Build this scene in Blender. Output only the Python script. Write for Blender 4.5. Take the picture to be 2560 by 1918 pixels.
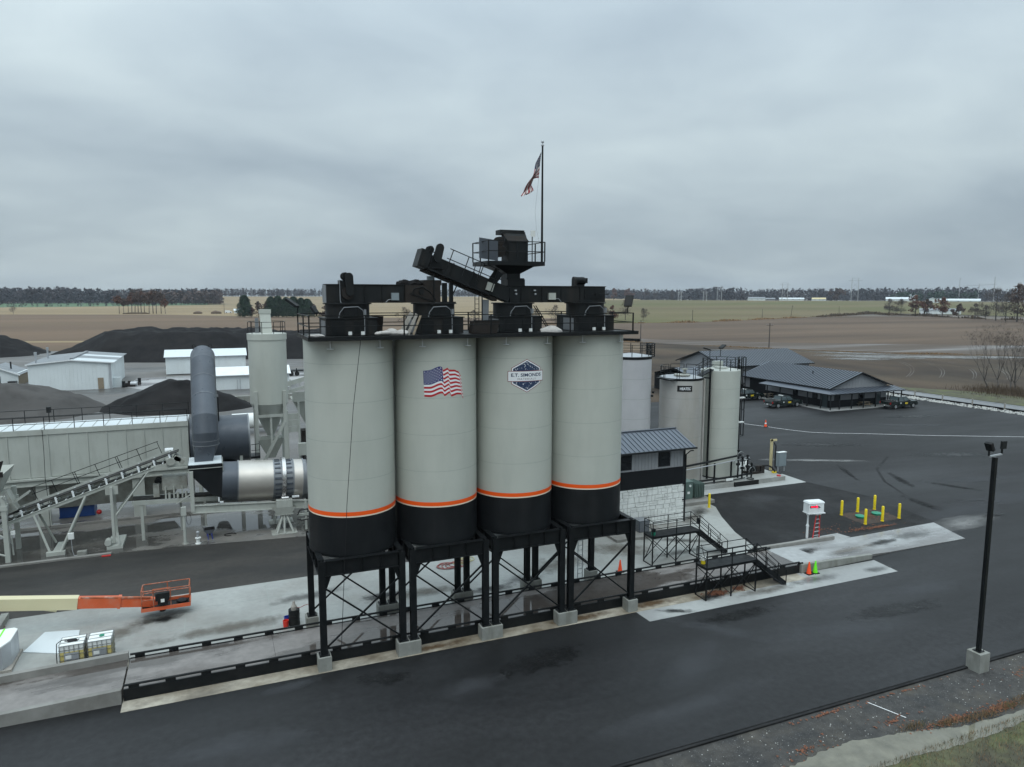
import bpy, math, random
from mathutils import Vector, Matrix, noise
R = math.radians
rnd = random.Random(7)
for _o in list(bpy.data.objects): bpy.data.objects.remove(_o)
SC = bpy.context.scene
COL = SC.collection

# ------------------------------------------------------------------ camera
cd = bpy.data.cameras.new('camera'); cam = bpy.data.objects.new('camera', cd); COL.objects.link(cam)
cd.sensor_width = 36.0; cd.lens = 36.0 * 1791 / 2560; cd.clip_start = 0.5; cd.clip_end = 20000
cam.matrix_world = (Matrix.Translation((-6.05, -35.38, 17.64)) @ Matrix.Rotation(R(-22.589), 4, 'Z')
                    @ Matrix.Rotation(R(90 - 7.037), 4, 'X') @ Matrix.Rotation(R(0.084), 4, 'Z'))
SC.camera = cam

# ------------------------------------------------------------------ sky, sun, exposure
SUN_EL, SUN_AZ = 58.0, 215.0            # soft light through the cloud, from behind the camera
w = bpy.data.worlds.new('World'); SC.world = w; w.use_nodes = True
nt = w.node_tree; nt.nodes.clear()
def wn(t, **k):
    n = nt.nodes.new(t)
    for a, b in k.items(): setattr(n, a, b)
    return n
def wl(a, b): nt.links.new(a, b)
def wmath(op, a, b=None, clamp=False):
    n = wn('ShaderNodeMath', operation=op, use_clamp=clamp)
    for i, v in enumerate((a, b)):
        if v is None: continue
        if isinstance(v, (int, float)): n.inputs[i].default_value = v
        else: wl(v, n.inputs[i])
    return n.outputs[0]
out = wn('ShaderNodeOutputWorld'); bg = wn('ShaderNodeBackground'); wl(bg.outputs[0], out.inputs[0])
sky = wn('ShaderNodeTexSky', sky_type='NISHITA', sun_disc=False); sky.sun_elevation = R(SUN_EL); sky.sun_rotation = R(SUN_AZ)
tc = wn('ShaderNodeTexCoord'); sep = wn('ShaderNodeSeparateXYZ'); wl(tc.outputs['Generated'], sep.inputs[0])
zc = wmath('MAXIMUM', sep.outputs[2], 0.0)
zz = wmath('ADD', zc, 0.26)
px_ = wmath('DIVIDE', sep.outputs[0], zz); py_ = wmath('DIVIDE', sep.outputs[1], zz)
cmb = wn('ShaderNodeCombineXYZ'); wl(px_, cmb.inputs[0]); wl(py_, cmb.inputs[1])
mp = wn('ShaderNodeMapping'); mp.inputs['Rotation'].default_value = (0, 0, R(24)); mp.inputs['Scale'].default_value = (0.80, 1.0, 1.0); mp.inputs['Location'].default_value = (3.1, 0.35, 0)
wl(cmb.outputs[0], mp.inputs[0])
n1 = wn('ShaderNodeTexNoise'); n1.inputs['Scale'].default_value = 0.95; n1.inputs['Detail'].default_value = 3; n1.inputs['Roughness'].default_value = 0.45; n1.inputs['Distortion'].default_value = 0.6
n2 = wn('ShaderNodeTexNoise'); n2.inputs['Scale'].default_value = 3.4; n2.inputs['Detail'].default_value = 6; n2.inputs['Roughness'].default_value = 0.55; n2.inputs['Distortion'].default_value = 0.4
wl(mp.outputs[0], n1.inputs['Vector']); wl(mp.outputs[0], n2.inputs['Vector'])
nn = wmath('ADD', wmath('MULTIPLY', n1.outputs['Fac'], 0.74), wmath('MULTIPLY', n2.outputs['Fac'], 0.26))
# overcast sky: zenith about three times as bright as the horizon, broken by the cloud base
lum = wmath('ADD', wmath('MULTIPLY', zc, wmath('ADD', wmath('MULTIPLY', zc, 1.15), 0.50)), 0.49)
ns = wmath('SUBTRACT', nn, 0.5)
cl = wmath('ADD', 1.0, wmath('MULTIPLY', ns, 1.05))
lum2 = wmath('MULTIPLY', lum, cl)
rmp = wn('ShaderNodeMapRange'); rmp.inputs[1].default_value = -0.16; rmp.inputs[2].default_value = 0.14; wl(ns, rmp.inputs[0])
mixc = wn('ShaderNodeMix', data_type='RGBA'); wl(rmp.outputs[0], mixc.inputs[0])
mixc.inputs[6].default_value = (0.76, 0.93, 1.06, 1); mixc.inputs[7].default_value = (0.85, 1.0, 1.06, 1)
vm = wn('ShaderNodeVectorMath', operation='SCALE'); wl(mixc.outputs[2], vm.inputs[0]); wl(lum2, vm.inputs['Scale'])
sc2 = wn('ShaderNodeVectorMath', operation='SCALE'); wl(sky.outputs[0], sc2.inputs[0]); sc2.inputs['Scale'].default_value = 0.06
mx = wn('ShaderNodeMix', data_type='RGBA'); mx.inputs[0].default_value = 0.93; wl(sc2.outputs[0], mx.inputs[6]); wl(vm.outputs[0], mx.inputs[7])
wl(mx.outputs[2], bg.inputs[0]); bg.inputs[1].default_value = 1.0

sd = bpy.data.lights.new('sun', 'SUN'); sd.energy = 0.9; sd.angle = R(40); sd.color = (1.0, 0.97, 0.93)
sun = bpy.data.objects.new('sun', sd); COL.objects.link(sun)
_az = R(SUN_AZ)   # azimuth measured clockwise from +Y, light comes from there
_d = Vector((math.sin(_az) * math.cos(R(SUN_EL)), math.cos(_az) * math.cos(R(SUN_EL)), math.sin(R(SUN_EL))))
sun.rotation_euler = _d.to_track_quat('Z', 'Y').to_euler(); sun.location = (0, -40, 60)
vs = SC.view_settings; vs.view_transform = 'Standard'; vs.look = 'None'; vs.exposure = 0.0; vs.gamma = 1.0; vs.use_curve_mapping = False
SC.render.engine = 'CYCLES'
cy = SC.cycles; cy.use_denoising = True; cy.max_bounces = 6; cy.diffuse_bounces = 3; cy.glossy_bounces = 3; cy.transparent_max_bounces = 8; cy.volume_bounces = 0; cy.caustics_reflective = False; cy.caustics_refractive = False
try: cy.denoiser = 'OPENIMAGEDENOISE'
except Exception: pass

# ------------------------------------------------------------------ mesh builder
class MB:
    def __init__(s): s.v = []; s.f = []; s.sm = []; s.mi = []
    def add(s, vs, fs, smooth=False, mi=0):
        b = len(s.v); s.v += [tuple(p) for p in vs]
        for f in fs: s.f.append(tuple(b + i for i in f)); s.sm.append(smooth); s.mi.append(mi)
        return s
    def bx(s, x0, x1, y0, y1, z0, z1, mi=0):
        return s.add([(x0,y0,z0),(x1,y0,z0),(x1,y1,z0),(x0,y1,z0),(x0,y0,z1),(x1,y0,z1),(x1,y1,z1),(x0,y1,z1)],
              [(0,3,2,1),(4,5,6,7),(0,1,5,4),(1,2,6,5),(2,3,7,6),(3,0,4,7)], False, mi)
    def bar(s, a, b, w, h=None, up=(0,0,1)):
        "box of section w x h from a to b"
        h = w if h is None else h
        a = Vector(a); b = Vector(b); d = (b - a).normalized(); u = Vector(up)
        if abs(d.dot(u)) > 0.98: u = Vector((0, 1, 0))
        r = d.cross(u).normalized(); u = r.cross(d).normalized()
        P = []
        for q in (a, b):
            for i, j in ((-1,-1),(1,-1),(1,1),(-1,1)): P.append(q + r * (i * w / 2) + u * (j * h / 2))
        return s.add(P, [(3,2,1,0),(4,5,6,7),(0,1,5,4),(1,2,6,5),(2,3,7,6),(3,0,4,7)])
    def cyl(s, a, b, r0, r1=None, n=12, caps=True, smooth=True):
        r1 = r0 if r1 is None else r1
        a = Vector(a); b = Vector(b); d = (b - a).normalized(); u = Vector((0,0,1))
        if abs(d.dot(u)) > 0.98: u = Vector((1,0,0))
        x = d.cross(u).normalized(); y = d.cross(x)
        P = [a + (x*math.cos(2*math.pi*i/n) + y*math.sin(2*math.pi*i/n))*r0 for i in range(n)] + [b + (x*math.cos(2*math.pi*i/n) + y*math.sin(2*math.pi*i/n))*r1 for i in range(n)]
        s.add(P, [(i, n+i, n+(i+1)%n, (i+1)%n) for i in range(n)], smooth)
        if caps:
            base = len(s.v) - 2*n
            s.f.append(tuple(base + i for i in range(n))); s.sm.append(False); s.mi.append(0)
            s.f.append(tuple(base + n + i for i in reversed(range(n)))); s.sm.append(False); s.mi.append(0)
        return s
    def tube(s, pts, r, n=6, smooth=True):
        pts = [Vector(p) for p in pts]; rs = r if isinstance(r, (list, tuple)) else [r]*len(pts)
        P = []; prev = None
        for i, p in enumerate(pts):
            d = (pts[min(i+1, len(pts)-1)] - pts[max(i-1, 0)])
            d = d.normalized() if d.length > 1e-9 else Vector((0,0,1))
            if prev is None:
                u = Vector((0,0,1)) if abs(d.z) < 0.95 else Vector((1,0,0)); x = d.cross(u).normalized()
            else:
                x = (prev - d * prev.dot(d)); x = x.normalized() if x.length > 1e-6 else d.orthogonal().normalized()
            prev = x; y = d.cross(x)
            P += [p + (x*math.cos(2*math.pi*k/n) + y*math.sin(2*math.pi*k/n))*rs[i] for k in range(n)]
        F = []
        for i in range(len(pts)-1):
            F += [(i*n+k, i*n+(k+1)%n, (i+1)*n+(k+1)%n, (i+1)*n+k) for k in range(n)]
        F.append(tuple(reversed(range(n)))); F.append(tuple((len(pts)-1)*n + k for k in range(n)))
        return s.add(P, F, smooth)
    def lathe(s, c, prof, n=24, smooth=True, a0=0, a1=360):
        "profile [(r,z)] turned about the vertical through c"
        full = abs(a1 - a0) >= 359.9; m = n if full else n + 1
        P = []
        for r, z in prof: P += [(c[0] + r*math.cos(R(a0 + (a1-a0)*i/n)), c[1] + r*math.sin(R(a0 + (a1-a0)*i/n)), c[2] + z) for i in range(m)]
        F = []
        for j in range(len(prof)-1):
            for i in range(n if full else n):
                i2 = (i+1) % m
                F.append((j*m+i, j*m+i2, (j+1)*m+i2, (j+1)*m+i))
        s.add(P, F, smooth)
        return s
    def prism(s, poly, d, axis='y', o=0.0, mi=0, smooth=False):
        "extrude a 2D polygon: axis y -> poly is (x,z), from y=o to o+d"
        n = len(poly)
        def m(p, t):
            if axis == 'y': return (p[0], t, p[1])
            if axis == 'x': return (t, p[0], p[1])
            return (p[0], p[1], t)
        P = [m(p, o) for p in poly] + [m(p, o + d) for p in poly]
        F = [tuple(range(n)), tuple(reversed(range(n, 2*n)))] + [(i, n+i, n+(i+1)%n, (i+1)%n) for i in range(n)]
        return s.add(P, F, smooth, mi)
    def quad(s, a, b, c, d, mi=0): return s.add([a,b,c,d], [(0,1,2,3)], False, mi)
    def sphere(s, c, r, n=10, m=6, sc=(1,1,1)):
        P = [(c[0], c[1], c[2]-r*sc[2])]
        for j in range(1, m):
            t = math.pi*j/m - math.pi/2
            P += [(c[0]+r*sc[0]*math.cos(t)*math.cos(2*math.pi*i/n), c[1]+r*sc[1]*math.cos(t)*math.sin(2*math.pi*i/n), c[2]+r*sc[2]*math.sin(t)) for i in range(n)]
        P.append((c[0], c[1], c[2]+r*sc[2])); L = len(P)-1
        F = [(0, 1+(i+1)%n, 1+i) for i in range(n)]
        for j in range(m-2): F += [(1+j*n+i, 1+j*n+(i+1)%n, 1+(j+1)*n+(i+1)%n, 1+(j+1)*n+i) for i in range(n)]
        F += [(L, 1+(m-2)*n+i, 1+(m-2)*n+(i+1)%n) for i in range(n)]
        return s.add(P, F, True)
    def mesh(s, name, off=(0,0,0)):
        me = bpy.data.meshes.new(name)
        me.from_pydata([(p[0]-off[0], p[1]-off[1], p[2]-off[2]) for p in s.v], [], s.f)
        me.polygons.foreach_set('use_smooth', s.sm); me.polygons.foreach_set('material_index', s.mi)
        if any(s.sm): me.set_sharp_from_angle(angle=R(32))
        me.update(); return me

ORG = {}
def thing(name, label, cat, loc=(0,0,0), group=None):
    o = bpy.data.objects.new(name, None); COL.objects.link(o); o.location = loc; o.empty_display_size = 0.3
    ORG[o.name] = tuple(loc); o['label'] = label; o['category'] = cat
    if group: o['group'] = group
    return o
def part(name, mb, m, parent, label=None, kind=None):
    off = ORG[parent.name]; me = mb.mesh(name, off); mats = m if isinstance(m, (list, tuple)) else [m]
    for q in mats: me.materials.append(M[q])
    o = bpy.data.objects.new(name, me); COL.objects.link(o); o.parent = parent; ORG[o.name] = off
    if label: o['label'] = label
    if kind: o['kind'] = kind
    return o
def solo(name, mb, m, label, cat, loc=(0,0,0), group=None, kind=None):
    me = mb.mesh(name, loc); mats = m if isinstance(m, (list, tuple)) else [m]
    for q in mats: me.materials.append(M[q])
    o = bpy.data.objects.new(name, me); COL.objects.link(o); o.location = loc; ORG[o.name] = tuple(loc)
    o['label'] = label; o['category'] = cat
    if group: o['group'] = group
    if kind: o['kind'] = kind
    return o
def struct(name, mb, m, label=None, kind='structure'):
    me = mb.mesh(name); mats = m if isinstance(m, (list, tuple)) else [m]
    for q in mats: me.materials.append(M[q])
    o = bpy.data.objects.new(name, me); COL.objects.link(o); o['kind'] = kind; ORG[o.name] = (0,0,0)
    if label: o['label'] = label
    return o
def share(name, src, parent, loc=(0,0,0), rot=None):
    "another piece with the mesh of src; loc is the shift from the source"
    o = bpy.data.objects.new(name, src.data); COL.objects.link(o); o.parent = parent; o.location = loc; ORG[o.name] = ORG[parent.name]
    if rot: o.rotation_euler = rot
    return o
def dup(src, loc, label, rotz=0, scale=None):
    c = src.copy(); COL.objects.link(c); c.location = loc; c.rotation_euler = (0,0,rotz); c['label'] = label
    if scale: c.scale = scale
    ORG[c.name] = tuple(loc)
    for ch in list(src.children):
        k = ch.copy(); COL.objects.link(k); k.parent = c
        for g in list(ch.children):
            l = g.copy(); COL.objects.link(l); l.parent = k
    return c

# ------------------------------------------------------------------ materials
M = {}
def mat(name, col, rough=0.6, metal=0.0, var=0.12, scale=1.0, streak=0.0, bump=0.0, bscale=40.0, dirt=None, dirt_amt=0.0, dirt_scale=0.6, stretch=(1,1,1), rvar=0.1, emit=None, alpha=None, spec=0.5, coat=0.0):
    m = bpy.data.materials.new(name); m.use_nodes = True; M[name] = m
    t = m.node_tree; N = t.nodes; L = t.links.new; b = N['Principled BSDF']
    b.inputs['Roughness'].default_value = rough; b.inputs['Metallic'].default_value = metal; b.inputs['Base Color'].default_value = (*col, 1)
    b.inputs['Specular IOR Level'].default_value = spec; b.inputs['Coat Weight'].default_value = coat
    geo = N.new('ShaderNodeNewGeometry'); pos = geo.outputs['Position']
    def noise_(sc, det=4, rg=0.55, st=(1,1,1)):
        mpn = N.new('ShaderNodeMapping'); L(pos, mpn.inputs[0]); mpn.inputs['Scale'].default_value = st
        n = N.new('ShaderNodeTexNoise'); n.inputs['Scale'].default_value = sc; n.inputs['Detail'].default_value = det; n.inputs['Roughness'].default_value = rg
        L(mpn.outputs[0], n.inputs['Vector']); return n.outputs['Fac']
    if emit: b.inputs['Emission Color'].default_value = (*emit[0], 1); b.inputs['Emission Strength'].default_value = emit[1]
    cur = None
    if var > 0:
        f = noise_(scale, 6, 0.6, stretch)
        r = N.new('ShaderNodeMapRange'); r.inputs[1].default_value = 0.25; r.inputs[2].default_value = 0.75; r.inputs[3].default_value = 1-var; r.inputs[4].default_value = 1+var; L(f, r.inputs[0])
        v = N.new('ShaderNodeVectorMath'); v.operation = 'SCALE'; v.inputs[0].default_value = col; L(r.outputs[0], v.inputs['Scale']); cur = v.outputs[0]
        if rvar > 0:
            r2 = N.new('ShaderNodeMapRange'); r2.inputs[1].default_value = 0.3; r2.inputs[2].default_value = 0.7; r2.inputs[3].default_value = max(0.02, rough-rvar); r2.inputs[4].default_value = min(1, rough+rvar)
            L(noise_(scale*1.7, 4, 0.6, stretch), r2.inputs[0]); L(r2.outputs[0], b.inputs['Roughness'])
    if dirt is not None:
        f = noise_(dirt_scale, 6, 0.65, (1,1,0.18) if streak else stretch)
        r = N.new('ShaderNodeMapRange'); r.inputs[1].default_value = 0.48; r.inputs[2].default_value = 0.72; r.inputs[3].default_value = 0; r.inputs[4].default_value = dirt_amt; L(f, r.inputs[0])
        mxx = N.new('ShaderNodeMix'); mxx.data_type = 'RGBA'; L(r.outputs[0], mxx.inputs[0])
        if cur is None: mxx.inputs[6].default_value = (*col, 1)
        else: L(cur, mxx.inputs[6])
        mxx.inputs[7].default_value = (*dirt, 1); cur = mxx.outputs[2]
    if cur is not None: L(cur, b.inputs['Base Color'])
    if bump > 0:
        bn = N.new('ShaderNodeBump'); bn.inputs['Strength'].default_value = bump; bn.inputs['Distance'].default_value = 0.02
        L(noise_(bscale, 3, 0.6), bn.inputs['Height']); L(bn.outputs[0], b.inputs['Normal'])
    if alpha is not None: b.inputs['Alpha'].default_value = alpha
    return m
def wetmat(name, dry, wet, rdry, rwet, scale=0.25, lo=0.47, hi=0.56, stretch=(1,1,1), grain=0.25, gscale=60, stain=None, stain_amt=0.0, stain_scale=0.12, fine=0.1, spec=0.5):
    "a surface with standing water or damp: a dry colour, a wet colour and a mask between them"
    m = bpy.data.materials.new(name); m.use_nodes = True; M[name] = m
    t = m.node_tree; N = t.nodes; L = t.links.new; b = N['Principled BSDF']; b.inputs['Specular IOR Level'].default_value = spec
    pos = N.new('ShaderNodeNewGeometry').outputs['Position']
    def nz(sc, det, st, off=(0,0,0)):
        mpn = N.new('ShaderNodeMapping'); L(pos, mpn.inputs[0]); mpn.inputs['Scale'].default_value = st; mpn.inputs['Location'].default_value = off
        n = N.new('ShaderNodeTexNoise'); n.inputs['Scale'].default_value = sc; n.inputs['Detail'].default_value = det; n.inputs['Roughness'].default_value = 0.6
        L(mpn.outputs[0], n.inputs['Vector']); return n.outputs['Fac']
    def mr(x, a, c, p, q):
        r = N.new('ShaderNodeMapRange'); r.inputs[1].default_value = a; r.inputs[2].default_value = c; r.inputs[3].default_value = p; r.inputs[4].default_value = q; L(x, r.inputs[0]); return r.outputs[0]
    def mix(f, a, c):
        x = N.new('ShaderNodeMix'); x.data_type = 'RGBA'; L(f, x.inputs[0])
        for i, vv in ((6, a), (7, c)):
            if isinstance(vv, tuple): x.inputs[i].default_value = (*vv, 1)
            else: L(vv, x.inputs[i])
        return x.outputs[2]
    mask = mr(nz(scale, 7, stretch), lo, hi, 0, 1)
    col = mix(mask, dry, wet)
    if stain is not None: col = mix(mr(nz(stain_scale, 7, stretch, (7.3, 2.1, 0)), 0.5, 0.7, 0, stain_amt), col, stain)
    g = mr(nz(3.0, 8, (1,1,1)), 0.25, 0.75, 1-fine, 1+fine)
    v = N.new('ShaderNodeVectorMath'); v.operation = 'SCALE'; L(col, v.inputs[0]); L(g, v.inputs['Scale']); L(v.outputs[0], b.inputs['Base Color'])
    L(mr(mask, 0, 1, rdry, rwet), b.inputs['Roughness'])
    bn = N.new('ShaderNodeBump'); bn.inputs['Distance'].default_value = 0.01; L(nz(gscale, 3, (1,1,1)), bn.inputs['Height']); L(mr(mask, 0, 1, grain, grain*0.05), bn.inputs['Strength']); L(bn.outputs[0], b.inputs['Normal'])
    return m

mat('silo_paint', (0.455,0.475,0.430), 0.42, 0, 0.05, 0.5, dirt=(0.30,0.33,0.30), dirt_amt=0.25, streak=1, dirt_scale=0.9)
mat('plant_paint', (0.415,0.435,0.40), 0.5, 0, 0.08, 0.8, dirt=(0.26,0.26,0.23), dirt_amt=0.45, streak=1, dirt_scale=1.3)
mat('dusty_paint', (0.33,0.34,0.31), 0.7, 0, 0.2, 2.0, dirt=(0.16,0.14,0.11), dirt_amt=0.7, dirt_scale=1.5)
mat('seam', (0.27,0.30,0.28), 0.5, 0, 0.05, 1.0)
mat('orange', (0.86,0.10,0.008), 0.4, 0, 0.05, 1.0)
mat('cream', (0.75,0.66,0.52), 0.5, 0, 0.04, 1.0)
mat('black_paint', (0.011,0.0125,0.014), 0.42, 0, 0.25, 0.9, dirt=(0.024,0.025,0.026), dirt_amt=0.5, streak=1, dirt_scale=0.8, spec=0.18)
mat('black_steel', (0.009,0.0105,0.0115), 0.38, 0, 0.2, 2.0, dirt=(0.022,0.022,0.022), dirt_amt=0.5, dirt_scale=2.5, spec=0.18)
mat('sooty_steel', (0.0125,0.0145,0.0155), 0.5, 0, 0.3, 2.0, dirt=(0.032,0.027,0.023), dirt_amt=0.6, dirt_scale=1.2, streak=1, spec=0.18)
mat('rusty_soot', (0.026,0.022,0.0195), 0.75, 0, 0.35, 3.0, dirt=(0.02,0.02,0.02), dirt_amt=0.7, dirt_scale=2.0, spec=0.18)
mat('dark_grey_steel', (0.07,0.082,0.10), 0.36, 0.2, 0.12, 1.2, dirt=(0.045,0.05,0.06), dirt_amt=0.4, streak=1)
mat('mid_grey_steel', (0.20,0.215,0.23), 0.4, 0.2, 0.15, 1.2)
mat('galvanised', (0.42,0.44,0.46), 0.42, 0.35, 0.10, 0.9, dirt=(0.26,0.27,0.28), dirt_amt=0.5, streak=1, dirt_scale=0.7)
mat('tank_cladding', (0.47,0.46,0.44), 0.40, 0.3, 0.07, 0.7, dirt=(0.30,0.25,0.15), dirt_amt=0.45, streak=1, dirt_scale=0.35)
mat('tank_white', (0.46,0.46,0.47), 0.5, 0.1, 0.06, 0.7, dirt=(0.38,0.38,0.42), dirt_amt=0.4, streak=1, dirt_scale=0.4)
mat('stainless', (0.52,0.49,0.45), 0.42, 0.7, 0.10, 0.6, dirt=(0.45,0.42,0.38), dirt_amt=0.5, dirt_scale=0.8, rvar=0.06)
mat('bright_steel', (0.55,0.54,0.53), 0.25, 0.9, 0.12, 2.0)
mat('white_paint', (0.72,0.75,0.76), 0.5, 0, 0.04, 1.0, dirt=(0.5,0.5,0.47), dirt_amt=0.3, streak=1)
mat('white_siding', (0.66,0.71,0.72), 0.55, 0, 0.04, 0.6, dirt=(0.45,0.47,0.45), dirt_amt=0.35, streak=1, dirt_scale=0.5)
mat('white_roof', (0.62,0.67,0.69), 0.4, 0, 0.05, 0.6, dirt=(0.42,0.45,0.46), dirt_amt=0.4, dirt_scale=0.6)
mat('grey_roof', (0.20,0.215,0.23), 0.5, 0, 0.1, 0.5)
mat('charcoal_roof', (0.095,0.11,0.135), 0.32, 0.35, 0.06, 0.8, rvar=0.05)
mat('charcoal_trim', (0.018,0.02,0.022), 0.4, 0, 0.1, 1.0, spec=0.18)
mat('grey_siding', (0.24,0.25,0.265), 0.5, 0, 0.05, 1.0)
mat('black_siding', (0.010,0.011,0.013), 0.45, 0, 0.1, 1.0, spec=0.18)
mat('stone_white', (0.66,0.68,0.66), 0.8, 0, 0.14, 1.3, bump=0.7, bscale=9)
mat('stone_joint', (0.20,0.20,0.19), 0.9, 0, 0.2, 3)
mat('glass_dark', (0.010,0.012,0.014), 0.06, 0, 0.0)
mat('glass_pane', (0.06,0.08,0.085), 0.08, 0, 0.0)
mat('rubber', (0.014,0.014,0.014), 0.7, 0, 0.2, 4, spec=0.18)
mat('belt', (0.02,0.02,0.02), 0.6, 0, 0.3, 2, dirt=(0.09,0.08,0.065), dirt_amt=0.6, dirt_scale=3, spec=0.18)
mat('safety_yellow', (0.78,0.60,0.015), 0.45, 0, 0.08, 2, dirt=(0.45,0.33,0.03), dirt_amt=0.35, dirt_scale=1.2)
mat('safety_green', (0.01,0.22,0.13), 0.45, 0, 0.08, 2)
mat('cone_orange', (0.95,0.09,0.02), 0.5, 0, 0.05, 2)
mat('cone_green', (0.16,0.85,0.02), 0.5, 0, 0.05, 2)
mat('reflective', (0.75,0.75,0.75), 0.3, 0, 0.05, 2)
mat('lift_orange', (0.62,0.11,0.035), 0.42, 0, 0.12, 1.5, dirt=(0.42,0.20,0.14), dirt_amt=0.5, dirt_scale=1.5)
mat('lift_rust', (0.35,0.09,0.035), 0.6, 0, 0.35, 4, dirt=(0.55,0.42,0.36), dirt_amt=0.6, dirt_scale=3)
mat('lift_cream', (0.62,0.56,0.36), 0.4, 0, 0.04, 0.8)
mat('blue_paint', (0.012,0.05,0.19), 0.45, 0, 0.2, 1.5)
mat('bucket_blue', (0.01,0.03,0.25), 0.4, 0, 0.05, 2)
mat('bucket_red', (0.65,0.03,0.015), 0.4, 0, 0.05, 2)
mat('red_paint', (0.5,0.02,0.02), 0.45, 0, 0.1, 2)
mat('ladder_red', (0.55,0.03,0.03), 0.5, 0, 0.1, 2)
mat('led_red', (0.2,0.0,0.005), 0.3, 0, 0.0, emit=((1.0,0.01,0.05), 3.0))
mat('led_white', (0.7,0.7,0.7), 0.3, 0, 0.0)
mat('xfmr_green', (0.10,0.15,0.135), 0.5, 0, 0.08, 1.5, dirt=(0.18,0.22,0.20), dirt_amt=0.35, streak=1)
mat('elec_grey', (0.20,0.24,0.26), 0.5, 0, 0.06, 2)
mat('plastic_white', (0.74,0.76,0.74), 0.4, 0, 0.05, 2)
mat('plastic_amber', (0.62,0.52,0.20), 0.35, 0, 0.25, 2, dirt=(0.55,0.42,0.10), dirt_amt=0.6, dirt_scale=2)
mat('cage_steel', (0.30,0.31,0.31), 0.4, 0.7, 0.1, 3)
mat('wood', (0.26,0.21,0.15), 0.8, 0, 0.25, 6, stretch=(1,1,4))
mat('wood_grey', (0.30,0.28,0.25), 0.85, 0, 0.25, 5)
mat('pole_wood', (0.06,0.05,0.045), 0.9, 0, 0.25, 4)
mat('pale_post', (0.55,0.47,0.26), 0.7, 0, 0.1, 4)
mat('hose_red', (0.30,0.10,0.09), 0.6, 0, 0.2, 3)
mat('hose_yellow', (0.45,0.40,0.16), 0.6, 0, 0.2, 3)
mat('cable', (0.018,0.018,0.02), 0.6, 0, 0.0, spec=0.18)
mat('cloth_white', (0.42,0.40,0.38), 0.9, 0, 0.15, 5)
mat('truck_paint', (0.006,0.012,0.011), 0.18, 0, 0.1, 1, coat=0.6)
mat('truck_lamp', (0.35,0.01,0.01), 0.25, 0, 0)
mat('chrome', (0.6,0.6,0.6), 0.2, 0.9, 0.05, 3)
mat('rim', (0.42,0.43,0.44), 0.3, 0.7, 0.1, 3)
mat('emblem_yellow', (0.62,0.45,0.02), 0.4, 0, 0.2, 8)
mat('flag_blue', (0.010,0.016,0.13), 0.6, 0, 0.0)
mat('flag_red', (0.42,0.008,0.016), 0.6, 0, 0.0)
mat('flag_white', (0.74,0.76,0.78), 0.6, 0, 0.0)
mat('cloth_blue', (0.010,0.016,0.05), 0.9, 0, 0.1, 4)
mat('cloth_red', (0.22,0.02,0.03), 0.9, 0, 0.1, 4)
mat('cloth_flagwhite', (0.50,0.48,0.46), 0.9, 0, 0.1, 4)
mat('logo_navy', (0.012,0.032,0.085), 0.5, 0, 0.0)
mat('logo_red', (0.20,0.012,0.02), 0.5, 0, 0.0)
mat('sign_black', (0.006,0.006,0.006), 0.4, 0, 0.0)
mat('sign_grey', (0.12,0.12,0.13), 0.5, 0, 0.0)
mat('rock_white', (0.40,0.40,0.38), 0.9, 0, 0.25, 3)
mat('rock_dark', (0.10,0.10,0.10), 0.9, 0, 0.3, 3)
mat('leaf_litter', (0.17,0.062,0.030), 0.85, 0, 0.5, 18)
mat('dirt_brown', (0.045,0.030,0.022), 0.9, 0, 0.35, 3, bump=0.6, bscale=20)
mat('asphalt_pile', (0.012,0.0115,0.012), 0.95, 0, 0.35, 0.35, bump=0.6, bscale=3, dirt=(0.026,0.024,0.023), dirt_amt=0.6, dirt_scale=0.12, spec=0.18)
mat('gravel_pile', (0.075,0.071,0.068), 0.95, 0, 0.30, 0.4, bump=0.6, bscale=3, dirt=(0.045,0.043,0.042), dirt_amt=0.7, dirt_scale=0.2, spec=0.18)
wetmat('asphalt', (0.0165,0.0165,0.0172), (0.0085,0.0088,0.0095), 0.78, 0.50, 0.07, 0.38, 0.64, (0.30,1,1), 0.7, 45, (0.040,0.041,0.044), 0.85, 0.045, 0.38, 0.30)
wetmat('asphalt_fresh', (0.0125,0.0125,0.013), (0.008,0.008,0.0085), 0.85, 0.6, 0.2, 0.42, 0.62, (1,1,1), 1.0, 30, (0.035,0.034,0.034), 0.5, 0.16, 0.5, 0.25)
wetmat('asphalt_dusty', (0.042,0.038,0.034), (0.018,0.0175,0.017), 0.75, 0.5, 0.16, 0.40, 0.62, (0.4,1,1), 0.4, 45, (0.085,0.078,0.07), 0.5, 0.10, 0.22, 0.3)
wetmat('concrete', (0.325,0.335,0.32), (0.23,0.23,0.215), 0.7, 0.42, 0.16, 0.42, 0.64, (1,1,1), 0.2, 50, (0.22,0.205,0.18), 0.5, 0.22, 0.10)
wetmat('concrete_new', (0.35,0.36,0.35), (0.26,0.265,0.26), 0.65, 0.35, 0.18, 0.45, 0.6, (0.5,1,1), 0.2, 50, (0.30,0.30,0.29), 0.35, 0.3, 0.08)
wetmat('concrete_stained', (0.36,0.33,0.27), (0.15,0.12,0.08), 0.8, 0.6, 0.45, 0.42, 0.62, (0.6,1,1), 0.3, 40, (0.08,0.07,0.06), 0.55, 0.5, 0.25)
wetmat('concrete_wet', (0.17,0.16,0.145), (0.065,0.062,0.058), 0.55, 0.05, 0.16, 0.43, 0.50, (0.5,1,1), 0.25, 45, (0.26,0.245,0.22), 0.5, 0.2, 0.15)
wetmat('scale_deck', (0.20,0.185,0.175), (0.075,0.066,0.06), 0.5, 0.04, 0.30, 0.44, 0.52, (0.35,1,1), 0.25, 45, (0.045,0.035,0.028), 0.7, 0.35, 0.2)
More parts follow.
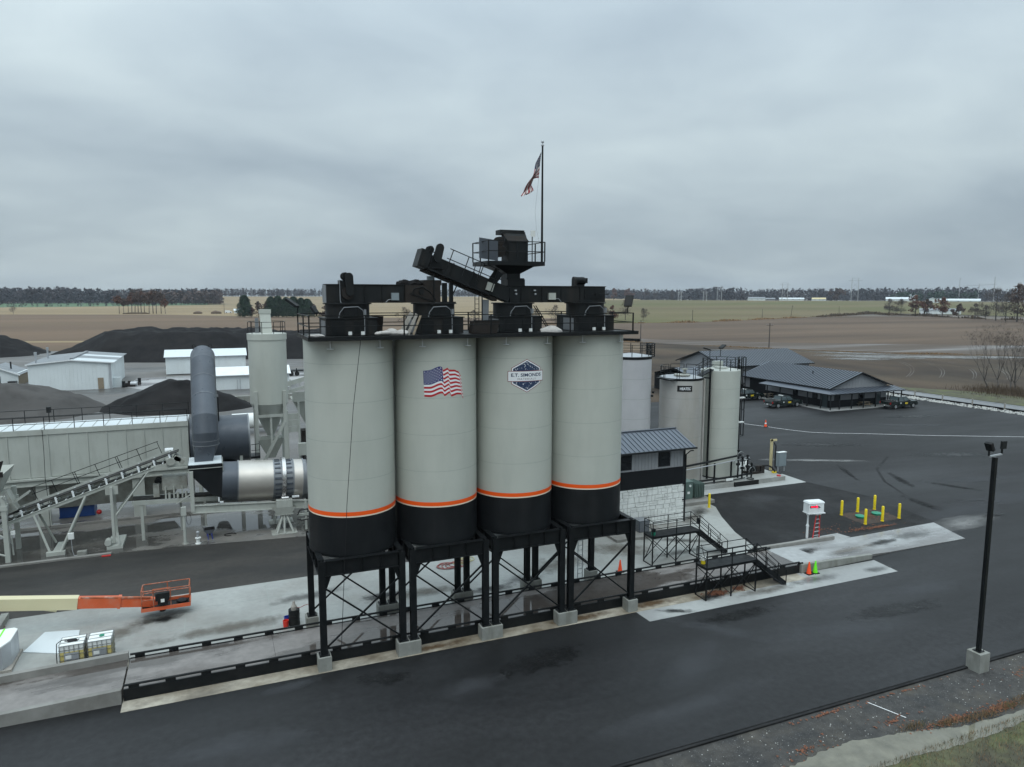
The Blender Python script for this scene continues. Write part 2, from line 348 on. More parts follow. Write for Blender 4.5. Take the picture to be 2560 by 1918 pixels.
wetmat('ramp_deck', (0.33,0.34,0.34), (0.17,0.165,0.16), 0.55, 0.10, 0.28, 0.45, 0.6, (0.3,1,1), 0.25, 45, (0.07,0.065,0.065), 0.5, 0.3, 0.15)
mat('pier_concrete', (0.23,0.235,0.215), 0.85, 0, 0.2, 2.0, dirt=(0.13,0.125,0.10), dirt_amt=0.7, dirt_scale=1.8, streak=1, bump=0.3, bscale=20)
mat('kerb_concrete', (0.22,0.215,0.20), 0.85, 0, 0.2, 1.0, dirt=(0.12,0.11,0.095), dirt_amt=0.6, dirt_scale=0.8, bump=0.3, bscale=20)
wetmat('yard_dirt', (0.135,0.128,0.12), (0.07,0.068,0.066), 0.85, 0.30, 0.06, 0.44, 0.62, (0.5,1,1), 0.3, 10, (0.24,0.235,0.23), 0.6, 0.05, 0.2)
wetmat('yard_slab', (0.36,0.36,0.36), (0.22,0.21,0.21), 0.7, 0.2, 0.10, 0.45, 0.6, (0.6,1,1), 0.2, 10)
wetmat('verge_gravel', (0.055,0.052,0.048), (0.028,0.028,0.028), 0.95, 0.8, 0.5, 0.42, 0.62, (1,1,1), 1.0, 22, (0.10,0.085,0.06), 0.5, 0.25, 0.45)
wetmat('verge_grass', (0.085,0.085,0.045), (0.05,0.045,0.03), 0.95, 0.9, 0.6, 0.42, 0.62, (1,1,1), 1.0, 18, (0.10,0.12,0.035), 0.8, 0.3, 0.4)
wetmat('lane', (0.20,0.205,0.21), (0.15,0.155,0.16), 0.7, 0.45, 0.1, 0.4, 0.6)
wetmat('soil_near', (0.092,0.070,0.053), (0.046,0.037,0.030), 0.95, 0.8, 0.06, 0.38, 0.62, (1,0.35,1), 0.5, 4, (0.13,0.105,0.075), 0.6, 0.03, 0.3, 0.08)
wetmat('soil_pale', (0.215,0.205,0.20), (0.105,0.085,0.070), 0.85, 0.8, 0.05, 0.34, 0.50, (0.10,1,1), 0.3, 4, (0.085,0.066,0.053), 0.7, 0.03, 0.2, 0.1)
wetmat('soil_brown', (0.150,0.112,0.085), (0.095,0.073,0.058), 0.95, 0.9, 0.028, 0.36, 0.66, (0.16,1,1), 0.3, 2, (0.068,0.053,0.043), 0.6, 0.014, 0.25, 0.05)
wetmat('field_brown', (0.178,0.128,0.092), (0.128,0.096,0.073), 0.95, 0.95, 0.016, 0.36, 0.66, (0.16,1,1), 0.3, 1.5, (0.175,0.145,0.09), 0.45, 0.008, 0.2, 0.05)
wetmat('field_straw', (0.285,0.222,0.140), (0.225,0.176,0.112), 0.95, 0.95, 0.008, 0.36, 0.66, (0.2,1,1), 0.2, 1, None, 0, 0.01, 0.12, 0.05)
wetmat('field_hill', (0.165,0.138,0.085), (0.115,0.118,0.058), 0.95, 0.95, 0.008, 0.40, 0.60, (0.2,1,1), 0.2, 1, (0.13,0.088,0.068), 0.8, 0.010, 0.15, 0.05)
mat('field_green', (0.07,0.13,0.06), 0.95, 0, 0.15, 0.01)
mat('ground_dirt', (0.12,0.10,0.08), 0.95, 0, 0.25, 0.05)
mat('dry_grass', (0.24,0.15,0.075), 0.95, 0, 0.4, 0.6, bump=0.6, bscale=3)
mat('bark', (0.055,0.045,0.040), 0.95, 0, 0.25, 1.0)
mat('bark_grey', (0.095,0.085,0.078), 0.95, 0, 0.25, 1.0)
mat('twig', (0.075,0.058,0.050), 0.95, 0, 0.3, 0.3)
mat('leaf_rust', (0.115,0.050,0.030), 0.9, 0, 0.35, 0.25)
mat('leaf_brown', (0.085,0.055,0.042), 0.9, 0, 0.35, 0.2)
mat('evergreen', (0.022,0.052,0.026), 0.9, 0, 0.4, 0.4)
mat('far_wood', (0.034,0.030,0.033), 0.95, 0, 0.35, 0.03, dirt=(0.062,0.040,0.034), dirt_amt=0.7, dirt_scale=0.012)
mat('shrub', (0.085,0.060,0.038), 0.95, 0, 0.4, 1.0)
mat('pylon_steel', (0.42,0.43,0.44), 0.5, 0.3, 0.05, 1)
mat('water', (0.15,0.142,0.108), 0.05, 0, 0.35, 1.6, rvar=0.0, dirt=(0.13,0.125,0.105), dirt_amt=0.7, dirt_scale=1.0)

def film(name, col, rough, strength=1.0, nscale=1.2, edge=0.55, stretch=(1,1,1), spec=0.2):
    "a thin film lying on the ground, opaque in ragged patches that thin out towards the rim of its sheet"
    m = bpy.data.materials.new(name); m.use_nodes = True; M[name] = m; t = m.node_tree; N = t.nodes; L = t.links.new; b = N['Principled BSDF']
    b.inputs['Base Color'].default_value = (*col, 1); b.inputs['Roughness'].default_value = rough; b.inputs['Specular IOR Level'].default_value = spec
    tc_ = N.new('ShaderNodeTexCoord'); ln = N.new('ShaderNodeVectorMath'); ln.operation = 'LENGTH'; L(tc_.outputs['Object'], ln.inputs[0])
    g = N.new('ShaderNodeNewGeometry'); mpn = N.new('ShaderNodeMapping'); L(g.outputs['Position'], mpn.inputs[0]); mpn.inputs['Scale'].default_value = stretch
    n = N.new('ShaderNodeTexNoise'); n.inputs['Scale'].default_value = nscale; n.inputs['Detail'].default_value = 7; n.inputs['Roughness'].default_value = 0.68; L(mpn.outputs[0], n.inputs['Vector'])
    a = N.new('ShaderNodeMath'); a.operation = 'MULTIPLY_ADD'; L(ln.outputs['Value'], a.inputs[0]); a.inputs[1].default_value = -edge; L(n.outputs['Fac'], a.inputs[2])
    r = N.new('ShaderNodeMapRange'); r.inputs[1].default_value = 0.02; r.inputs[2].default_value = 0.42; r.inputs[3].default_value = 0; r.inputs[4].default_value = strength; L(a.outputs[0], r.inputs[0]); L(r.outputs[0], b.inputs['Alpha'])
    return m
film('dust_sheen_film', (0.10,0.105,0.115), 0.7, 0.26, 0.9, 0.5, (.6,1,1))
film('silt_sheen_film', (0.24,0.24,0.235), 0.6, 0.75, 0.5, 0.5, stretch=(.4,1,1))
film('oil_shade_film', (0.010,0.010,0.010), 0.35, 0.85, 1.6)
film('rust_film', (0.11,0.065,0.03), 0.85, 0.7, 1.8)
film('damp_shade_film', (0.05,0.048,0.045), 0.22, 0.6, 0.9, spec=0.5)
film('mud_film', (0.13,0.115,0.095), 0.8, 0.6, 1.1)
film('scuff_film', (0.006,0.006,0.006), 0.7, 0.8, 2.2, 0.5, (.4,1,1))
_fz = [0]
def stain(m, x, y, rx, ry, rot=0, z=0.02, name='stain_sheen_shade'):
    _fz[0] += 1; mb = MB(); mb.add([(math.cos(R(12*k)), math.sin(R(12*k)), 0) for k in range(30)], [tuple(range(30))]); o = struct(name, mb, m)
    o.location = (x, y, z + .00035*_fz[0]); o.scale = (rx, ry, 1); o.rotation_euler = (0, 0, R(rot)); return o

# ================================================================== SETTING: ground, roads, fields
ROW_A=[(-114.7, 229.2, 0), (-99.6, 224.5, 0), (-84.3, 219.7, 0), (-68.9, 214.8, 0), (-53.1, 209.9, 0), (-37.2, 204.8, 0), (-21.0, 199.8, 0), (-4.6, 194.6, 0), (12.0, 189.4, 0), (28.9, 184.1, 0), (46.0, 178.7, 0), (63.4, 173.2, 0), (81.1, 167.7, 0), (99.0, 162.0, 0), (117.2, 156.3, 0)]
ROW_B=[(-340.3, 786.8, 0), (-292.4, 768.6, 0), (-244.3, 750.4, 0), (-196.0, 732.0, 0), (-147.3, 712.9, 0), (-98.4, 693.4, 0), (-49.3, 673.9, 0), (-0.5, 618.6, 0), (43.6, 567.9, 0), (85.6, 534.9, 0), (128.5, 515.5, 0), (171.2, 496.1, 0), (213.7, 476.9, 0), (256.0, 457.8, 0), (298.0, 438.7, 0)]
ROW_C=[(-480.4, 1133.2, 0), (-422.5, 1135.8, 0), (-361.3, 1138.6, 0), (-296.6, 1141.5, 0), (-228.1, 1144.6, 0), (-160.4, 1188.9, 0), (-83.4, 1244.0, 0), (6.3, 1324.8, 0), (105.3, 1309.3, 0), (205.9, 1279.8, 0), (308.3, 1249.8, 0), (412.6, 1219.2, 0), (518.7, 1188.0, 0), (626.8, 1156.3, 0), (736.9, 1124.0, 0)]
ROW_D=[(-720.3, 1726.2, 0), (-631.8, 1726.6, 0), (-538.7, 1727.0, 0), (-440.7, 1727.5, 0), (-337.2, 1728.0, 0), (-230.4, 1748.4, 0), (-114.9, 1772.7, 0), (10.6, 1769.3, 0), (140.9, 1736.0, 0), (274.1, 1702.1, 0), (410.5, 1667.3, 0), (550.2, 1631.7, 0), (693.3, 1595.2, 0), (839.9, 1557.8, 0), (990.1, 1519.5, 0)]
ROW_C2=[(-13.1, 1344.0, 0), (65.6, 1321.0, 0), (145.3, 1297.6, 0), (226.2, 1273.8, 0), (308.3, 1249.8, 0), (391.6, 1225.3, 0), (476.0, 1200.6, 0), (561.7, 1175.4, 0), (648.7, 1149.9, 0), (736.9, 1124.0, 0)]
ROW_E=[(-14.4, 1761.3, 13.4), (89.7, 1763.5, 13.4), (199.2, 1765.8, 13.4), (314.5, 1768.2, 13.4), (436.1, 1770.7, 13.4), (564.6, 1773.4, 13.4), (700.6, 1776.3, 13.4), (844.7, 1779.3, 13.4), (997.7, 1782.5, 13.4), (1160.4, 1785.9, 13.4)]
STRIP=[(144.1, 185.6), (164.5, 154.3), (172.3, 142.7), (183.8, 125.1), (203.8, 112.4), (216.7, 102.7)]
PALETOP=[(151.2, 219.1), (158.2, 209.9), (177.7, 184.2), (213.5, 160.8), (240.7, 143.2), (272.6, 137.7)]
HILL0=[(218.2, 359.9, 0), (247.1, 358.2, 0), (281.7, 353.2, 0), (370.7, 385.8, 0), (488.6, 433.4, 0), (616.7, 497.2, 0)]
HILL1=[(303.0, 509.8, 4.0), (347.4, 514.7, 4.0), (405.7, 521.1, 4.0), (500.5, 531.5, 4.0), (603.5, 542.8, 4.0), (679.3, 551.2, 4.0)]
HILL2=[(575.0, 990.1, 10.0), (644.3, 977.4, 10.0), (698.5, 917.7, 10.0), (767.7, 831.3, 10.0), (836.1, 764.3, 10.0), (885.1, 728.1, 10.0)]
def sheet(name, poly, z, m, kind='structure', lab=None):
    a = sum(poly[i][0]*poly[(i+1)%len(poly)][1] - poly[(i+1)%len(poly)][0]*poly[i][1] for i in range(len(poly)))
    if a < 0: poly = poly[::-1]
    mb = MB(); mb.add([(x, y, z) for x, y in poly], [tuple(range(len(poly)))]); return struct(name, mb, m, lab, kind)
def rect(x0, x1, y0, y1): return [(x0,y0),(x1,y0),(x1,y1),(x0,y1)]
def strip(name, rows, m, dz=0.0, sub=3, lab=None):
    mb = MB(); n = len(rows[0]); full = []
    for r in rows:
        q = []
        for i in range(n-1):
            for k in range(sub):
                t = k/sub; q.append(tuple(r[i][j]*(1-t) + r[i+1][j]*t for j in range(3)))
        q.append(r[-1]); full.append([(a, b, c+dz) for a, b, c in q])
    k = len(full[0]); mb.v = [p for r in full for p in r]
    for j in range(len(full)-1):
        for i in range(k-1): mb.f.append((j*k+i, j*k+i+1, (j+1)*k+i+1, (j+1)*k+i)); mb.sm.append(True); mb.mi.append(0)
    return struct(name, mb, m, lab)
def P3(l, z=0.0): return [(x, y, z) for x, y in l]

sheet('ground', rect(-9000, 9000, -6000, 9000), -0.60, 'ground_dirt')
# yard and roads
sheet('asphalt_road', rect(-70, 105, -13.7, 64.3), 0.0, 'asphalt')
mb = MB(); mb.bx(-70, 105, -13.85, -13.702, -0.5, -0.02); struct('road_edge', mb, 'asphalt_fresh')
sheet('asphalt_lane', rect(-70, 16, 9.6, 18.75), 0.004, 'asphalt_dusty')
sheet('fresh_asphalt', [(28.2,2.9),(45.6,2.2),(47,9),(45.5,15.25),(32.6,15.25),(32.2,12.0),(30.9,9.6),(29.4,6.2)], 0.006, 'asphalt_fresh')
# concrete aprons
sheet('concrete_apron', [(-17.1,2.35),(28.3,2.35),(29.4,6.2),(30.9,9.6),(32.2,12.0),(32.6,16.4),(16,18.7),(16,9.6),(-17.1,9.6)], 0.010, 'concrete')
mb = MB()
for x in (-12.6, -8.2, -3.8, 0.6, 5.0, 9.4, 13.8, 18.2, 22.6, 27.0): mb.bx(x-.012, x+.012, 2.4, 9.58, 0.0, 0.0125)
for y in (4.75, 7.2): mb.bx(-17.0, 28.2, y-.012, y+.012, 0.0, 0.0127)
struct('slab_joint', mb, 'seam')
sheet('apron_strip', [(-10.45,-2.71),(15.1,-2.71),(15.1,2.35),(-10.45,2.35)], 0.008, 'concrete_stained')
sheet('new_apron', [(15.1,-2.95),(15.16,-4.0),(33.96,-4.0),(34.2,-1.97),(27.9,-1.9),(27.9,2.35),(15.1,2.35)], 0.012, 'concrete_new')
sheet('new_apron_stain', [(15.12,-2.72),(27.6,-2.72),(27.6,-1.4),(15.12,-1.4)], 0.016, 'concrete_stained')
sheet('tank_apron', [(29.2,15.3),(45.4,15.3),(45.6,18.6),(29.2,18.6)], 0.010, 'concrete_new')
# plant slabs on the left, the far one a step higher
sheet('plant_slab', [(-45,18.9),(-17,18.85),(-9.4,18.6),(-.6,17.5),(10,17.3),(10,26.7),(-45,26.7)], 0.012, 'concrete_wet')
mb = MB(); mb.bx(-45, 10, 26.7, 34.5, 0.0, 0.16); struct('upper_slab', mb, 'concrete_wet')
mb = MB(); mb.bx(-45, 10, 26.62, 26.86, 0.0, 0.20); struct('kerb', mb, 'kerb_concrete')
mb = MB(); mb.bx(-45,-13.2, 18.6, 18.9, 0.0, 0.12); struct('slab_edge', mb, 'kerb_concrete')
sheet('dirt_yard', [(-95,34),(10,34),(30,34),(34,64.3),(60,140),(95,180),(-160,260),(-160,34)], 0.006, 'yard_dirt')
sheet('yard_slab', [(-21.5,134.5),(-21.8,118.5),(-18.5,112.6),(-14.5,108.5),(2,109),(24,123),(12,133),(-3,136)], 0.02, 'yard_slab')
sheet('yard_track', [(-20.5,82),(-16.5,84),(-15,100),(-18.2,112.4),(-22.5,112.6),(-24,100)], 0.018, 'yard_dirt')
# verge, ditch and grass in front of the road
sheet('gravel_verge', rect(-70, 140, -17.9, -13.6), -0.10, 'verge_gravel')
def ragged(poly, amp, seed, n=10):
    r = random.Random(seed); o = []
    for i in range(len(poly)):
        a, b = poly[i], poly[(i+1) % len(poly)]
        for k in range(n):
            t = k/n; j = amp*r.uniform(-1, 1); dx, dy = b[0]-a[0], b[1]-a[1]; L = math.hypot(dx, dy) or 1
            o.append((a[0]+dx*t - dy/L*j, a[1]+dy*t + dx/L*j))
    return o
sheet('grass_verge', ragged([(8,-17.2),(16,-17.0),(19,-17.5),(21,-17.7),(25,-17.6),(60,-17.6),(60,-40),(8,-40)], 0.12, 3), -0.085, 'verge_grass')
sheet('ditch_water', ragged([(9.5,-17.5),(11.5,-16.7),(13.0,-16.25),(15.0,-16.0),(16.9,-15.95),(19.2,-16.3),(20.4,-16.6),(22.2,-17.0),(25.4,-17.15),(40,-17.1),(40,-17.8),(24.5,-17.72),(21.0,-17.8),(18.3,-17.55),(16.4,-17.6),(12,-18.5)], 0.06, 5), -0.075, 'water')
# lane and lawn on the right
sheet('far_lane', [(108.6,66),(113.0,66),(113.6,30),(114.5,-60),(110.0,-60),(109.2,30)], 0.02, 'lane')
sheet('lawn', [(113.6,62),(116,64),(124,52),(124,-60),(114.2,-60)], 0.03, 'verge_grass')
# fields
far = [(110,270),(130,225),(150,180),(172,143),(204,112),(260,60),(420,-150)]
near = [(20,64.35),(60,64.35),(100,64.35),(113.2,60),(113.6,20),(114,-60),(114,-300)]
strip('field', [P3(near, -0.02), [((a[0]+b[0])/2, (a[1]+b[1])/2, -0.02) for a, b in zip(near, far)], P3(far, -0.02)], 'soil_near', sub=8)
pt = [(120,270),(138,236),(158,210),(213,161),(241,143),(310,95),(480,-120)]
strip('field', [P3(far), P3(pt)], 'soil_pale', sub=8)
h0 = [(140,350),(218,360),(282,353),(371,386),(489,433),(562,389),(531,300),(505,200),(500,-100)]
pt2 = [(115,280),(138,236),(158,210),(190,176),(213,161),(228,151),(241,143),(310,95),(480,-120)]
strip('field', [P3(pt2, .02), [((a[0]+b[0])/2, (a[1]+b[1])/2, .02) for a, b in zip(pt2, h0)], P3(h0, .02)], 'soil_brown', sub=8)
hh = [[(a, b, c) for a, b, c in r] for r in (HILL0, HILL1, HILL2)]
HILLX = [hh[0] + [(640,420,0),(620,250,0),(600,100,0)], hh[1] + [(760,470,4),(740,280,4),(720,100,4)], hh[2] + [(1010,640,9),(1030,420,8),(1030,150,8)], [(a*1.25, b*1.25, 7) for a, b, c in hh[2]] + [(1300,800,7),(1330,500,7),(1330,150,7)]]
strip('field', HILLX, 'field_hill', dz=-0.05, sub=6)
strip('field', [ROW_A, [((a[0]+b[0])/2, (a[1]+b[1])/2, 0) for a, b in zip(ROW_A, ROW_B)], ROW_B], 'field_brown', sub=3)
strip('field', [ROW_B, ROW_C], 'field_straw', sub=3)
strip('field', [[(a, b, 0.02) for a, b, c in ROW_C[:9]], [(a, b, 0.02) for a, b, c in ROW_D[:9]]], 'field_green', sub=3)
strip('field', [[(a, b, 0.05) for a, b, c in ROW_C2], [((a[0]+b[0])/2, (a[1]+b[1])/2, 5.5) for a, b in zip(ROW_C2, ROW_E)], ROW_E, [(a*1.3, b*1.3, 12) for a, b, c in ROW_E]], 'field_straw', sub=4)
sheet('field_margin', [(-115,292),(-72,287),(10,258),(24,240),(10,250),(-72,277),(-115,283)], 0.03, 'field_straw')
# pale silt washed over the near field, and tyre tracks pressed into it
for x, y, rx, ry, a in [(172,116,20,9,-38),(188,108,22,7,-35),(176,128,16,4,-42),(205,100,16,5,-35),(150,150,12,4,-50),(160,112,10,5,-30)]: stain('silt_sheen_film', x, y, rx, ry, a, .05, 'silt_patch')
mb = MB()
for k in range(11):
    r0 = random.Random(50+k); cx, cy = 139+k*2.6, 133-k*1.6
    if k < 7: pts = [(cx + 5.0*math.cos(R(a)) , cy + 9*math.sin(R(a))) for a in range(120, 215, 8)]
    else: pts = [(165 + (k-7)*5 - t*1.5 - t*t*0.12, 104 - (k-7)*4 - t*2.6) for t in range(0, 12)]
    for s in (-0.8, 0.8):
        q = [(x + s, y + s*.3, .045) for x, y in pts]
        for i in range(len(q)-1):
            a, b = q[i], q[i+1]; mb.quad((a[0]-.10, a[1], a[2]), (a[0]+.10, a[1], a[2]), (b[0]+.10, b[1], b[2]), (b[0]-.10, b[1], b[2]))
struct('tyre_track', mb, 'soil_pale')
# painted line on the far lot
LN = [(60.6,45.5),(61.3,42.5),(62.5,39.7),(63.6,36.8),(65.0,34.3),(67.4,32.6),(70.4,31.2),(76.4,27.5),(87.6,21.8),(104,13.4)]
mb = MB()
for a, b in zip(LN, LN[1:]):
    d = Vector((b[0]-a[0], b[1]-a[1])).normalized()*0.065; n_ = (-d.y, d.x)
    mb.quad((a[0]-n_[0], a[1]-n_[1], .006), (b[0]-n_[0], b[1]-n_[1], .006), (b[0]+n_[0], b[1]+n_[1], .006), (a[0]+n_[0], a[1]+n_[1], .006))
o = struct('painted_line', mb, 'reflective')
mb = MB(); mb.quad((19.70,-14.1,-.09),(19.75,-14.1,-.09),(20.3,-15.6,-.09),(20.25,-15.6,-.09)); struct('painted_mark', mb, 'reflective')
mb = MB()
SK = [(58,22.5),(62,20.2),(56,16.5),(52.5,12.6),(50.2,8.6),(49.4,4.5)]
for a, b in zip(SK, SK[1:]):
    d = Vector((b[0]-a[0], b[1]-a[1])).normalized()*0.13; n_ = (-d.y, d.x)
    if b[0] > 56: continue
    mb.quad((a[0]-n_[0], a[1]-n_[1], .007), (b[0]-n_[0], b[1]-n_[1], .007), (b[0]+n_[0], b[1]+n_[1], .007), (a[0]+n_[0], a[1]+n_[1], .007))
struct('tyre_mark', mb, 'asphalt_fresh')

# stains, dust and scuffs on the paving, with painted wet sheen and basket shade
for m_, x, y, rx, ry, a in [('dust_sheen_film',50,3.4,6.5,2.2,8),('silt_sheen_film',47.5,1.2,4.5,1.4,4),('dust_sheen_film',58,4.6,7,2.2,-6),('dust_sheen_film',62,10,8,1.2,-10),('dust_sheen_film',66,-1,9,1.3,2),('dust_sheen_film',38,12.6,2.6,1.5,-18),('dust_sheen_film',44,20,5,1.2,-20),('silt_sheen_film',53,22,6,.7,-26),  # pale films by the ramp end paint a wet sheen into the colour
    ('dust_sheen_film',18,-6.2,3.2,.9,-50),('dust_sheen_film',24,-8.6,4.5,1.1,-12),('dust_sheen_film',14.6,-8.8,3.6,1.2,30),('dust_sheen_film',4,-6.4,2.2,.8,10),('dust_sheen_film',-3.5,-3.3,1.5,.5,5),('dust_sheen_film',33,-6.5,4,.9,-8),('dust_sheen_film',12,-11.6,5.5,.8,6),('dust_sheen_film',-6,-7,3.5,1,-8),
    ('oil_shade_film',.5,-4.2,1.6,.8,-20),('oil_shade_film',8,-5.5,2.8,1.1,10),('oil_shade_film',20,-5.2,3.2,.7,0),('oil_shade_film',29,-8,4,.9,-4),('scuff_film',52,16.5,3.5,.35,60),('scuff_film',57,9,.6,2.4,25),('scuff_film',54.5,12.5,.5,3.4,-28),('scuff_film',49.2,6.2,.5,2.6,-12),('oil_shade_film',70,18,6,1.6,-22),('oil_shade_film',60,28,6,1.3,-25),('dust_sheen_film',72,9,7,.8,-18),('dust_sheen_film',82,33,8,.9,-24),('oil_shade_film',88,38,6,1.2,-10)]: stain(m_, x, y, rx, ry, a, .009)
for m_, x, y, rx, ry, a in [('rust_film',12,-2.2,2.6,.45,0),('rust_film',16.5,-2.1,2.2,.5,0),('rust_film',3.5,-2.3,2.2,.35,0),('oil_shade_film',20.5,-2.6,1.6,.6,8),('oil_shade_film',17.3,-3.5,1.3,.35,-25),('mud_film',24,-3.2,3,.5,0),('damp_shade_film',28,-3.0,2.5,.6,0),('damp_shade_film',33,-3.2,1.6,.5,0),
    ('damp_shade_film',24.5,6.2,4.5,.5,-30),('mud_film',28.6,10.2,2.2,.9,30),('damp_shade_film',30.2,11.4,1.6,.9,50),('mud_film',14.5,5.4,2.6,1.6,10),('damp_shade_film',11.2,4.0,1.6,1.0,0),('mud_film',4.5,4.4,4,.8,0),('oil_shade_film',2.5,4.9,1.8,.6,0),('mud_film',-6,3.9,5,.8,3),('damp_shade_film',-9.2,7.0,1.5,.8,0),('oil_shade_film',-9.5,6.3,1.4,.6,0),('mud_film',-11.5,5.3,2.6,1.1,40),('damp_shade_film',-1.5,6.5,3,.7,8),('mud_film',19.5,6.3,3.0,1.6,-30),('oil_shade_film',8.6,3.4,2.4,.6,0),('damp_shade_film',23,4.2,2.5,.5,4)]: stain(m_, x, y, rx, ry, a, .024)  # the dark films under the lift basket are its soft shade, painted on
for m_, x, y, rx, ry, a in [('oil_shade_film',37.5,.2,2.2,.5,6),('oil_shade_film',30,.3,2.2,.6,4),('oil_shade_film',51.5,1.6,1.3,.5,-10),('damp_shade_film',41,.6,2.4,.8,0),('mud_film',33.5,-.6,3,.4,4)]: stain(m_, x, y, rx, ry, a, .09 if x > 36 else .36)

# ================================================================== TRUCK SCALE AND RAMPS
SY0, SY1, SZ = -1.78, 1.25, 0.52
T = thing('truck_scale', 'long dark steel truck scale with wet concrete deck running under the four silos', 'truck scale', (8.7, -.27, 0))
for i in range(6):
    x0 = -10.4 + i*38.27/6; x1 = x0 + 38.27/6 - 0.012
    part('deck_slab', MB().bx(x0, x1, SY0+.10, SY1-.10, SZ-.16, SZ), 'scale_deck', T)
for y, s in ((SY0, 1), (SY1, -1)):
    mb = MB(); mb.bx(-10.4, 27.87, y, y + s*.06, .06, SZ+.02) if s > 0 else mb.bx(-10.4, 27.87, y-.06, y, .06, SZ+.02)
    mb.bx(-10.4, 27.87, min(y, y+s*.14)-.02, max(y, y+s*.14)+.02, .02, .06)
    part('side_beam', mb, 'black_steel', T)
    r = part('guide_rail', MB().cyl((-10.4, y+s*.03, SZ+.19), (27.87, y+s*.03, SZ+.19), .055, n=8), 'black_steel', T)
    x = -10.2; pr = None
    while x < 27.8:
        if pr is None: pr = part('rail_block', MB().bx(x, x+.42, min(y+s*.01, y+s*.075), max(y+s*.01, y+s*.075), SZ+.021, SZ+.15), 'black_steel', T); bx0 = x
        else: share('rail_block', pr, T, (x-bx0, 0, 0))
        x += 1.46
part('cross_frame', MB().bx(-10.35, 27.8, SY0+.3, SY1-.3, .05, SZ-.17), 'black_paint', T)

T = thing('concrete_ramp', 'low grey concrete approach ramp with kerbs at the left end of the scale', 'ramp', (-18, -.3, 0))
mb = MB(); mb.add([(-32,-1.7,.04),(-10.48,-1.7,.50),(-10.48,1.15,.50),(-32,1.15,.04),(-32,-1.7,-.2),(-10.48,-1.7,-.2),(-10.48,1.15,-.2),(-32,1.15,-.2)], [(0,1,2,3),(0,4,5,1),(1,5,6,2),(2,6,7,3)])
part('ramp_slab', mb, 'scale_deck', T)
for y0, y1, h in ((-2.0,-1.72,.14),(1.17,1.45,.32)):
    mb = MB(); mb.add([(-32,y0,.02+h),(-10.48,y0,.50+h),(-10.48,y1,.50+h),(-32,y1,.02+h),(-32,y0,-.2),(-10.48,y0,-.2),(-10.48,y1,-.2),(-32,y1,-.2)], [(0,1,2,3),(0,4,5,1),(1,5,6,2),(2,6,7,3),(3,7,4,0)])
    part('kerb', mb, 'kerb_concrete', T)
T = thing('concrete_ramp', 'pale wet concrete approach ramp with low wall at the right end of the scale', 'ramp', (35, 0, 0))
mb = MB(); mb.add([(27.95,-1.66,.50),(36.6,-1.35,.06),(44.0,-1.38,.03),(45.3,2.1,.03),(36.6,1.9,.06),(27.95,1.3,.50)] + [(27.95,-1.66,-.1),(36.6,-1.35,-.1),(44,-1.38,-.1),(45.3,2.1,-.1),(36.6,1.9,-.1),(27.95,1.3,-.1)], [(0,1,4,5),(1,2,3,4),(0,6,7,1),(1,7,8,2),(2,8,9,3),(5,11,6,0)])
part('ramp_slab', mb, 'ramp_deck', T)
mb = MB(); mb.add([(27.95,-1.9,.58),(34.3,-1.75,.30),(34.3,-1.52,.30),(27.95,-1.67,.58),(27.95,-1.9,-.1),(34.3,-1.75,-.1),(34.3,-1.52,-.1),(27.95,-1.67,-.1)], [(0,1,2,3),(0,4,5,1),(1,5,6,2),(2,6,7,3),(3,7,4,0)])
part('kerb_wall', mb, 'pier_concrete', T)
mb = MB(); mb.add([(26.9,1.32,.72),(34.6,1.75,.42),(34.6,2.0,.42),(26.9,1.57,.72),(26.9,1.32,-.1),(34.6,1.75,-.1),(34.6,2.0,-.1),(26.9,1.57,-.1)], [(0,1,2,3),(0,4,5,1),(1,5,6,2),(2,6,7,3),(3,7,4,0)])
part('kerb_wall', mb, 'kerb_concrete', T)
sheet('reader_pad', [(28.2,1.7),(36.5,2.05),(36.3,3.1),(28.3,2.9)], 0.018, 'concrete_new')

# ================================================================== SILOS
SX = [0.0, 4.351, 8.702, 13.053]; LA, LB = 1.9045, 2.292; RS = 2.135
names = ['plain grey green silo with a hanging cable, nearest the boom lift', 'grey green silo printed with the waving flag', 'grey green silo printed with the hexagon company logo', 'plain grey green silo next to the stone control building']
def Hleg(mb, x, y, z0, z1, w=.30):
    mb.bx(x-w/2, x+w/2, y-w/2, y-w/2+.03, z0, z1); mb.bx(x-w/2, x+w/2, y+w/2-.03, y+w/2, z0, z1); mb.bx(x-.022, x+.022, y-w/2+.03, y+w/2-.03, z0, z1)
def girder(mb, a, b, horiz, z0, z1, w=.28, nst=4):
    "I beam with stiffeners; horiz 'x' runs along x at y=a[1]"
    if horiz == 'x':
        x0, x1, y = a[0], b[0], a[1]
        mb.bx(x0, x1, y-w/2, y+w/2, z1-.035, z1); mb.bx(x0, x1, y-w/2, y+w/2, z0, z0+.035); mb.bx(x0, x1, y-.02, y+.02, z0+.035, z1-.035)
        for k in range(1, nst): x = x0 + (x1-x0)*k/nst; mb.bx(x-.012, x+.012, y-w/2+.01, y-.02, z0+.035, z1-.035)
    else:
        y0, y1, x = a[1], b[1], a[0]
        mb.bx(x-w/2, x+w/2, y0, y1, z1-.035, z1); mb.bx(x-w/2, x+w/2, y0, y1, z0, z0+.035); mb.bx(x-.02, x+.02, y0, y1, z0+.035, z1-.035)
        for k in range(1, nst): y = y0 + (y1-y0)*k/nst; mb.bx(x-w/2+.01, x+w/2-.01, y-.012, y+.012, z0+.035, z1-.035)
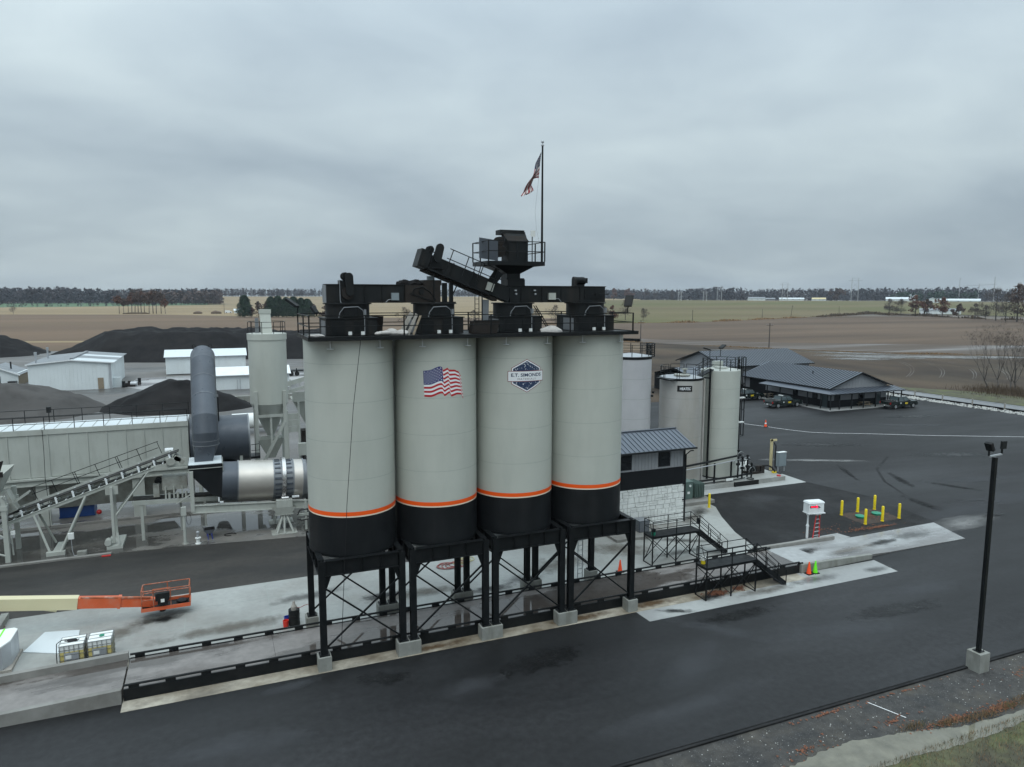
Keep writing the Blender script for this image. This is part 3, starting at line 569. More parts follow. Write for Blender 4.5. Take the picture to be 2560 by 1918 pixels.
def make_silo():
    T = thing('storage_silo', names[0], 'silo', (0,0,0), 'row of four asphalt storage silos')
    part('shell', MB().lathe((0,0,0), [(RS,7.43),(RS,15.555),(0.3,15.60)], 96), 'silo_paint', T)
    part('orange_stripe', MB().lathe((0,0,0), [(RS,7.228),(RS,7.43)], 96), 'orange', T)
    part('pin_stripe', MB().lathe((0,0,0), [(RS,7.165),(RS,7.228)], 96), 'cream', T)
    part('black_band', MB().lathe((0,0,0), [(.5,4.2),(RS-.05,5.19),(RS,5.2),(RS,7.165)], 96), 'black_paint', T)
    part('gate', MB().bx(-.45,.45,-.45,.45,3.95,4.25).cyl((-.9,0,4.1),(.9,0,4.1),.07,n=8), 'black_steel', T)
    for i, z in enumerate((14.45, 12.64, 10.81, 8.98)):
        part('weld_seam', MB().lathe((0,0,0), [(RS-.002,z-.011),(RS+.004,z),(RS-.002,z+.011)], 96), 'seam', T)
    lg = None
    for sx in (-1, 1):
        for sy in (-1, 1):
            mb = MB(); Hleg(mb, sx*LA, sy*LB, .74, 5.30); L = part('leg', mb, 'black_steel', T)
            mb = MB(); mb.bx(sx*LA-.24, sx*LA+.24, sy*LB-.24, sy*LB+.24, .71, .745)
            for i in (-1, 1):
                for j in (-1, 1): mb.cyl((sx*LA+i*.19, sy*LB+j*.19, .745), (sx*LA+i*.19, sy*LB+j*.19, .80), .022, n=6)
            part('base_plate', mb, 'black_steel', L)
            mb = MB(); mb.prism([(sx*(LA-.15), 4.56), (sx*(LA-.15), 3.75), (sx*(LA-.45), 4.56)], .03, 'y', sy*LB-.015); part('gusset', mb, 'black_steel', L)
    for sy in (-1, 1):
        mb = MB(); girder(mb, (-LA+.17, sy*LB), (LA-.17, sy*LB), 'x', 4.56, 5.30); part('girder', mb, 'black_steel', T)
        for s in (-1, 1):
            yb = sy*LB + s*.035; part('cross_brace', MB().bar((-s*(LA-.15), yb, 1.02), (s*(LA-.15), yb, 3.95), .075, .075), 'black_steel', T)
    for sx in (-1, 1):
        mb = MB(); girder(mb, (sx*LA, -LB+.17), (sx*LA, LB-.17), 'y', 4.56, 5.302); part('girder', mb, 'black_steel', T)
    part('top_ledge', MB().lathe((0,0,0), [(RS-.25,5.303),(RS+.02,5.303),(RS+.02,5.34),(RS,5.34)], 64), 'black_steel', T)
    for x in (-1.15, 1.15):
        mb = MB(); y = -math.sqrt((RS+.1)**2 - x*x); mb.cyl((x,y,15.60),(x,y,15.19),.028,n=6); mb.cyl((x,y,15.19),(x,y,15.15),.18,.16,n=12); mb.bar((x,y,15.5),(x*.9,y*.9,15.5),.03)
        part('bracket', mb, 'white_paint', T)
    # batcher on the roof
    b = part('batcher_skirt', MB().bx(-1.2, 1.2, -1.12, 1.12, 15.74, 16.52).bx(-1.26, 1.26, -1.18, 1.18, 16.52, 16.56), 'sooty_steel', T)
    part('skirt_door', MB().bx(.1, .78, -1.15, -1.122, 15.85, 16.4), 'black_steel', b); part('skirt_door', MB().bx(-.95, -.35, -1.15, -1.122, 15.85, 16.4), 'black_steel', b)
    part('side_plate', MB().bx(-1.24, -1.202, -1.0, .2, 15.76, 16.42), 'mid_grey_steel', b)
    n_ = part('batcher_drum', MB().lathe((0,0,0), [(1.05,16.56),(1.05,17.19),(1.16,17.19),(1.16,17.245),(.3,17.246)], 40), 'sooty_steel', T)
    part('drum_door', MB().bx(-.42, .30, -1.12, -.98, 16.60, 17.02), 'black_steel', n_)
    part('conduit', MB().tube([(-.6,-1.1,16.55),(-.55,-1.13,16.8),(-.35,-1.16,17.05),(.3,-1.17,17.08),(.55,-1.12,16.9),(.6,-1.15,16.5),(.6,-1.16,15.76)], .022, 6).cyl((.62,-1.2,16.7),(.62,-1.2,16.95),.06,n=8), 'mid_grey_steel', n_)
    for x in (-.12, .48): part('junction_box', MB().bx(x-.08, x+.08, -1.32, -1.24, 15.76, 15.92), 'plastic_white', T)
    return T
silo0 = make_silo(); silos = [silo0]
for k in (1, 2, 3): silos.append(dup(silo0, (SX[k], 0, 0), names[k]))

# concrete piers
pn = [('left', -LA), ('a', (SX[0]+SX[1])/2), ('b', (SX[1]+SX[2])/2), ('c', (SX[2]+SX[3])/2), ('right', SX[3]+LA)]
where = ['under the leftmost silo legs', 'between the cable silo and the flag silo', 'between the flag silo and the logo silo', 'between the logo silo and the rightmost silo', 'under the outer legs of the rightmost silo']
for (k, x), wh in zip(pn, where):
    hw = .31 if k in ('left', 'right') else .575
    for sy, side in ((-1, 'front'), (1, 'back')):
        b = .03; y0, y1 = sy*LB-.31, sy*LB+.31; mb = MB()
        mb.bx(x-hw, x+hw, y0, y1, -.05, .68)
        mb.add([(x-hw,y0,.68),(x+hw,y0,.68),(x+hw,y1,.68),(x-hw,y1,.68),(x-hw+b,y0+b,.71),(x+hw-b,y0+b,.71),(x+hw-b,y1-b,.71),(x-hw+b,y1-b,.71)], [(4,5,6,7),(0,1,5,4),(1,2,6,5),(2,3,7,6),(3,0,4,7)])
        solo('concrete_pier', mb, 'pier_concrete', ('roadside ' if sy < 0 else 'rear ') + 'concrete pier block ' + wh, 'pier', (x, sy*LB, 0), 'concrete piers of the silo frames')

# ------------------------------------------------ decals on the silos
def on_cyl(xc, deg, z, r): return (xc + r*math.cos(R(deg)), r*math.sin(R(deg)), z)
def flag_map(s, t):
    "s along the fly 0..1, t down 0..1 -> (angle, z)"
    def itp(x, xs, ys):
        for i in range(len(xs)-1):
            if x <= xs[i+1]:
                u = (x-xs[i])/(xs[i+1]-xs[i]); u = u*u*(3-2*u) if i != 9 else u
                return ys[i]*(1-u) + ys[i+1]*u
        return ys[-1]
    top = itp(s, [0,.12,.43,.48,.50,.63,.66,.80,.92,1], [13.99,14.01,14.2,14.17,14.03,14.12,14.03,14.02,13.93,13.72])
    bot = itp(s, [0,.14,.42,.455,.475,.62,.65,.82,.93,1], [12.72,12.71,12.88,12.86,12.74,12.88,12.70,12.78,12.76,12.54])
    at = itp(s, [0,1], [-121.3,-70.5]) if 0 else -121.3 + 51.5*s; ab = -120.0 + 54.6*s
    z = top*(1-t) + bot*t; return at*(1-t) + ab*t, z
mb = MB(); NS, NT = 60, 26
for j in range(NT+1):
    for i in range(NS+1):
        a, z = flag_map(i/NS, j/NT); mb.v.append(on_cyl(SX[1], a, z, RS+.006))
for j in range(NT):
    for i in range(NS):
        mb.f.append((j*(NS+1)+i, (j+1)*(NS+1)+i, (j+1)*(NS+1)+i+1, j*(NS+1)+i+1)); mb.sm.append(True)
        mb.mi.append(0 if (i < NS*.475 and j < 14) else (1 if (j//2) % 2 == 0 else 2))
fd = part('flag_decal', mb, ['flag_blue','flag_red','flag_white'], silos[1], 'printed waving stars and stripes flag')
mb = MB()
for j in range(9):
    for i in range(6 if j % 2 == 0 else 5):
        s = .035 + .081*i + (0 if j % 2 == 0 else .0405); t = .055 + j*.0535
        P_ = []
        for k in range(10):
            rr = (.0175 if k % 2 == 0 else .008); an = R(90 + 36*k); a, z = flag_map(max(0, s + rr*math.cos(an)), max(0, t - rr*1.9*math.sin(an))); P_.append(on_cyl(SX[1], a, z, RS+.010))
        a, z = flag_map(s, t); P_.append(on_cyl(SX[1], a, z, RS+.010)); mb.add(P_, [(k, (k+1) % 10, 10) for k in range(10)])
part('star', mb, 'flag_white', fd, kind='stuff')
# logo: hexagon, banner, words
def decal_poly(pts, r, n=14):
    "fill a convex polygon given as (arc metres, z) with vertical strips, bent onto the silo"
    xs0, xs1 = min(p[0] for p in pts), max(p[0] for p in pts); mb = MB()
    def span(x):
        zs = []
        for i in range(len(pts)):
            a, b = pts[i], pts[(i+1) % len(pts)]
            if min(a[0], b[0]) - 1e-9 <= x <= max(a[0], b[0]) + 1e-9:
                if abs(a[0]-b[0]) < 1e-9: zs += [a[1], b[1]]
                else: zs.append(a[1] + (b[1]-a[1])*(x-a[0])/(b[0]-a[0]))
        return min(zs), max(zs)
    xs = sorted(set([xs0 + (xs1-xs0)*i/n for i in range(n+1)] + [p[0] for p in pts]))
    for x in xs:
        lo, hi = span(x); d = -92.6 + math.degrees(x/RS); mb.v += [on_cyl(SX[2], d, lo, r), on_cyl(SX[2], d, hi, r)]
    for i in range(len(xs)-1): mb.f.append((2*i, 2*i+2, 2*i+3, 2*i+1)); mb.sm.append(True); mb.mi.append(0)
    return mb
def hexa(s, k=1.0): return [(0,13.555+.855*s),(.815*s,13.555+.41*s),(.815*s,13.555-.41*s),(0,13.555-.855*s),(-.815*s,13.555-.41*s),(-.815*s,13.555+.41*s)]
hx = part('logo_border', decal_poly(hexa(1.0), RS+.005), 'logo_red', silos[2])
part('logo_rim', decal_poly(hexa(.965), RS+.008), 'flag_white', hx)
part('logo_field', decal_poly(hexa(.885), RS+.011), 'logo_navy', hx)
mb = MB(); rr = random.Random(5)
for k in range(170):
    x = rr.uniform(-.68, .68); z = 13.555 + rr.choice((-1, 1))*rr.uniform(.29, .74); 
    if abs(z-13.555) > .74 - abs(x)*.55: continue
    s = rr.choice((.008,.010,.012,.016,.026)); n_ = rr.choice((3,4,5)); q = [on_cyl(SX[2], -92.6+math.degrees((x+s*rr.uniform(.6,1.4)*math.cos(6.28*i/n_+x*9))/RS), z+s*rr.uniform(.6,1.5)*math.sin(6.28*i/n_+x*9), RS+.0135) for i in range(n_)]
    mb.add(q, [tuple(range(n_))])
part('logo_fleck', mb, 'flag_white', hx, kind='stuff')
bn = part('banner_border', decal_poly([(-.995,13.265),(.985,13.265),(.985,13.81),(-.995,13.81)], RS+.016), 'logo_red', silos[2])
part('banner', decal_poly([(-.97,13.29),(.96,13.29),(.96,13.785),(-.97,13.785)], RS+.019), 'flag_white', bn)
def text_mesh(s, size, extr=0.0, spacing=1.0, bold=0.0):
    c = bpy.data.curves.new('lettering', 'FONT'); c.body = s; c.size = size; c.extrude = extr; c.space_character = spacing; c.align_x = 'CENTER'; c.offset = bold; c.resolution_u = 3
    o = bpy.data.objects.new('lettering', c); COL.objects.link(o); dg = bpy.context.evaluated_depsgraph_get(); me = bpy.data.meshes.new_from_object(o.evaluated_get(dg))
    vs_ = [tuple(v.co) for v in me.vertices]; fs = [tuple(p.vertices) for p in me.polygons]
    bpy.data.objects.remove(o); bpy.data.curves.remove(c); bpy.data.meshes.remove(me); return vs_, fs
def bent_text(s, w, h, x0, z0, r, xc, deg0, rad, bold=0.0, spacing=1.0):
    v, f = text_mesh(s, 1.0, 0, spacing, bold); xa, xb = min(p[0] for p in v), max(p[0] for p in v); ya, yb = min(p[1] for p in v), max(p[1] for p in v)
    mb = MB(); q = []
    for p in v:
        x = x0 + ((p[0]-xa)/(xb-xa) - .5)*w; z = z0 + ((p[1]-ya)/(yb-ya) - .5)*h; d = R(deg0 + math.degrees(x/rad)); q.append((xc[0] + r*math.cos(d), xc[1] + r*math.sin(d), z))
    mb.add(q, f); return mb
part('lettering', bent_text('E.T. SIMONDS', 1.64, .175, 0, 13.60, RS+.023, (SX[2], 0), -92.6, RS, .022), 'logo_navy', bn)
part('lettering', bent_text('MATERIALS', .98, .095, 0, 13.395, RS+.023, (SX[2], 0), -92.6, RS, 0.0, 1.25), 'sign_grey', bn)

# hanging cable on the first silo
solo('hanging_cable', MB().tube([(.15,-2.52,16.1),(.1,-2.56,15.4),(-.3,-2.62,12.5),(-.72,-2.70,8.0),(-.95,-2.74,4.5),(-1.15,-2.72,1.3),(-1.2,-2.3,.8),(-1.25,-1.7,.56)], .014, 5), 'cable', 'thin dark cable hanging down the front of the leftmost silo', 'cable', (-.5,-2.6,.56))

# ================================================================== SILO TOP WALKWAY
DX0, DX1, DY0, DY1, DZ = -2.16, 14.95, -2.5, 2.05, 15.72
T = thing('silo_walkway', 'black steel walkway with handrails across the tops of the four silos', 'walkway', (6.4, 0, 15.6))
xs = [DX0, 2.18, 6.53, 10.88, DX1]
for i in range(4): part('deck_plate', MB().bx(xs[i]+.005, xs[i+1]-.005, DY0+.06, DY1-.06, DZ-.05, DZ-.01), 'sooty_steel', T)
for y in (DY0, DY1): part('edge_channel', MB().bx(DX0, DX1, y-.03, y+.03, DZ-.15, DZ+.03).bx(DX0, DX1, y, y+(.14 if y < 0 else -.14), DZ-.152, DZ-.135), 'black_steel', T)
for x in (DX0, DX1): part('edge_channel', MB().bx(x-.03, x+.03, DY0+.031, DY1-.031, DZ-.15, DZ+.03), 'black_steel', T)
def post_at(T, x, y, h=1.0, w=.06, z=DZ): return part('rail_post', MB().bx(x-w/2, x+w/2, y-w/2, y+w/2, z-.02, z+h), 'black_steel', T)
fp = post_at(T, DX0+.03, DY0+.03)
for x in (2.18, 6.53, 10.88, DX1-.32): share('rail_post', fp, T, (x-DX0-.03, 0, 0))
for x in (DX0+.03, 0.9, 3.9, 6.9, 9.9, 12.6, DX1-.32): share('rail_post', fp, T, (x-DX0-.03, DY1-DY0-.06, 0))
for y in (-.3,): share('rail_post', fp, T, (0, y-DY0-.03, 0)); share('rail_post', fp, T, (DX1-.35-DX0, y-DY0-.03, 0))
for z in (DZ+.98, DZ+.50):
    for y in (DY0+.03, DY1-.03): part('rail', MB().bx(DX0+.03, DX1-.32, y-.022, y+.022, z-.022, z+.022), 'black_steel', T)
    for x in (DX0+.03, DX1-.32): part('rail', MB().bx(x-.023, x+.023, DY0+.03, DY1-.03, z-.021, z+.021), 'black_steel', T)
def floodlight(name, lab, base, az, tilt=35, h=.5, grp=None, size=.34):
    T = thing(name, lab, 'floodlight', base, grp); x, y, z = base
    part('stem', MB().tube([(x,y,z),(x,y,z+h*.7),(x+.05,y,z+h)], .03, 6), 'black_steel', T)
    ca, sa = math.cos(R(az)), math.sin(R(az)); ct, st = math.cos(R(tilt)), math.sin(R(tilt))
    c = Vector((x, y, z+h)); f = Vector((ca*ct, sa*ct, st)); r = Vector((-sa, ca, 0)); u = f.cross(r)
    mb = MB(); P_ = []
    for k in (0, .95*size*2):
        for i, j in ((-1,-1),(1,-1),(1,1),(-1,1)): P_.append(c + f*k + r*(i*size*.62) + u*(j*.06))
    mb.add(P_, [(3,2,1,0),(4,5,6,7),(0,1,5,4),(1,2,6,5),(2,3,7,6),(3,0,4,7)]); hd = part('lamp_head', mb, 'sooty_steel', T)
    mb = MB(); P_ = [c + f*k + r*(i*size*.5) - u*.066 for k, i in ((.08,-1),(.08,1),(size*1.75,1),(size*1.75,-1))]; mb.add(P_, [(0,1,2,3)]); part('lens', mb, 'galvanised', hd)
    return T
floodlight('floodlight', 'black floodlight tilted up on the right end of the silo walkway', (DX1-.32, -1.9, DZ+.98), 40, 60, .35)
floodlight('floodlight', 'black floodlight leaning out at the left end of the silo walkway', (DX0+.03, DY1-.1, DZ+.98), 150, 35, .35)
floodlight('floodlight', 'small pale floodlight tilted beside the left walkway railing', (DX0+.4, DY0+.2, DZ+.98), 130, 50, .12, size=.2)
# ---- sacks, boards and odds on the walkway
def lump(cx, cy, cz, r, seed, sc=(1,1,.5), n=14, m=8):
    mb = MB(); mb.sphere((cx,cy,cz), r, n, m, sc)
    mb.v = [tuple(Vector((cx,cy,cz)) + (Vector(p)-Vector((cx,cy,cz)))*(1+.45*noise.noise(Vector(p)*3.1/r*.35 + Vector((seed,0,0))))) for p in mb.v]; return mb
T = thing('cloth_heap', 'heap of crumpled white sacks on the walkway between first two silos', 'sacks', (1.75,-1.4,DZ))
for i, (x, y, r) in enumerate([(1.45,-1.5,.28),(1.9,-1.2,.40),(2.35,-1.4,.30),(1.15,-1.6,.2)]): part('sack', lump(x, y, DZ+.10, r, i*3), 'cloth_white', T)
solo('cloth_heap', lump(10.3,-1.4,DZ+.10,.4,9,(1.5,1,.5)), 'cloth_white', 'crumpled white sack on the walkway beside the logo silo', 'sacks', (10.3,-1.4,DZ))
solo('cloth_heap', lump(-1.75,-1.9,DZ+.06,.22,4,(1.6,1,.4)), 'cloth_white', 'small white rag on the left corner of the silo walkway', 'rag', (-1.75,-1.9,DZ))
for i, (x, dx, lab) in enumerate([(2.75,.42,'widest grey board leaning on the flag silo hopper'),(3.0,.30,'middle grey board leaning on the flag silo hopper'),(3.2,.22,'narrow dark board leaning on the flag silo hopper')]):
    mb = MB(); mb.bar((x-dx-.1,-1.45,DZ), (x+.12,-1.25,DZ+1.05-.05*i), .2-.05*i, .035, (0,1,0)); solo('leaning_board', mb, 'wood_grey' if i < 2 else 'wood', lab, 'board', (x-dx,-1.45,DZ), 'boards leaning on the flag silo hopper')
solo('steel_barrel', MB().lathe((1.55,.75,DZ), [(.01,0),(.30,0),(.32,.3),(.31,.32),(.33,.34),(.37,.85),(.34,.85),(.30,.1)], 20), 'rusty_soot', 'rusty open barrel on the silo walkway beside the left hopper', 'barrel', (1.55,.75,DZ))
T = thing('scrap_bin', 'dark rusty steel bin on the walkway between flag and logo silos', 'bin', (6.6,-1.2,DZ))
mb = MB(); mb.prism([(5.92,DZ),(7.2,DZ),(7.35,DZ+.62),(5.98,DZ+.62)], .7, 'y', -1.55); part('bin_body', mb, 'rusty_soot', T)
part('bin_rim', MB().bx(5.95,7.38,-1.57,-1.52,DZ+.622,DZ+.67), 'sooty_steel', T)
T = thing('step_ladder', 'dark ladder leaning on the logo silo hopper', 'ladder', (9.95,-1.3,DZ))
for s in (0,.28): part('rail', MB().bar((10.35,-1.35+s,DZ),(9.55,-1.1+s,17.1),.045), 'black_steel', T)
for k in range(6): t = .1+k*.15; part('rung', MB().bar((10.35-.8*t,-1.35+.25*t,DZ+1.38*t),(10.35-.8*t,-1.07+.25*t,DZ+1.38*t),.03), 'black_steel', T)

# ================================================================== DRAG CONVEYORS, HEAD PLATFORM, FLAG
def motor(mb, a, b, r):
    "finned motor body between a and b"
    mb.cyl(a, b, r, n=14); d = (Vector(b)-Vector(a)).normalized()
    for k in range(5):
        p = Vector(a) + (Vector(b)-Vector(a))*(.15+.17*k); mb.cyl(p - d*.008, p + d*.008, r*1.12, n=14)
def slot_poly(x0, z0, x1, z1, r, n=8):
    "rounded chain guard outline between two centres"
    a = math.atan2(z1-z0, x1-x0); pts = []
    for k in range(n+1): t = a + math.pi/2 + math.pi*k/n; pts.append((x0 + r*math.cos(t), z0 + r*math.sin(t)))
    for k in range(n+1): t = a - math.pi/2 + math.pi*k/n; pts.append((x1 + r*math.cos(t), z1 + r*math.sin(t)))
    return pts
T = thing('drag_conveyor', 'black horizontal drag conveyor box bridging the first two silo tops', 'conveyor', (1.8, 0, 17.25))
xs = [-1.05, -.2, .78, 1.62, 2.74]
for a, b in zip(xs, xs[1:]): part('casing_panel', MB().bx(a+.006, b-.006, -.45, .45, 17.255, 18.12), 'sooty_steel', T)
for x in xs[1:-1]: part('flange', MB().bx(x-.03, x+.03, -.49, .49, 17.25, 18.15), 'black_steel', T)
part('cover', MB().bx(-1.08, 2.74, -.5, .5, 18.121, 18.15), 'sooty_steel', T)
part('head_box', MB().bx(2.75, 4.55, -.55, .55, 17.26, 18.12).bx(3.75, 4.62, -.5, .5, 18.12, 18.38), 'rusty_soot', T)
part('end_plate', MB().bx(-1.10, -1.055, -.48, .48, 17.27, 18.10), 'mid_grey_steel', T)
g_ = part('chain_guard', MB().prism(slot_poly(.05,17.78,.02,18.5,.19), .12, 'y', -.62), 'sooty_steel', T)
mb = MB(); motor(mb, (-.12,-.5,18.52), (-.12,.1,18.52), .17); part('motor', mb, 'black_steel', T)
part('motor_base', MB().bx(-.4,.2,-.45,.2,18.151,18.33), 'black_steel', T)
mb = MB(); mb.cyl((-.05,-.47,17.72),(-.05,-.56,17.72),.3,n=16); part('bearing', mb, 'rusty_soot', T)
part('control_box', MB().bx(2.05,2.42,-.60,-.452,17.38,17.74), 'elec_grey', T)
part('conduit', MB().tube([(2.05,-.5,17.42),(1.9,-.5,17.4),(1.78,-.5,17.28)],.02,6).tube([(-.42,-.52,18.35),(-.42,-.54,17.4),(-.35,-.7,17.0)],.018,6), 'mid_grey_steel', T)
mb = MB(); mb.bar((3.0,-.57,17.72),(4.15,-.57,17.32),.04,.05); mb.tube([(3.1,-.57,17.7),(3.2,-.58,17.95),(3.6,-.58,18.05),(4.0,-.58,17.8),(4.3,-.56,17.4)],.025,6); mb.cyl((3.55,-.55,17.8),(3.55,-.62,17.8),.13,n=12); part('tensioner', mb, 'black_steel', T)
mb = MB()
for i in range(7): mb.add(*[(l.v, l.f) for l in [lump(2.55+.17*i, -.1+.1*(i%2), 18.17, .16+.05*(i%3), i*2.3, (1.2,1,.9), 8, 5)]][0])
part('residue', mb, 'asphalt_pile', T, 'heap of spilled black residue on the cover')
part('side_box', MB().bx(4.05,4.32,-.1,.2,18.381,18.58), 'elec_grey', T)
part('support_frame', MB().bx(4.75,4.98,-.3,-.1,16.9,18.25).bx(5.12,5.3,-.3,-.1,16.9,18.3).bx(4.6,5.4,-.4,.2,17.2,17.3), 'black_steel', T)

T = thing('drag_conveyor', 'black horizontal drag conveyor box leading to the rightmost silo top', 'conveyor', (11, 0, 17.25))
xs = [8.35, 9.0, 10.2, 11.35, 12.5, 14.06]
for a, b in zip(xs, xs[1:]): part('casing_panel', MB().bx(a+.006, b-.006, -.45, .45, 17.255, 18.10), 'sooty_steel', T)
for x in xs[1:-1]: part('flange', MB().bx(x-.03, x+.03, -.49, .49, 17.25, 18.13), 'black_steel', T)
part('cover', MB().bx(8.35, 14.1, -.5, .5, 18.101, 18.13), 'sooty_steel', T)
part('access_door', MB().bx(12.75,13.85,-.49,-.452,17.45,17.95), 'black_steel', T)
part('shaft', MB().cyl((13.2,-.5,17.7),(14.25,-.5,17.7),.025,n=6).cyl((13.5,-.45,17.7),(13.5,-.56,17.7),.1,n=10), 'black_steel', T)
mb = MB(); motor(mb, (12.45,.1,18.42), (13.05,.1,18.42), .2); mb.bx(13.05,13.2,0,.25,18.3,18.58); part('motor', mb, 'black_steel', T)
part('chain_guard', MB().prism(slot_poly(0,18.15,0,18.45,.2), .12, 'x', 12.3), 'sooty_steel', T)
part('motor_base', MB().bx(12.5,12.95,-.1,.3,18.131,18.22), 'black_steel', T)
part('control_box', MB().bx(10.55,10.95,-.62,-.452,17.4,17.76), 'plant_paint', T)
part('conduit', MB().tube([(10.95,-.55,17.46),(11.15,-.55,17.45),(11.3,-.55,17.28)],.02,6), 'mid_grey_steel', T)
for x in (8.65, 9.75): part('sensor', MB().bx(x-.06,x+.06,-.55,-.452,17.85,17.92).cyl((x+.03,-.45,17.7),(x+.03,-.58,17.7),.05,n=8), 'galvanised', T)

T = thing('inclined_conveyor', 'black inclined drag conveyor rising from the logo silo towards the flag silo', 'conveyor', (6, 0, 17.4))
A_, B_ = Vector((8.4, 0, 17.62)), Vector((4.1, 0, 19.28)); D_ = (B_-A_).normalized(); N_ = Vector((-D_.z, 0, D_.x)); N_ = N_ if N_.z > 0 else -N_
nseg = 4
for k in range(nseg):
    a = A_ + (B_-A_)*(k/nseg) + D_*.006; b = A_ + (B_-A_)*((k+1)/nseg) - D_*.006; part('casing_panel', MB().bar(a, b, .84, .72, N_), 'sooty_steel', T)
    if k: q = A_ + (B_-A_)*(k/nseg); part('flange', MB().bar(q - D_*.03, q + D_*.03, .92, .78, N_), 'black_steel', T)
part('side_ledge', MB().bar(A_ + D_*1.2 - N_*.40 + Vector((0,-.55,0)), B_ + D_*.05 - N_*.40 + Vector((0,-.55,0)), .34, .10, N_), 'black_steel', T)
part('under_pan', MB().bar(A_ + D_*.6 - N_*.47, B_ - N_*.47 + D_*.2, .7, .16, N_), 'rusty_soot', T)
h = part('head_box', MB().bar(B_ + D_*.05 + N_*.03, B_ + D_*.62 + N_*.0, .95, .92, N_), 'sooty_steel', T)
part('head_flap', MB().bar(B_ + D_*.1 + N_*.02 + Vector((0,-.5,0)), B_ + D_*.5 + N_*.02 + Vector((0,-.5,0)), .04, .7, N_), 'sooty_steel', h)
part('chain_guard', MB().prism(slot_poly(4.42,19.45,4.55,19.98,.2), .14, 'y', -.62), 'sooty_steel', T)
mb = MB(); motor(mb, (4.15,-.35,19.9), (4.15,.15,19.9), .16); part('motor', mb, 'black_steel', T)
part('motor_frame', MB().bar((3.75,-.5,19.0),(4.15,-.5,20.05),.05).bar((4.0,-.5,19.0),(4.45,-.5,20.1),.05).bar((3.75,-.5,19.2),(4.1,-.5,19.2),.05).bar((4.0,-.5,19.75),(4.35,-.5,19.75),.05).bx(3.7,4.7,-.6,-.1,18.95,19.0), 'black_steel', T)
for t in (.18,.36,.55,.74): q = A_ + (B_-A_)*(t+.08); part('rail_post', MB().bar(q - N_*.35 + Vector((0,-.68,0)), q + N_*.95 + Vector((0,-.68,0)), .04), 'black_steel', T)
for hgt in (.95,.45): part('handrail', MB().bar(A_ + (B_-A_)*.24 + N_*hgt + Vector((0,-.68,0)), A_ + (B_-A_)*.86 + N_*hgt + Vector((0,-.68,0)), .04), 'black_steel', T)
for s in (0,.3): part('ladder_rail', MB().bar((6.05+s,-.74,18.15),(6.4+s,-.74,19.3),.035), 'black_steel', T)
part('control_box', MB().bar((7.05,-.5,18.12),(7.4,-.5,18.0),.12,.42,(0,0,1)), 'plant_paint', T)
part('brace', MB().bar((4.2,-.6,15.75),(4.2,-.6,18.95),.05).bar((6.75,-.6,15.75),(6.75,-.6,17.75),.05).bar((5.25,-.3,17.6),(5.55,-.3,18.25),.05), 'black_steel', T)
T = thing('access_ladder', 'narrow black ladder from the walkway to the inclined conveyor', 'ladder', (6.55, -.3, DZ))
for s in (0,.22): part('rail', MB().bx(6.45+s,6.48+s,-.32,-.28,DZ,17.75), 'black_steel', T)
for k in range(8): part('rung', MB().bx(6.48,6.67,-.31,-.29,DZ+.2+.25*k,DZ+.225+.25*k), 'black_steel', T)
part('leaning_plate', MB().bar((7.05,-.2,DZ+.05),(7.1,-.2,17.4),.34,.05,(0,1,0)), 'mid_grey_steel', T)
# spilled cover plates behind
T = thing('head_platform', 'black railed platform with elevator head box above the logo silo', 'platform', (8.5, 0, 18.1))
PX0, PX1, PY0, PY1, PZ = 6.88, 10.0, -1.2, 1.15, 19.36
part('deck_plate', MB().bx(PX0+.05, PX1-.05, PY0+.05, PY1-.05, PZ-.05, PZ-.01), 'sooty_steel', T)
for y in (PY0, PY1): part('edge_channel', MB().bx(PX0, PX1, y-.03, y+.03, PZ-.21, PZ), 'black_steel', T)
for x in (PX0, PX1): part('edge_channel', MB().bx(x-.03, x+.03, PY0+.031, PY1-.031, PZ-.209, PZ-.001), 'black_steel', T)
for x, y in ((PX0,PY0),(8.45,PY0),(PX1,PY0),(PX0,PY1),(8.2,PY1),(PX1,PY1),(PX0,0),(PX1,0)): part('rail_post', MB().bx(x-.027,x+.027,y-.027,y+.027,PZ,PZ+1.0), 'black_steel', T)
for z in (PZ+1.0, PZ+.5):
    for y in (PY0, PY1): part('rail', MB().bx(PX0, PX1, y-.02, y+.02, z-.02, z+.02), 'black_steel', T)
    for x in (PX0, PX1): part('rail', MB().bx(x-.021, x+.021, PY0, PY1, z-.019, z+.019), 'black_steel', T)
mb = MB(); mb.add([(7.3,-.95,19.15),(9.6,-.95,19.15),(9.6,.9,19.15),(7.3,.9,19.15),(8.2,-.42,18.75),(8.95,-.42,18.75),(8.95,.42,18.75),(8.2,.42,18.75)], [(0,1,5,4),(1,2,6,5),(2,3,7,6),(3,0,4,7),(3,2,1,0),(4,5,6,7)]); mb.bx(8.2,8.95,-.42,.42,18.45,18.76); mb.bx(8.22,9.2,-.48,.48,18.131,18.46); mb.bx(8.15,9.15,-.5,.5,18.44,18.52)
part('chute', mb, 'black_paint', T)
part('chute_plate', MB().bar((7.35,-.45,18.3),(7.75,-.45,18.85),.05,.5,(1,0,0)), 'sooty_steel', T)
mb = MB(); mb.prism([(-.45,PZ),(.5,PZ),(.5,20.95),(-.05,20.95),(-.05,20.93),(-.45,20.40)], 1.12, 'x', 8.26); hb = part('head_casing', mb, 'sooty_steel', T)
part('hood', MB().prism([(-.12,20.78),(.56,20.78),(.56,21.02),(-.12,21.02)], 1.36, 'x', 7.95), 'sooty_steel', hb)
part('hood_front', MB().add([(8.22,-.5,20.42),(9.42,-.5,20.42),(9.3,-.13,20.80),(8.1,-.13,20.80)], [(0,1,2,3)]).add([(8.22,-.5,20.38),(9.42,-.5,20.38),(9.42,-.5,20.42),(8.22,-.5,20.42)], [(0,1,2,3)]), 'rusty_soot', hb)
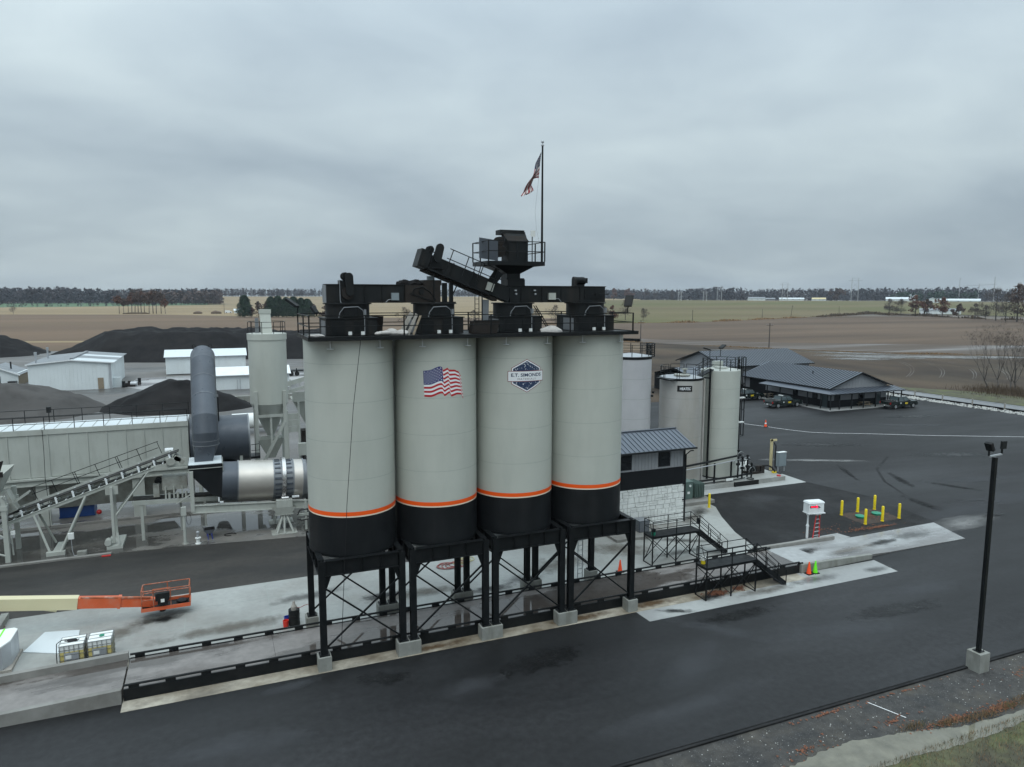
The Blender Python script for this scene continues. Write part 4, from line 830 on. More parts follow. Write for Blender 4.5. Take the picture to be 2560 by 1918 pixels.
for x in (8.3, 8.8, 9.3): part('casing_rib', MB().bx(x-.03,x+.03,-.49,-.452,PZ,20.38), 'sooty_steel', hb)
mb = MB(); mb.add([(6.75,-.2,19.55),(7.62,-.62,19.40),(7.62,-.62,20.42),(6.75,-.2,20.58),(6.85,.1,19.55),(7.72,-.32,19.40),(7.72,-.32,20.42),(6.85,.1,20.58)], [(0,1,2,3),(7,6,5,4),(0,4,5,1),(1,5,6,2),(2,6,7,3),(3,7,4,0)]); part('cabinet', mb, 'dark_grey_steel', T)
mb = MB(); motor(mb, (7.95,-.2,20.42), (7.95,.35,20.42), .22); mb.cyl((7.9,-.25,19.9),(7.9,.2,19.9),.3,n=14); part('drive_motor', mb, 'rusty_soot', T)
T2 = thing('antenna', 'pale flat antenna panel on a thin mast beside the flagpole', 'antenna', (9.62,-.45,PZ))
part('mast', MB().bx(9.6,9.64,-.47,-.43,PZ,20.75), 'black_steel', T2); part('panel', MB().bx(9.52,9.78,-.5,-.46,20.68,21.0), 'plastic_white', T2)
T2 = thing('flagpole', 'tall dark green flagpole with ball finial on the head platform', 'flagpole', (9.93,-1.0,PZ))
part('pole', MB().cyl((9.93,-1.0,PZ),(9.93,-1.0,25.22),.062,.045,n=12), 'black_steel', T2); part('truck', MB().cyl((9.93,-1.0,25.22),(9.93,-1.0,25.27),.08,n=12).cyl((9.93,-1.0,25.27),(9.93,-1.0,25.36),.012,n=6), 'galvanised', T2)
part('finial', MB().sphere((9.93,-1.0,25.42),.075,14,8), 'galvanised', T2)
part('halyard', MB().tube([(9.85,-1.02,24.9),(9.70,-1.02,23.5),(9.52,-1.02,21.9),(9.60,-1.02,21.0),(9.78,-1.02,20.3)],.004,4), 'cable', T2)
# flag hanging limp from the pole
TOP = [(9.86,24.93),(9.68,24.52),(9.47,24.05),(9.22,23.52),(8.98,23.05),(8.75,22.62)]
BOT = [(9.72,23.60),(9.56,23.58),(9.44,23.54),(9.40,23.2),(9.33,22.88),(9.05,22.80)]
def cv(L, s):
    f_ = s*(len(L)-1); i = min(int(f_), len(L)-2); t = f_-i; return (L[i][0]*(1-t)+L[i+1][0]*t, L[i][1]*(1-t)+L[i+1][1]*t)
mb = MB(); NS, NT = 40, 26
for j in range(NT+1):
    for i in range(NS+1):
        s, t = i/NS, j/NT; a, b = cv(TOP, s), cv(BOT, s); x = a[0]*(1-t)+b[0]*t; z = a[1]*(1-t)+b[1]*t
        y = -1.0 + .16*math.sin(9*s + 3.5*t)*min(1, 3*s+.1) + .08*math.sin(17*t + 6*s)*s
        mb.v.append((x + .05*math.sin(8*s*6.28*.3 + t*9)*s, y, z + .05*math.sin(t*14)*s))
for j in range(NT):
    for i in range(NS):
        mb.f.append((j*(NS+1)+i, (j+1)*(NS+1)+i, (j+1)*(NS+1)+i+1, j*(NS+1)+i+1)); mb.sm.append(True); mb.mi.append(0 if (i < 16 and j < 14) else (1 if (j//2) % 2 == 0 else 2))
FL = thing('flag', 'faded stars and stripes flag hanging limp from the tall pole', 'flag', (9.9,-1.0,23.6))
fc = part('flag_cloth', mb, ['cloth_blue','cloth_red','cloth_flagwhite'], FL)
mb2 = MB()
for j in range(6):
    for i in range(7):
        q = mb.v[(1+2*j)*(NS+1) + 1+2*i]; mb2.add([(q[0]-.018,q[1]-.03,q[2]),(q[0],q[1]-.03,q[2]-.02),(q[0]+.018,q[1]-.03,q[2]),(q[0],q[1]-.03,q[2]+.02)], [(0,1,2,3)])
part('star', mb2, 'cloth_flagwhite', fc, kind='stuff')

# ================================================================== SAMPLING PLATFORMS
def make_platform(lab, x0, y0, x1, y1, zd, stairs, bucket):
    "railed steel platform; the stairs leave the right end and come down along +x"
    T = thing('sampling_platform', lab, 'platform', ((x0+x1)/2, (y0+y1)/2, 0), 'black sampling platforms beside the scale')
    part('deck', MB().bx(x0, x1, y0, y1, zd-.05, zd), 'sooty_steel', T)
    for y in (y0, y1): part('edge_channel', MB().bx(x0-.02, x1+.02, y-.03, y+.03, zd-.14, zd+.012), 'black_steel', T)
    for x in (x0, x1): part('edge_channel', MB().bx(x-.025, x+.025, y0+.031, y1-.031, zd-.139, zd+.01), 'black_steel', T)
    xm = (x0+x1)/2
    for x in (x0+.03, xm, x1-.03):
        for y in (y0, y1):
            part('leg', MB().bx(x-.035, x+.035, y-.034, y+.034, 0, zd-.141), 'black_steel', T)
    for y in (y0, y1):
        for a, b in ((x0+.03, xm), (xm, x1-.03)):
            for s in (0, 1): part('cross_brace', MB().bar((a, y+.04*(s*2-1), .12 if s else zd-.2), (b, y+.04*(s*2-1), zd-.2 if s else .12), .04), 'black_steel', T)
    for x in (x0+.03, x1-.03): part('cross_brace', MB().bar((x, y0, zd-.2), (x, y1, .1), .04), 'black_steel', T)
    for x in (x0+.03, x1-.03): part('foot_beam', MB().bx(x-.03, x+.03, y0, y1, .0, .06), 'black_steel', T)
    hz = zd+1.0
    for x, y in ((x0+.03,y0),(x0+.03,y1),(xm,y0),(xm,y1),(x1-.03,y0),(x1-.03,y1)): part('rail_post', MB().bx(x-.022,x+.022,y-.022,y+.022,zd+.01,hz), 'black_steel', T)
    for z in (hz, zd+.52):
        for y in (y0, y1): part('rail', MB().bx(x0, x1, y-.018, y+.018, z-.018, z+.018), 'black_steel', T)
        part('rail', MB().bx(x0+.012, x0+.048, y0, y1, z-.017, z+.017), 'black_steel', T)
    part('rail', MB().bar((x0+.1, y0+.1, zd+.02), (x0+.25, y1-.1, hz+.1), .03), 'black_steel', T)
    part('switch_box', MB().bx(x1-.22, x1-.06, y0+.03, y0+.10, zd+.45, zd+.85), 'black_paint', T)
    run = stairs
    for y in (y0+.06, y1-.06): part('stringer', MB().bar((x1+.02, y, zd-.12), (x1+run, y, .12), .05, .24, (0,0,1)), 'black_steel', T)
    ns = 9
    for k in range(ns): t = (k+.7)/ns; x = x1+run*t; z = zd*(1-t); part('tread', MB().bx(x-.12, x+.12, y0+.09, y1-.09, z, z+.03), 'sooty_steel', T)
    for y in (y0, y1):
        for t in (.3, .72): part('rail_post', MB().bx(x1+run*t-.02, x1+run*t+.02, y-.02, y+.02, (zd-.1)*(1-t), (zd-.1)*(1-t)+1.0), 'black_steel', T)
        for hgt in (1.0, .6, .35): part('handrail', MB().bar((x1, y, zd+hgt-.02), (x1+run*(.98 if hgt == 1.0 else .8), y, max(.05, hgt-.02 + (zd*.02 if hgt == 1.0 else zd*.2))), .036), 'black_steel', T)
        part('newel', MB().bx(x1+run-.02, x1+run+.02, y-.02, y+.02, .0, 1.0), 'black_steel', T)
    if bucket:
        bx_, by_, lab2, mtop, mbot = bucket
        B = thing('bucket', lab2, 'bucket', (bx_, by_, zd)); part('bucket_body', MB().lathe((bx_,by_,zd), [(.01,.0),(.13,.0),(.145,.22)], 18), mbot, B); part('bucket_rim', MB().lathe((bx_,by_,zd), [(.145,.22),(.155,.40),(.145,.40),(.13,.25),(.01,.25)], 18), mtop, B)
    return T
make_platform('near black sampling platform with stairs, roadside of the scale', 19.62, -2.98, 23.28, -2.02, 1.99, 2.35, (19.9,-2.3,'white and yellow bucket on the near sampling platform','plastic_white','safety_yellow'))
make_platform('far black sampling platform with stairs, behind the scale', 19.75, 2.75, 23.5, 3.75, 1.99, 2.35, (20.05,3.1,'small dark bucket with teal base on the far sampling platform','black_paint','safety_green'))

# ================================================================== CONTROL BUILDING
T = thing('control_building', 'control building with white stone base, black band and grey upper siding', 'building', (23, 12, 0))
CX0, CX1, CY0, CY1 = 16.0, 27.30, 9.82, 14.2
part('stone_backing', MB().bx(CX0, CX1, CY0, CY1, 0, 3.08), 'stone_joint', T)
st = part('ledge', MB().bx(CX0-.02, CX1+.03, CY0-.06, CY1+.02, 3.081, 3.14), 'charcoal_trim', T)
rs = random.Random(12); protos = {}
def stone(T, face, a0, a1, z0, z1):
    g = .012; d = .045 + .025*rs.random(); mb = MB()
    if face == 'y': q = [(a0+g,CY0,z0+g),(a1-g,CY0,z0+g),(a1-g,CY0,z1-g),(a0+g,CY0,z1-g)]; o = (0,-d,0)
    else: q = [(CX1,a0+g,z0+g),(CX1,a1-g,z0+g),(CX1,a1-g,z1-g),(CX1,a0+g,z1-g)]; o = (d,0,0)
    c = [sum(p[i] for p in q)/4 for i in range(3)]
    tq = [tuple(p[i]*(1-.06)+c[i]*.06 + o[i] + (.012*rs.uniform(-1,1) if i != (1 if face == 'y' else 0) else .008*rs.uniform(-1,1)) for i in range(3)) for p in q]
    mb.add(q+tq, [(4,5,6,7),(0,1,5,4),(1,2,6,5),(2,3,7,6),(3,0,4,7)]); part('stone', mb, 'stone_white', T)
def ashlar(T, face, a0, a1, z0, z1):
    "irregular ashlar: rows of mixed blocks, tall ones beside pairs"
    z = z0
    while z < z1 - .05:
        h = min(rs.choice((.34,.40,.46)), z1-z); h = h if z1-z-h > .15 else z1-z; a = a0
        while a < a1 - .02:
            w = rs.choice((.30,.42,.55,.70)); w = w if a1-a-w > .25 else a1-a
            if rs.random() < .45 and h > .3:
                m_ = z + h*rs.choice((.42,.5,.58)); w2 = w*rs.uniform(.35,.65)
                stone(T, face, a, a+w, z, m_)
                if rs.random() < .5 and w > .4: stone(T, face, a, a+w2, m_, z+h); stone(T, face, a+w2, a+w, m_, z+h)
                else: stone(T, face, a, a+w, m_, z+h)
            else: stone(T, face, a, a+w, z, z+h)
            a += w
        z += h
ashlar(T, 'y', 20.2, CX1, .04, 3.07)
part('black_band', MB().bx(CX0, CX1+.0, CY0-.03, CY1, 3.141, 4.46), 'black_siding', T)
x = CX0; bt = None
w_ = part('upper_wall', MB().bx(CX0, CX1, CY0, CY1, 4.461, 6.06), 'grey_siding', T)
part('gable', MB().prism([(CY0,6.06),(CY1,6.06),(12.0,6.98)], -.02, 'x', CX1), 'grey_siding', T)
k = 0
while x < CX1-.2:
    if bt is None: bt = part('siding_board', MB().bx(x+.012, x+.28, CY0-.022, CY0-.001, 4.47, 6.05), 'grey_siding', w_); b0 = x
    elif x > 20: share('siding_board', bt, w_, (x-b0, 0, 0))
    x += .295
part('corner_trim', MB().bx(CX1-.16, CX1+.035, CY0-.05, CY0+.03, .0, 6.0).tube([(CX1+.1,CY0-.1,.05),(CX1+.06,CY0-.1,.2),(CX1+.06,CY0-.1,5.4),(CX1+.3,CY0-.3,5.7),(CX1+.5,CY0-.45,5.75)],.05,8), 'charcoal_trim', T)
for a, b in ((24.9,25.9),(21.5,22.45)):
    f_ = part('window', MB().bx(a-.05, b+.05, CY0-.04, CY0-.023, 4.60, 5.78), 'charcoal_trim', T); part('pane', MB().bx(a+.02, b-.02, CY0-.046, CY0-.041, 4.67, 5.17), 'glass_dark', f_); part('pane', MB().bx(a+.02, b-.02, CY0-.050, CY0-.041, 5.21, 5.71), 'glass_dark', f_)
rf = part('roof', MB().add([(CX0-.5,9.25,6.04),(27.92,9.25,6.04),(27.92,12.0,7.04),(CX0-.5,12.0,7.04),(CX0-.5,14.75,6.04),(27.92,14.75,6.04)], [(0,1,2,3),(3,2,5,4)]).add([(27.92,9.25,6.04),(27.92,9.25,5.94),(27.92,12,6.94),(27.92,12,7.04),(27.92,14.75,6.04),(27.92,14.75,5.94)], [(0,1,2,3),(3,2,5,4)]), 'charcoal_roof', T)
pn_ = None; x = 19.2
while x < 27.9:
    mb = MB(); mb.add([(x,9.25,6.045),(x+.035,9.25,6.045),(x+.035,12,7.045),(x,12,7.045),(x,9.25,6.085),(x+.035,9.25,6.085),(x+.035,12,7.085),(x,12,7.085)], [(4,5,6,7),(0,1,5,4),(1,2,6,5),(3,0,4,7)])
    if pn_ is None: pn_ = part('standing_seam', mb, 'charcoal_roof', rf); x00 = x
    else: share('standing_seam', pn_, rf, (x-x00, 0, 0))
    x += .405
part('gutter', MB().bx(CX0-.5, 27.95, 9.12, 9.245, 5.92, 6.04), 'charcoal_trim', rf)
part('ridge_cap', MB().bx(CX0-.5, 27.94, 11.88, 12.12, 7.046, 7.10), 'charcoal_roof', rf)
# condensers
def condenser(lab, x, y):
    T = thing('air_conditioner', lab, 'air conditioner', (x, y, .2), 'air conditioners behind the silos'); s = .42
    part('case', MB().bx(x-s, x+s, y-s, y+s, .22, 1.05), 'dark_grey_steel', T)
    part('top', MB().bx(x-s-.02, x+s+.02, y-s-.02, y+s+.02, 1.051, 1.10).cyl((x,y,1.10),(x,y,1.13),.33,.30,n=20), 'mid_grey_steel', T)
    lv = None
    for k in range(10):
        z = .27+.075*k
        for f in (0, 1): part('louvre', MB().bx(x-s+.04, x+s-.04, y-s-.015, y-s-.001, z, z+.03) if f == 0 else MB().bx(x-s-.015, x-s-.001, y-s+.04, y+s-.04, z, z+.03), 'mid_grey_steel', T)
condenser('grey air conditioner standing clear to the right of the silo leg', 22.75, 8.7); condenser('grey air conditioner half hidden behind the rightmost silo frame', 20.9, 8.9)
solo('equipment_pad', MB().bx(19.95, 24.4, 7.5, 9.7, 0.0, .2), 'kerb_concrete', 'raised concrete pad under the air conditioners', 'pad', (22,8.6,0))
# transformer
T = thing('transformer', 'green padmount transformer with cooling fins beside the control building', 'transformer', (31.2,14.6,0))
part('pad', MB().bx(29.9, 32.9, 13.0, 16.2, 0, .28), 'kerb_concrete', T)
c_ = part('cabinet', MB().bx(30.0, 31.35, 14.0, 15.6, .28, 1.75), 'xfmr_green', T)
part('cover', MB().bx(29.96, 31.40, 13.96, 15.64, 1.751, 1.80), 'xfmr_green', T)
part('door', MB().bx(30.06, 30.66, 13.97, 13.999, .34, 1.70).bx(30.70, 31.30, 13.975, 13.999, .34, 1.70), 'xfmr_green', c_)
part('dial', MB().cyl((31.0,13.96,1.45),(31.0,13.9,1.45),.1,n=14), 'plastic_white', c_); part('notice', MB().bx(30.75,31.0,13.955,13.97,.75,.95), 'plastic_white', c_)
f0 = part('fin', MB().bx(31.45, 31.50, 13.75, 15.3, .40, 1.62), 'xfmr_green', T)
for k in range(1, 6): share('fin', f0, T, (.17*k, 0, 0))
part('fin_header', MB().cyl((31.38,13.95,1.5),(32.35,13.95,1.5),.04,n=8).cyl((31.38,13.95,.55),(32.35,13.95,.55),.04,n=8), 'xfmr_green', T)
# bollards
def bollard(x, y, h, lab, src=None):
    if src: return dup(src, (x, y, 0), lab)
    T = thing('bollard', lab, 'bollard', (x, y, 0), 'yellow steel bollards'); part('sleeve', MB().lathe((x,y,0), [(.105,0),(.105,h-.07),(.09,h-.025),(.05,h),(.001,h+.005)], 16), 'safety_yellow', T)
    part('foot', MB().lathe((x,y,0), [(.13,.0),(.13,.03),(.106,.035)], 16), 'safety_yellow', T); return T
b0_ = bollard(40.2, 6.32, 1.22, 'yellow bollard at the far left of the brown dirt patch')
for x, y, l in [(42.1,6.45,'yellow bollard at the middle of the dirt patch far edge'),(44.0,6.45,'yellow bollard at the far right of the dirt patch'),(40.05,3.88,'yellow bollard at the near left corner of the dirt patch'),(41.93,3.93,'yellow bollard at the middle of the dirt patch near edge'),(43.8,3.96,'yellow bollard at the near right corner of the dirt patch')]: bollard(x, y, 1.22, l, b0_)
bollard(31.6, 12.1, 1.22, 'lone yellow bollard in front of the green transformer', b0_)
sheet('dirt_patch', ragged([(39.9,3.75),(43.9,3.85),(44.2,6.6),(40.1,6.5)], .1, 21), .012, 'dirt_brown')
def lid(x, y, lab):
    T = thing('manhole_lid', lab, 'lid', (x, y, 0), 'green septic lids'); part('riser', MB().lathe((x,y,0), [(.36,0),(.36,.12)], 24), 'safety_green', T); part('cover', MB().lathe((x,y,0), [(.41,.12),(.41,.16),(.30,.20),(.001,.22)], 24), 'safety_green', T); return T
l0 = lid(41.1, 5.25, 'green domed lid nearer the reader sign on the dirt patch'); dup(l0, (42.95,5.32,0), 'green domed lid farther right on the dirt patch')
# scale reader sign
T = thing('scale_display', 'white scale display box with red lights on a white post', 'display', (33.4,3.15,0))
part('post', MB().cyl((33.4,3.15,0),(33.4,3.15,1.05),.09,n=10).cyl((33.4,3.15,1.05),(33.4,3.15,1.95),.06,n=10).cyl((33.4,3.15,.9),(33.4,3.15,.95),.12,n=10).cyl((33.4,3.15,1.75),(33.4,3.15,1.8),.12,n=10), 'white_paint', T)
mb = MB(); u_ = Vector((.98,-.18,0)); v_ = Vector((.18,.98,0)); c0 = Vector((33.75,3.0,1.98)); cor = lambda a, b, z: tuple(c0 + u_*a + v_*b + Vector((0,0,z)))
mb.add([cor(-.62,-.32,0),cor(.62,-.32,0),cor(.62,.32,0),cor(-.62,.32,0),cor(-.62,-.32,.72),cor(.62,-.32,.72),cor(.62,.32,.72),cor(-.62,.32,.72)], [(3,2,1,0),(4,5,6,7),(0,1,5,4),(1,2,6,5),(2,3,7,6),(3,0,4,7)])
bx_ = part('housing', mb, 'white_paint', T)
mb = MB(); mb.add([cor(-.66,-.36,.72),cor(.66,-.36,.72),cor(.66,.36,.72),cor(-.66,.36,.72),cor(-.60,-.30,.84),cor(.60,-.30,.84),cor(.60,.30,.84),cor(-.60,.30,.84)], [(3,2,1,0),(4,5,6,7),(0,1,5,4),(1,2,6,5),(2,3,7,6),(3,0,4,7)]); part('lid', mb, 'white_paint', bx_)
mb = MB(); mb.add([cor(-.52,-.335,.40),cor(.1,-.335,.40),cor(.1,-.335,.56),cor(-.52,-.335,.56)], [(0,1,2,3)]); part('display_window', mb, 'sign_black', bx_)
mb = MB(); mb.add([cor(-.46,-.34,.46),cor(-.12,-.34,.46),cor(-.12,-.34,.51),cor(-.46,-.34,.51)], [(0,1,2,3)]); mb.cyl(cor(.0,-.34,.48),cor(.0,-.38,.48),.075,n=12); part('red_light', mb, 'led_red', bx_)
mb = MB(); mb.cyl(cor(.14,-.34,.48),cor(.14,-.52,.48),.05,n=8); part('camera_eye', mb, 'black_steel', bx_)
part('base_ledge', MB().add([cor(-.66,-.36,-.06),cor(.74,-.36,-.06),cor(.74,.36,-.06),cor(-.66,.36,-.06),cor(-.66,-.36,-.001),cor(.74,-.36,-.001),cor(.74,.36,-.001),cor(-.66,.36,-.001)], [(3,2,1,0),(4,5,6,7),(0,1,5,4),(1,2,6,5),(2,3,7,6),(3,0,4,7)]), 'white_paint', bx_)
# red step ladder
T = thing('step_ladder', 'red fibreglass step ladder open beside the scale display post', 'ladder', (34.2,2.95,0)); lx = 34.15
for s in (-1, 1):
    part('front_rail', MB().bar((lx+s*.30-.30,2.75,.02),(lx+s*.16,2.95,1.75),.05,.08), 'ladder_red', T); part('rear_rail', MB().bar((lx+s*.30+.25,3.25,.02),(lx+s*.16+.06,3.0,1.72),.045,.06), 'ladder_red', T)
for k in range(5): t = .15+.165*k; part('step', MB().bar((lx-(.30-.14*t)-.30*(1-t),2.75+.2*t,1.73*t),(lx+(.30-.14*t)-.30*(1-t),2.75+.2*t,1.73*t),.09,.03), 'galvanised', T)
for k in range(4): t = .2+.2*k; part('spreader', MB().bar((lx-(.30-.14*t)+.25*(1-t),3.25-.25*t,1.7*t),(lx+(.30-.14*t)+.25*(1-t),3.25-.25*t,1.7*t),.03), 'galvanised', T)
part('top_cap', MB().bx(lx-.22,lx+.25,2.88,3.08,1.73,1.80), 'plastic_white', T)
# cones
def cone(x, y, h, m, lab, band=True, z=0):
    T = thing('traffic_cone', lab, 'traffic cone', (x, y, z), 'traffic cones'); part('base', MB().bx(x-h*.26, x+h*.26, y-h*.26, y+h*.26, z, z+.04), 'rubber', T)
    part('body', MB().lathe((x,y,z), [(h*.19,.04),(h*.045,h),(.01,h)], 18), m, T)
    if band: part('reflective_band', MB().lathe((x,y,z), [(h*.135,h*.42),(h*.105,h*.62)], 18), 'reflective', T)
    return T
cone(28.3,-2.15,.80,'cone_orange','bright orange cone beside the green cone at the ramp wall',False,.012); cone(28.8,-2.18,.80,'cone_green','bright lime green cone at the ramp wall',False,.012)
cone(17.35,2.75,.8,'cone_orange','orange cone behind the scale near the rightmost silo',False); cone(62.3,39.6,.95,'cone_orange','orange cone with white band on the painted line by the tanks',True)
# litter of leaves
def litter(name, lab, spots, m='leaf_litter', seed=1, size=(.02,.055), z=.02):
    r = random.Random(seed); mb = MB()
    for x, y, rx, ry, n in spots:
        for i in range(n):
            a = r.uniform(0, 6.28); d = abs(r.gauss(0, .55))*(1+.5*noise.noise(Vector((math.cos(a)*1.5+x, math.sin(a)*1.5+y, 0)))); s = r.uniform(*size); px2, py2 = x+rx*d*math.cos(a), y+ry*d*math.sin(a); t = r.uniform(0, 6.28); zz_ = z + r.uniform(.0, .03)
            mb.add([(px2+s*math.cos(t),py2+s*math.sin(t),zz_),(px2+s*math.cos(t+2),py2+s*math.sin(t+2),zz_+r.uniform(0,.03)),(px2+s*math.cos(t+4),py2+s*math.sin(t+4),zz_)], [(0,1,2)])
    o = struct(name, mb, m, lab, 'stuff'); return o
litter('fallen_leaves', 'rust coloured fallen leaves under the platform, by the ramp and along the road edge', [(20.9,-2.35,.75,.35,900),(22.55,-2.3,.42,.28,380),(40.6,2.95,1.6,.22,420),(38.5,3.1,2.5,.5,160),(42,5.2,2,1.2,130),(36,4.2,3,1.0,90),(-17.2,8.9,.12,.5,60)], seed=3, size=(.03,.075))
litter('roadside_leaves', 'rust brown leaves and dead weeds along the ditch', [(17.3,-14.1,3.2,.16,60),(22,-14.1,4,.15,40),(19.5,-15.6,1.6,.35,60),(22,-16.5,1.7,.3,190),(24.6,-16.6,1.5,.35,200),(14.5,-15.6,1.6,.4,45),(29,-15.2,2.5,.9,80),(12,-16.2,1.6,.4,40)], seed=9, size=(.03,.08), z=-.09)
r = random.Random(31); mb = MB()
for i in range(5200):
    x = r.uniform(9, 34); y = -13.95 - (r.random()**1.0)*2.9; s = r.uniform(.010, .032); z = -.1
    mb.add([(x-s,y-s*.7,z),(x+s,y-s*.6,z),(x+s*.6,y+s,z),(x-s*.5,y+s*.8,z),(x,y,z+s*1.1)], [(0,1,4),(1,2,4),(2,3,4),(3,0,4)], mi=(1 if r.random() < .07 else 0))
struct('gravel', mb, ['rock_dark','rock_white'], 'loose gravel on the verge beside the road', 'stuff')
mb = MB()
for i in range(9000):
    if r.random() < .75: x, y = r.uniform(15, 34), -17.4 - r.random()**1.6*3.5
    else:
        cx_, cy_ = r.choice([(21.5,-16.55),(22.6,-16.7),(23.6,-16.8),(25.2,-16.7),(26.5,-16.6),(20,-16.2)]); x, y = cx_ + r.gauss(0,.4), cy_ + r.gauss(0,.12)
    h = r.uniform(.06,.22); a = r.uniform(0,6.28); w2 = .008; lx_, ly_ = r.gauss(0,.06), r.gauss(0,.06)
    mb.add([(x-w2*math.cos(a),y-w2*math.sin(a),-.09),(x+w2*math.cos(a),y+w2*math.sin(a),-.09),(x+lx_,y+ly_,-.09+h)], [(0,1,2)], mi=(0 if r.random() < .5 else 1))
struct('grass', mb, ['dry_grass','verge_grass'], 'rough dead and green grass beside the ditch', 'stuff')
# light pole
T = thing('light_pole', 'tall black square light pole on a concrete block beside the road', 'light pole', (26.95,-14.05,-.1))
part('foundation', MB().bx(26.61,27.29,-14.4,-13.72,-.3,.82), 'pier_concrete', T)
part('shaft', MB().bx(26.865,27.035,-14.135,-13.965,.83,10.25), 'black_steel', T)
part('base_plate', MB().bx(26.77,27.13,-14.23,-13.87,.82,.85).cyl((26.8,-14.2,.85),(26.8,-14.2,.97),.015,n=6).cyl((27.1,-14.2,.85),(27.1,-14.2,.97),.015,n=6).cyl((27.1,-13.9,.85),(27.1,-13.9,.97),.015,n=6), 'black_steel', T)
part('cross_arm', MB().bar((26.57,-14.05,10.32),(27.4,-14.05,10.36),.07), 'galvanised', T)
for x, az in ((26.51,180),(27.4,300)):
    part('lamp_head', MB().bar((x,-14.05,10.35),(x,-14.05,10.65),.06).bar((x+(.03 if az == 180 else 0), -14.1, 10.62), (x-(.16 if az == 180 else -.02), -14.1, 10.98), .34 if az != 180 else .14, .08 if az != 180 else .34, (0,1,0)), 'sooty_steel', T)

# ================================================================== TANKS
def tank(lab, x, y, r, z1, m, seams, rimm='black_steel'):
    T = thing('storage_tank', lab, 'tank', (x, y, .3), 'asphalt cement tanks on the pad')
    part('shell', MB().lathe((x,y,0), [(r,.32),(r,z1-.05)], 64), m, T)
    part('roof', MB().lathe((x,y,0), [(r-.001,z1-.05),(r-.02,z1),(.3,z1+.22),(.01,z1+.22)], 48), 'galvanised' if m != 'silo_paint' else 'plant_paint', T)
    for z in seams: part('weld_seam', MB().lathe((x,y,0), [(r-.002,z-.015),(r+.004,z),(r-.002,z+.015)], 64), 'seam', T)
    return T
def ring_rail(T, x, y, r, z, n, h=1.05, a0=0, a1=360, rm='black_steel'):
    full = abs(a1-a0) >= 359; k = n if full else n+1
    for i in range(k): a = R(a0 + (a1-a0)*i/n); part('rail_post', MB().bx(x+r*math.cos(a)-.025, x+r*math.cos(a)+.025, y+r*math.sin(a)-.025, y+r*math.sin(a)+.025, z, z+h), rm, T)
    for zz_ in (z+h, z+h*.52): part('rail', MB().tube([(x+r*math.cos(R(a0+(a1-a0)*i/40)), y+r*math.sin(R(a0+(a1-a0)*i/40)), zz_) for i in range(41)], .024, 6), rm, T)
def cage_ladder(T, x, y, az, z0, z1, cage0=2.3):
    c, s = math.cos(R(az)), math.sin(R(az)); t = (-s, c)
    for k in (-.22, .22): part('ladder_rail', MB().bx(x+t[0]*k-.04, x+t[0]*k+.04, y+t[1]*k-.04, y+t[1]*k+.04, z0, z1), 'black_steel', T)
    z = z0+.2; rg = None
    while z < z1:
        if rg is None: rg = part('rung', MB().bar((x+t[0]*.22,y+t[1]*.22,z),(x-t[0]*.22,y-t[1]*.22,z),.03), 'black_steel', T); zr = z
        else: share('rung', rg, T, (0,0,z-zr))
        z += .3
    hp = [(x + c*.72*math.sin(R(a))*1.0 + t[0]*.38*math.cos(R(a)), y + s*.72*math.sin(R(a)) + t[1]*.38*math.cos(R(a))) for a in range(0, 181, 20)]
    z = cage0
    while z < z1+.01: part('cage_hoop', MB().tube([(p[0],p[1],z) for p in hp], .03, 5), 'black_steel', T); z += (z1-cage0)/6
    for i in (1, 3, 5, 7): part('cage_bar', MB().bx(hp[i][0]-.03, hp[i][0]+.03, hp[i][1]-.03, hp[i][1]+.03, cage0, z1), 'black_steel', T)
solo('tank_pad', MB().bx(25.0, 44.05, 16.6, 25.5, 0.0, .42), 'concrete', 'thick concrete pad carrying the three tanks', 'pad', (36,20,0))
tA = tank('tall pale tank right behind the rightmost silo', 28.95, 20.5, 1.85, 12.2, 'tank_white', (10.2, 8.4, 6.6, 4.8))
ring_rail(tA, 28.95, 20.5, 1.75, 12.2, 12); cage_ladder(tA, 30.85, 20.6, 10, .4, 13.25, 12.0)
part('rim', MB().lathe((28.95,20.5,0), [(1.86,11.95),(1.90,12.0),(1.90,12.18),(1.84,12.2)], 64), 'black_steel', tA)
part('thermometer', MB().cyl((30.3,19.15,8.6),(30.4,19.0,8.6),.1,n=10).cyl((30.5,19.3,8.9),(30.6,19.15,8.9),.1,n=10), 'black_steel', tA)
tB = tank('shiny clad tank with black maker sign, between the pale tank and green tank', 33.95, 19.7, 1.98, 10.15, 'tank_cladding', (8.3, 6.5, 4.7, 2.9))
part('rim', MB().lathe((33.95,19.7,0), [(1.99,9.93),(2.03,9.98),(2.03,10.13),(1.97,10.15)], 64), 'black_steel', tB)
part('manway', MB().lathe((33.7,19.3,0), [(.75,10.3),(.75,10.42),(.01,10.46)], 24).lathe((33.9,19.2,0), [(.12,10.4),(.12,10.8),(.28,10.85),(.28,10.98),(.01,11.05)], 16), 'dusty_paint', tB)
part('drain_pipe', MB().cyl((35.5,18.3,.4),(35.5,18.3,10.0),.09,n=10), 'tank_cladding', tB)
for i in range(8):
    a0_, a1_ = 45*i+3, 45*i+42; q = []
    for k in range(7): a = R(a0_+(a1_-a0_)*k/6); q.append((33.95+1.92*math.cos(a), 19.7+1.92*math.sin(a), 11.15))
    p0 = (q[0][0], q[0][1], 10.15); p1 = (q[-1][0], q[-1][1], 10.15); part('rail_panel', MB().tube([p0, (q[0][0],q[0][1],11.0)] + q + [(q[-1][0],q[-1][1],11.0), p1], .03, 6).tube([(p[0],p[1],10.65) for p in q], .024, 6), 'black_steel', tB)
part('walkway', MB().bx(31.6,32.4,18.2,20.4,10.0,10.12).bar((35.3,19.0,10.15),(36.9,19.2,10.75),.7,.08), 'black_steel', tB)
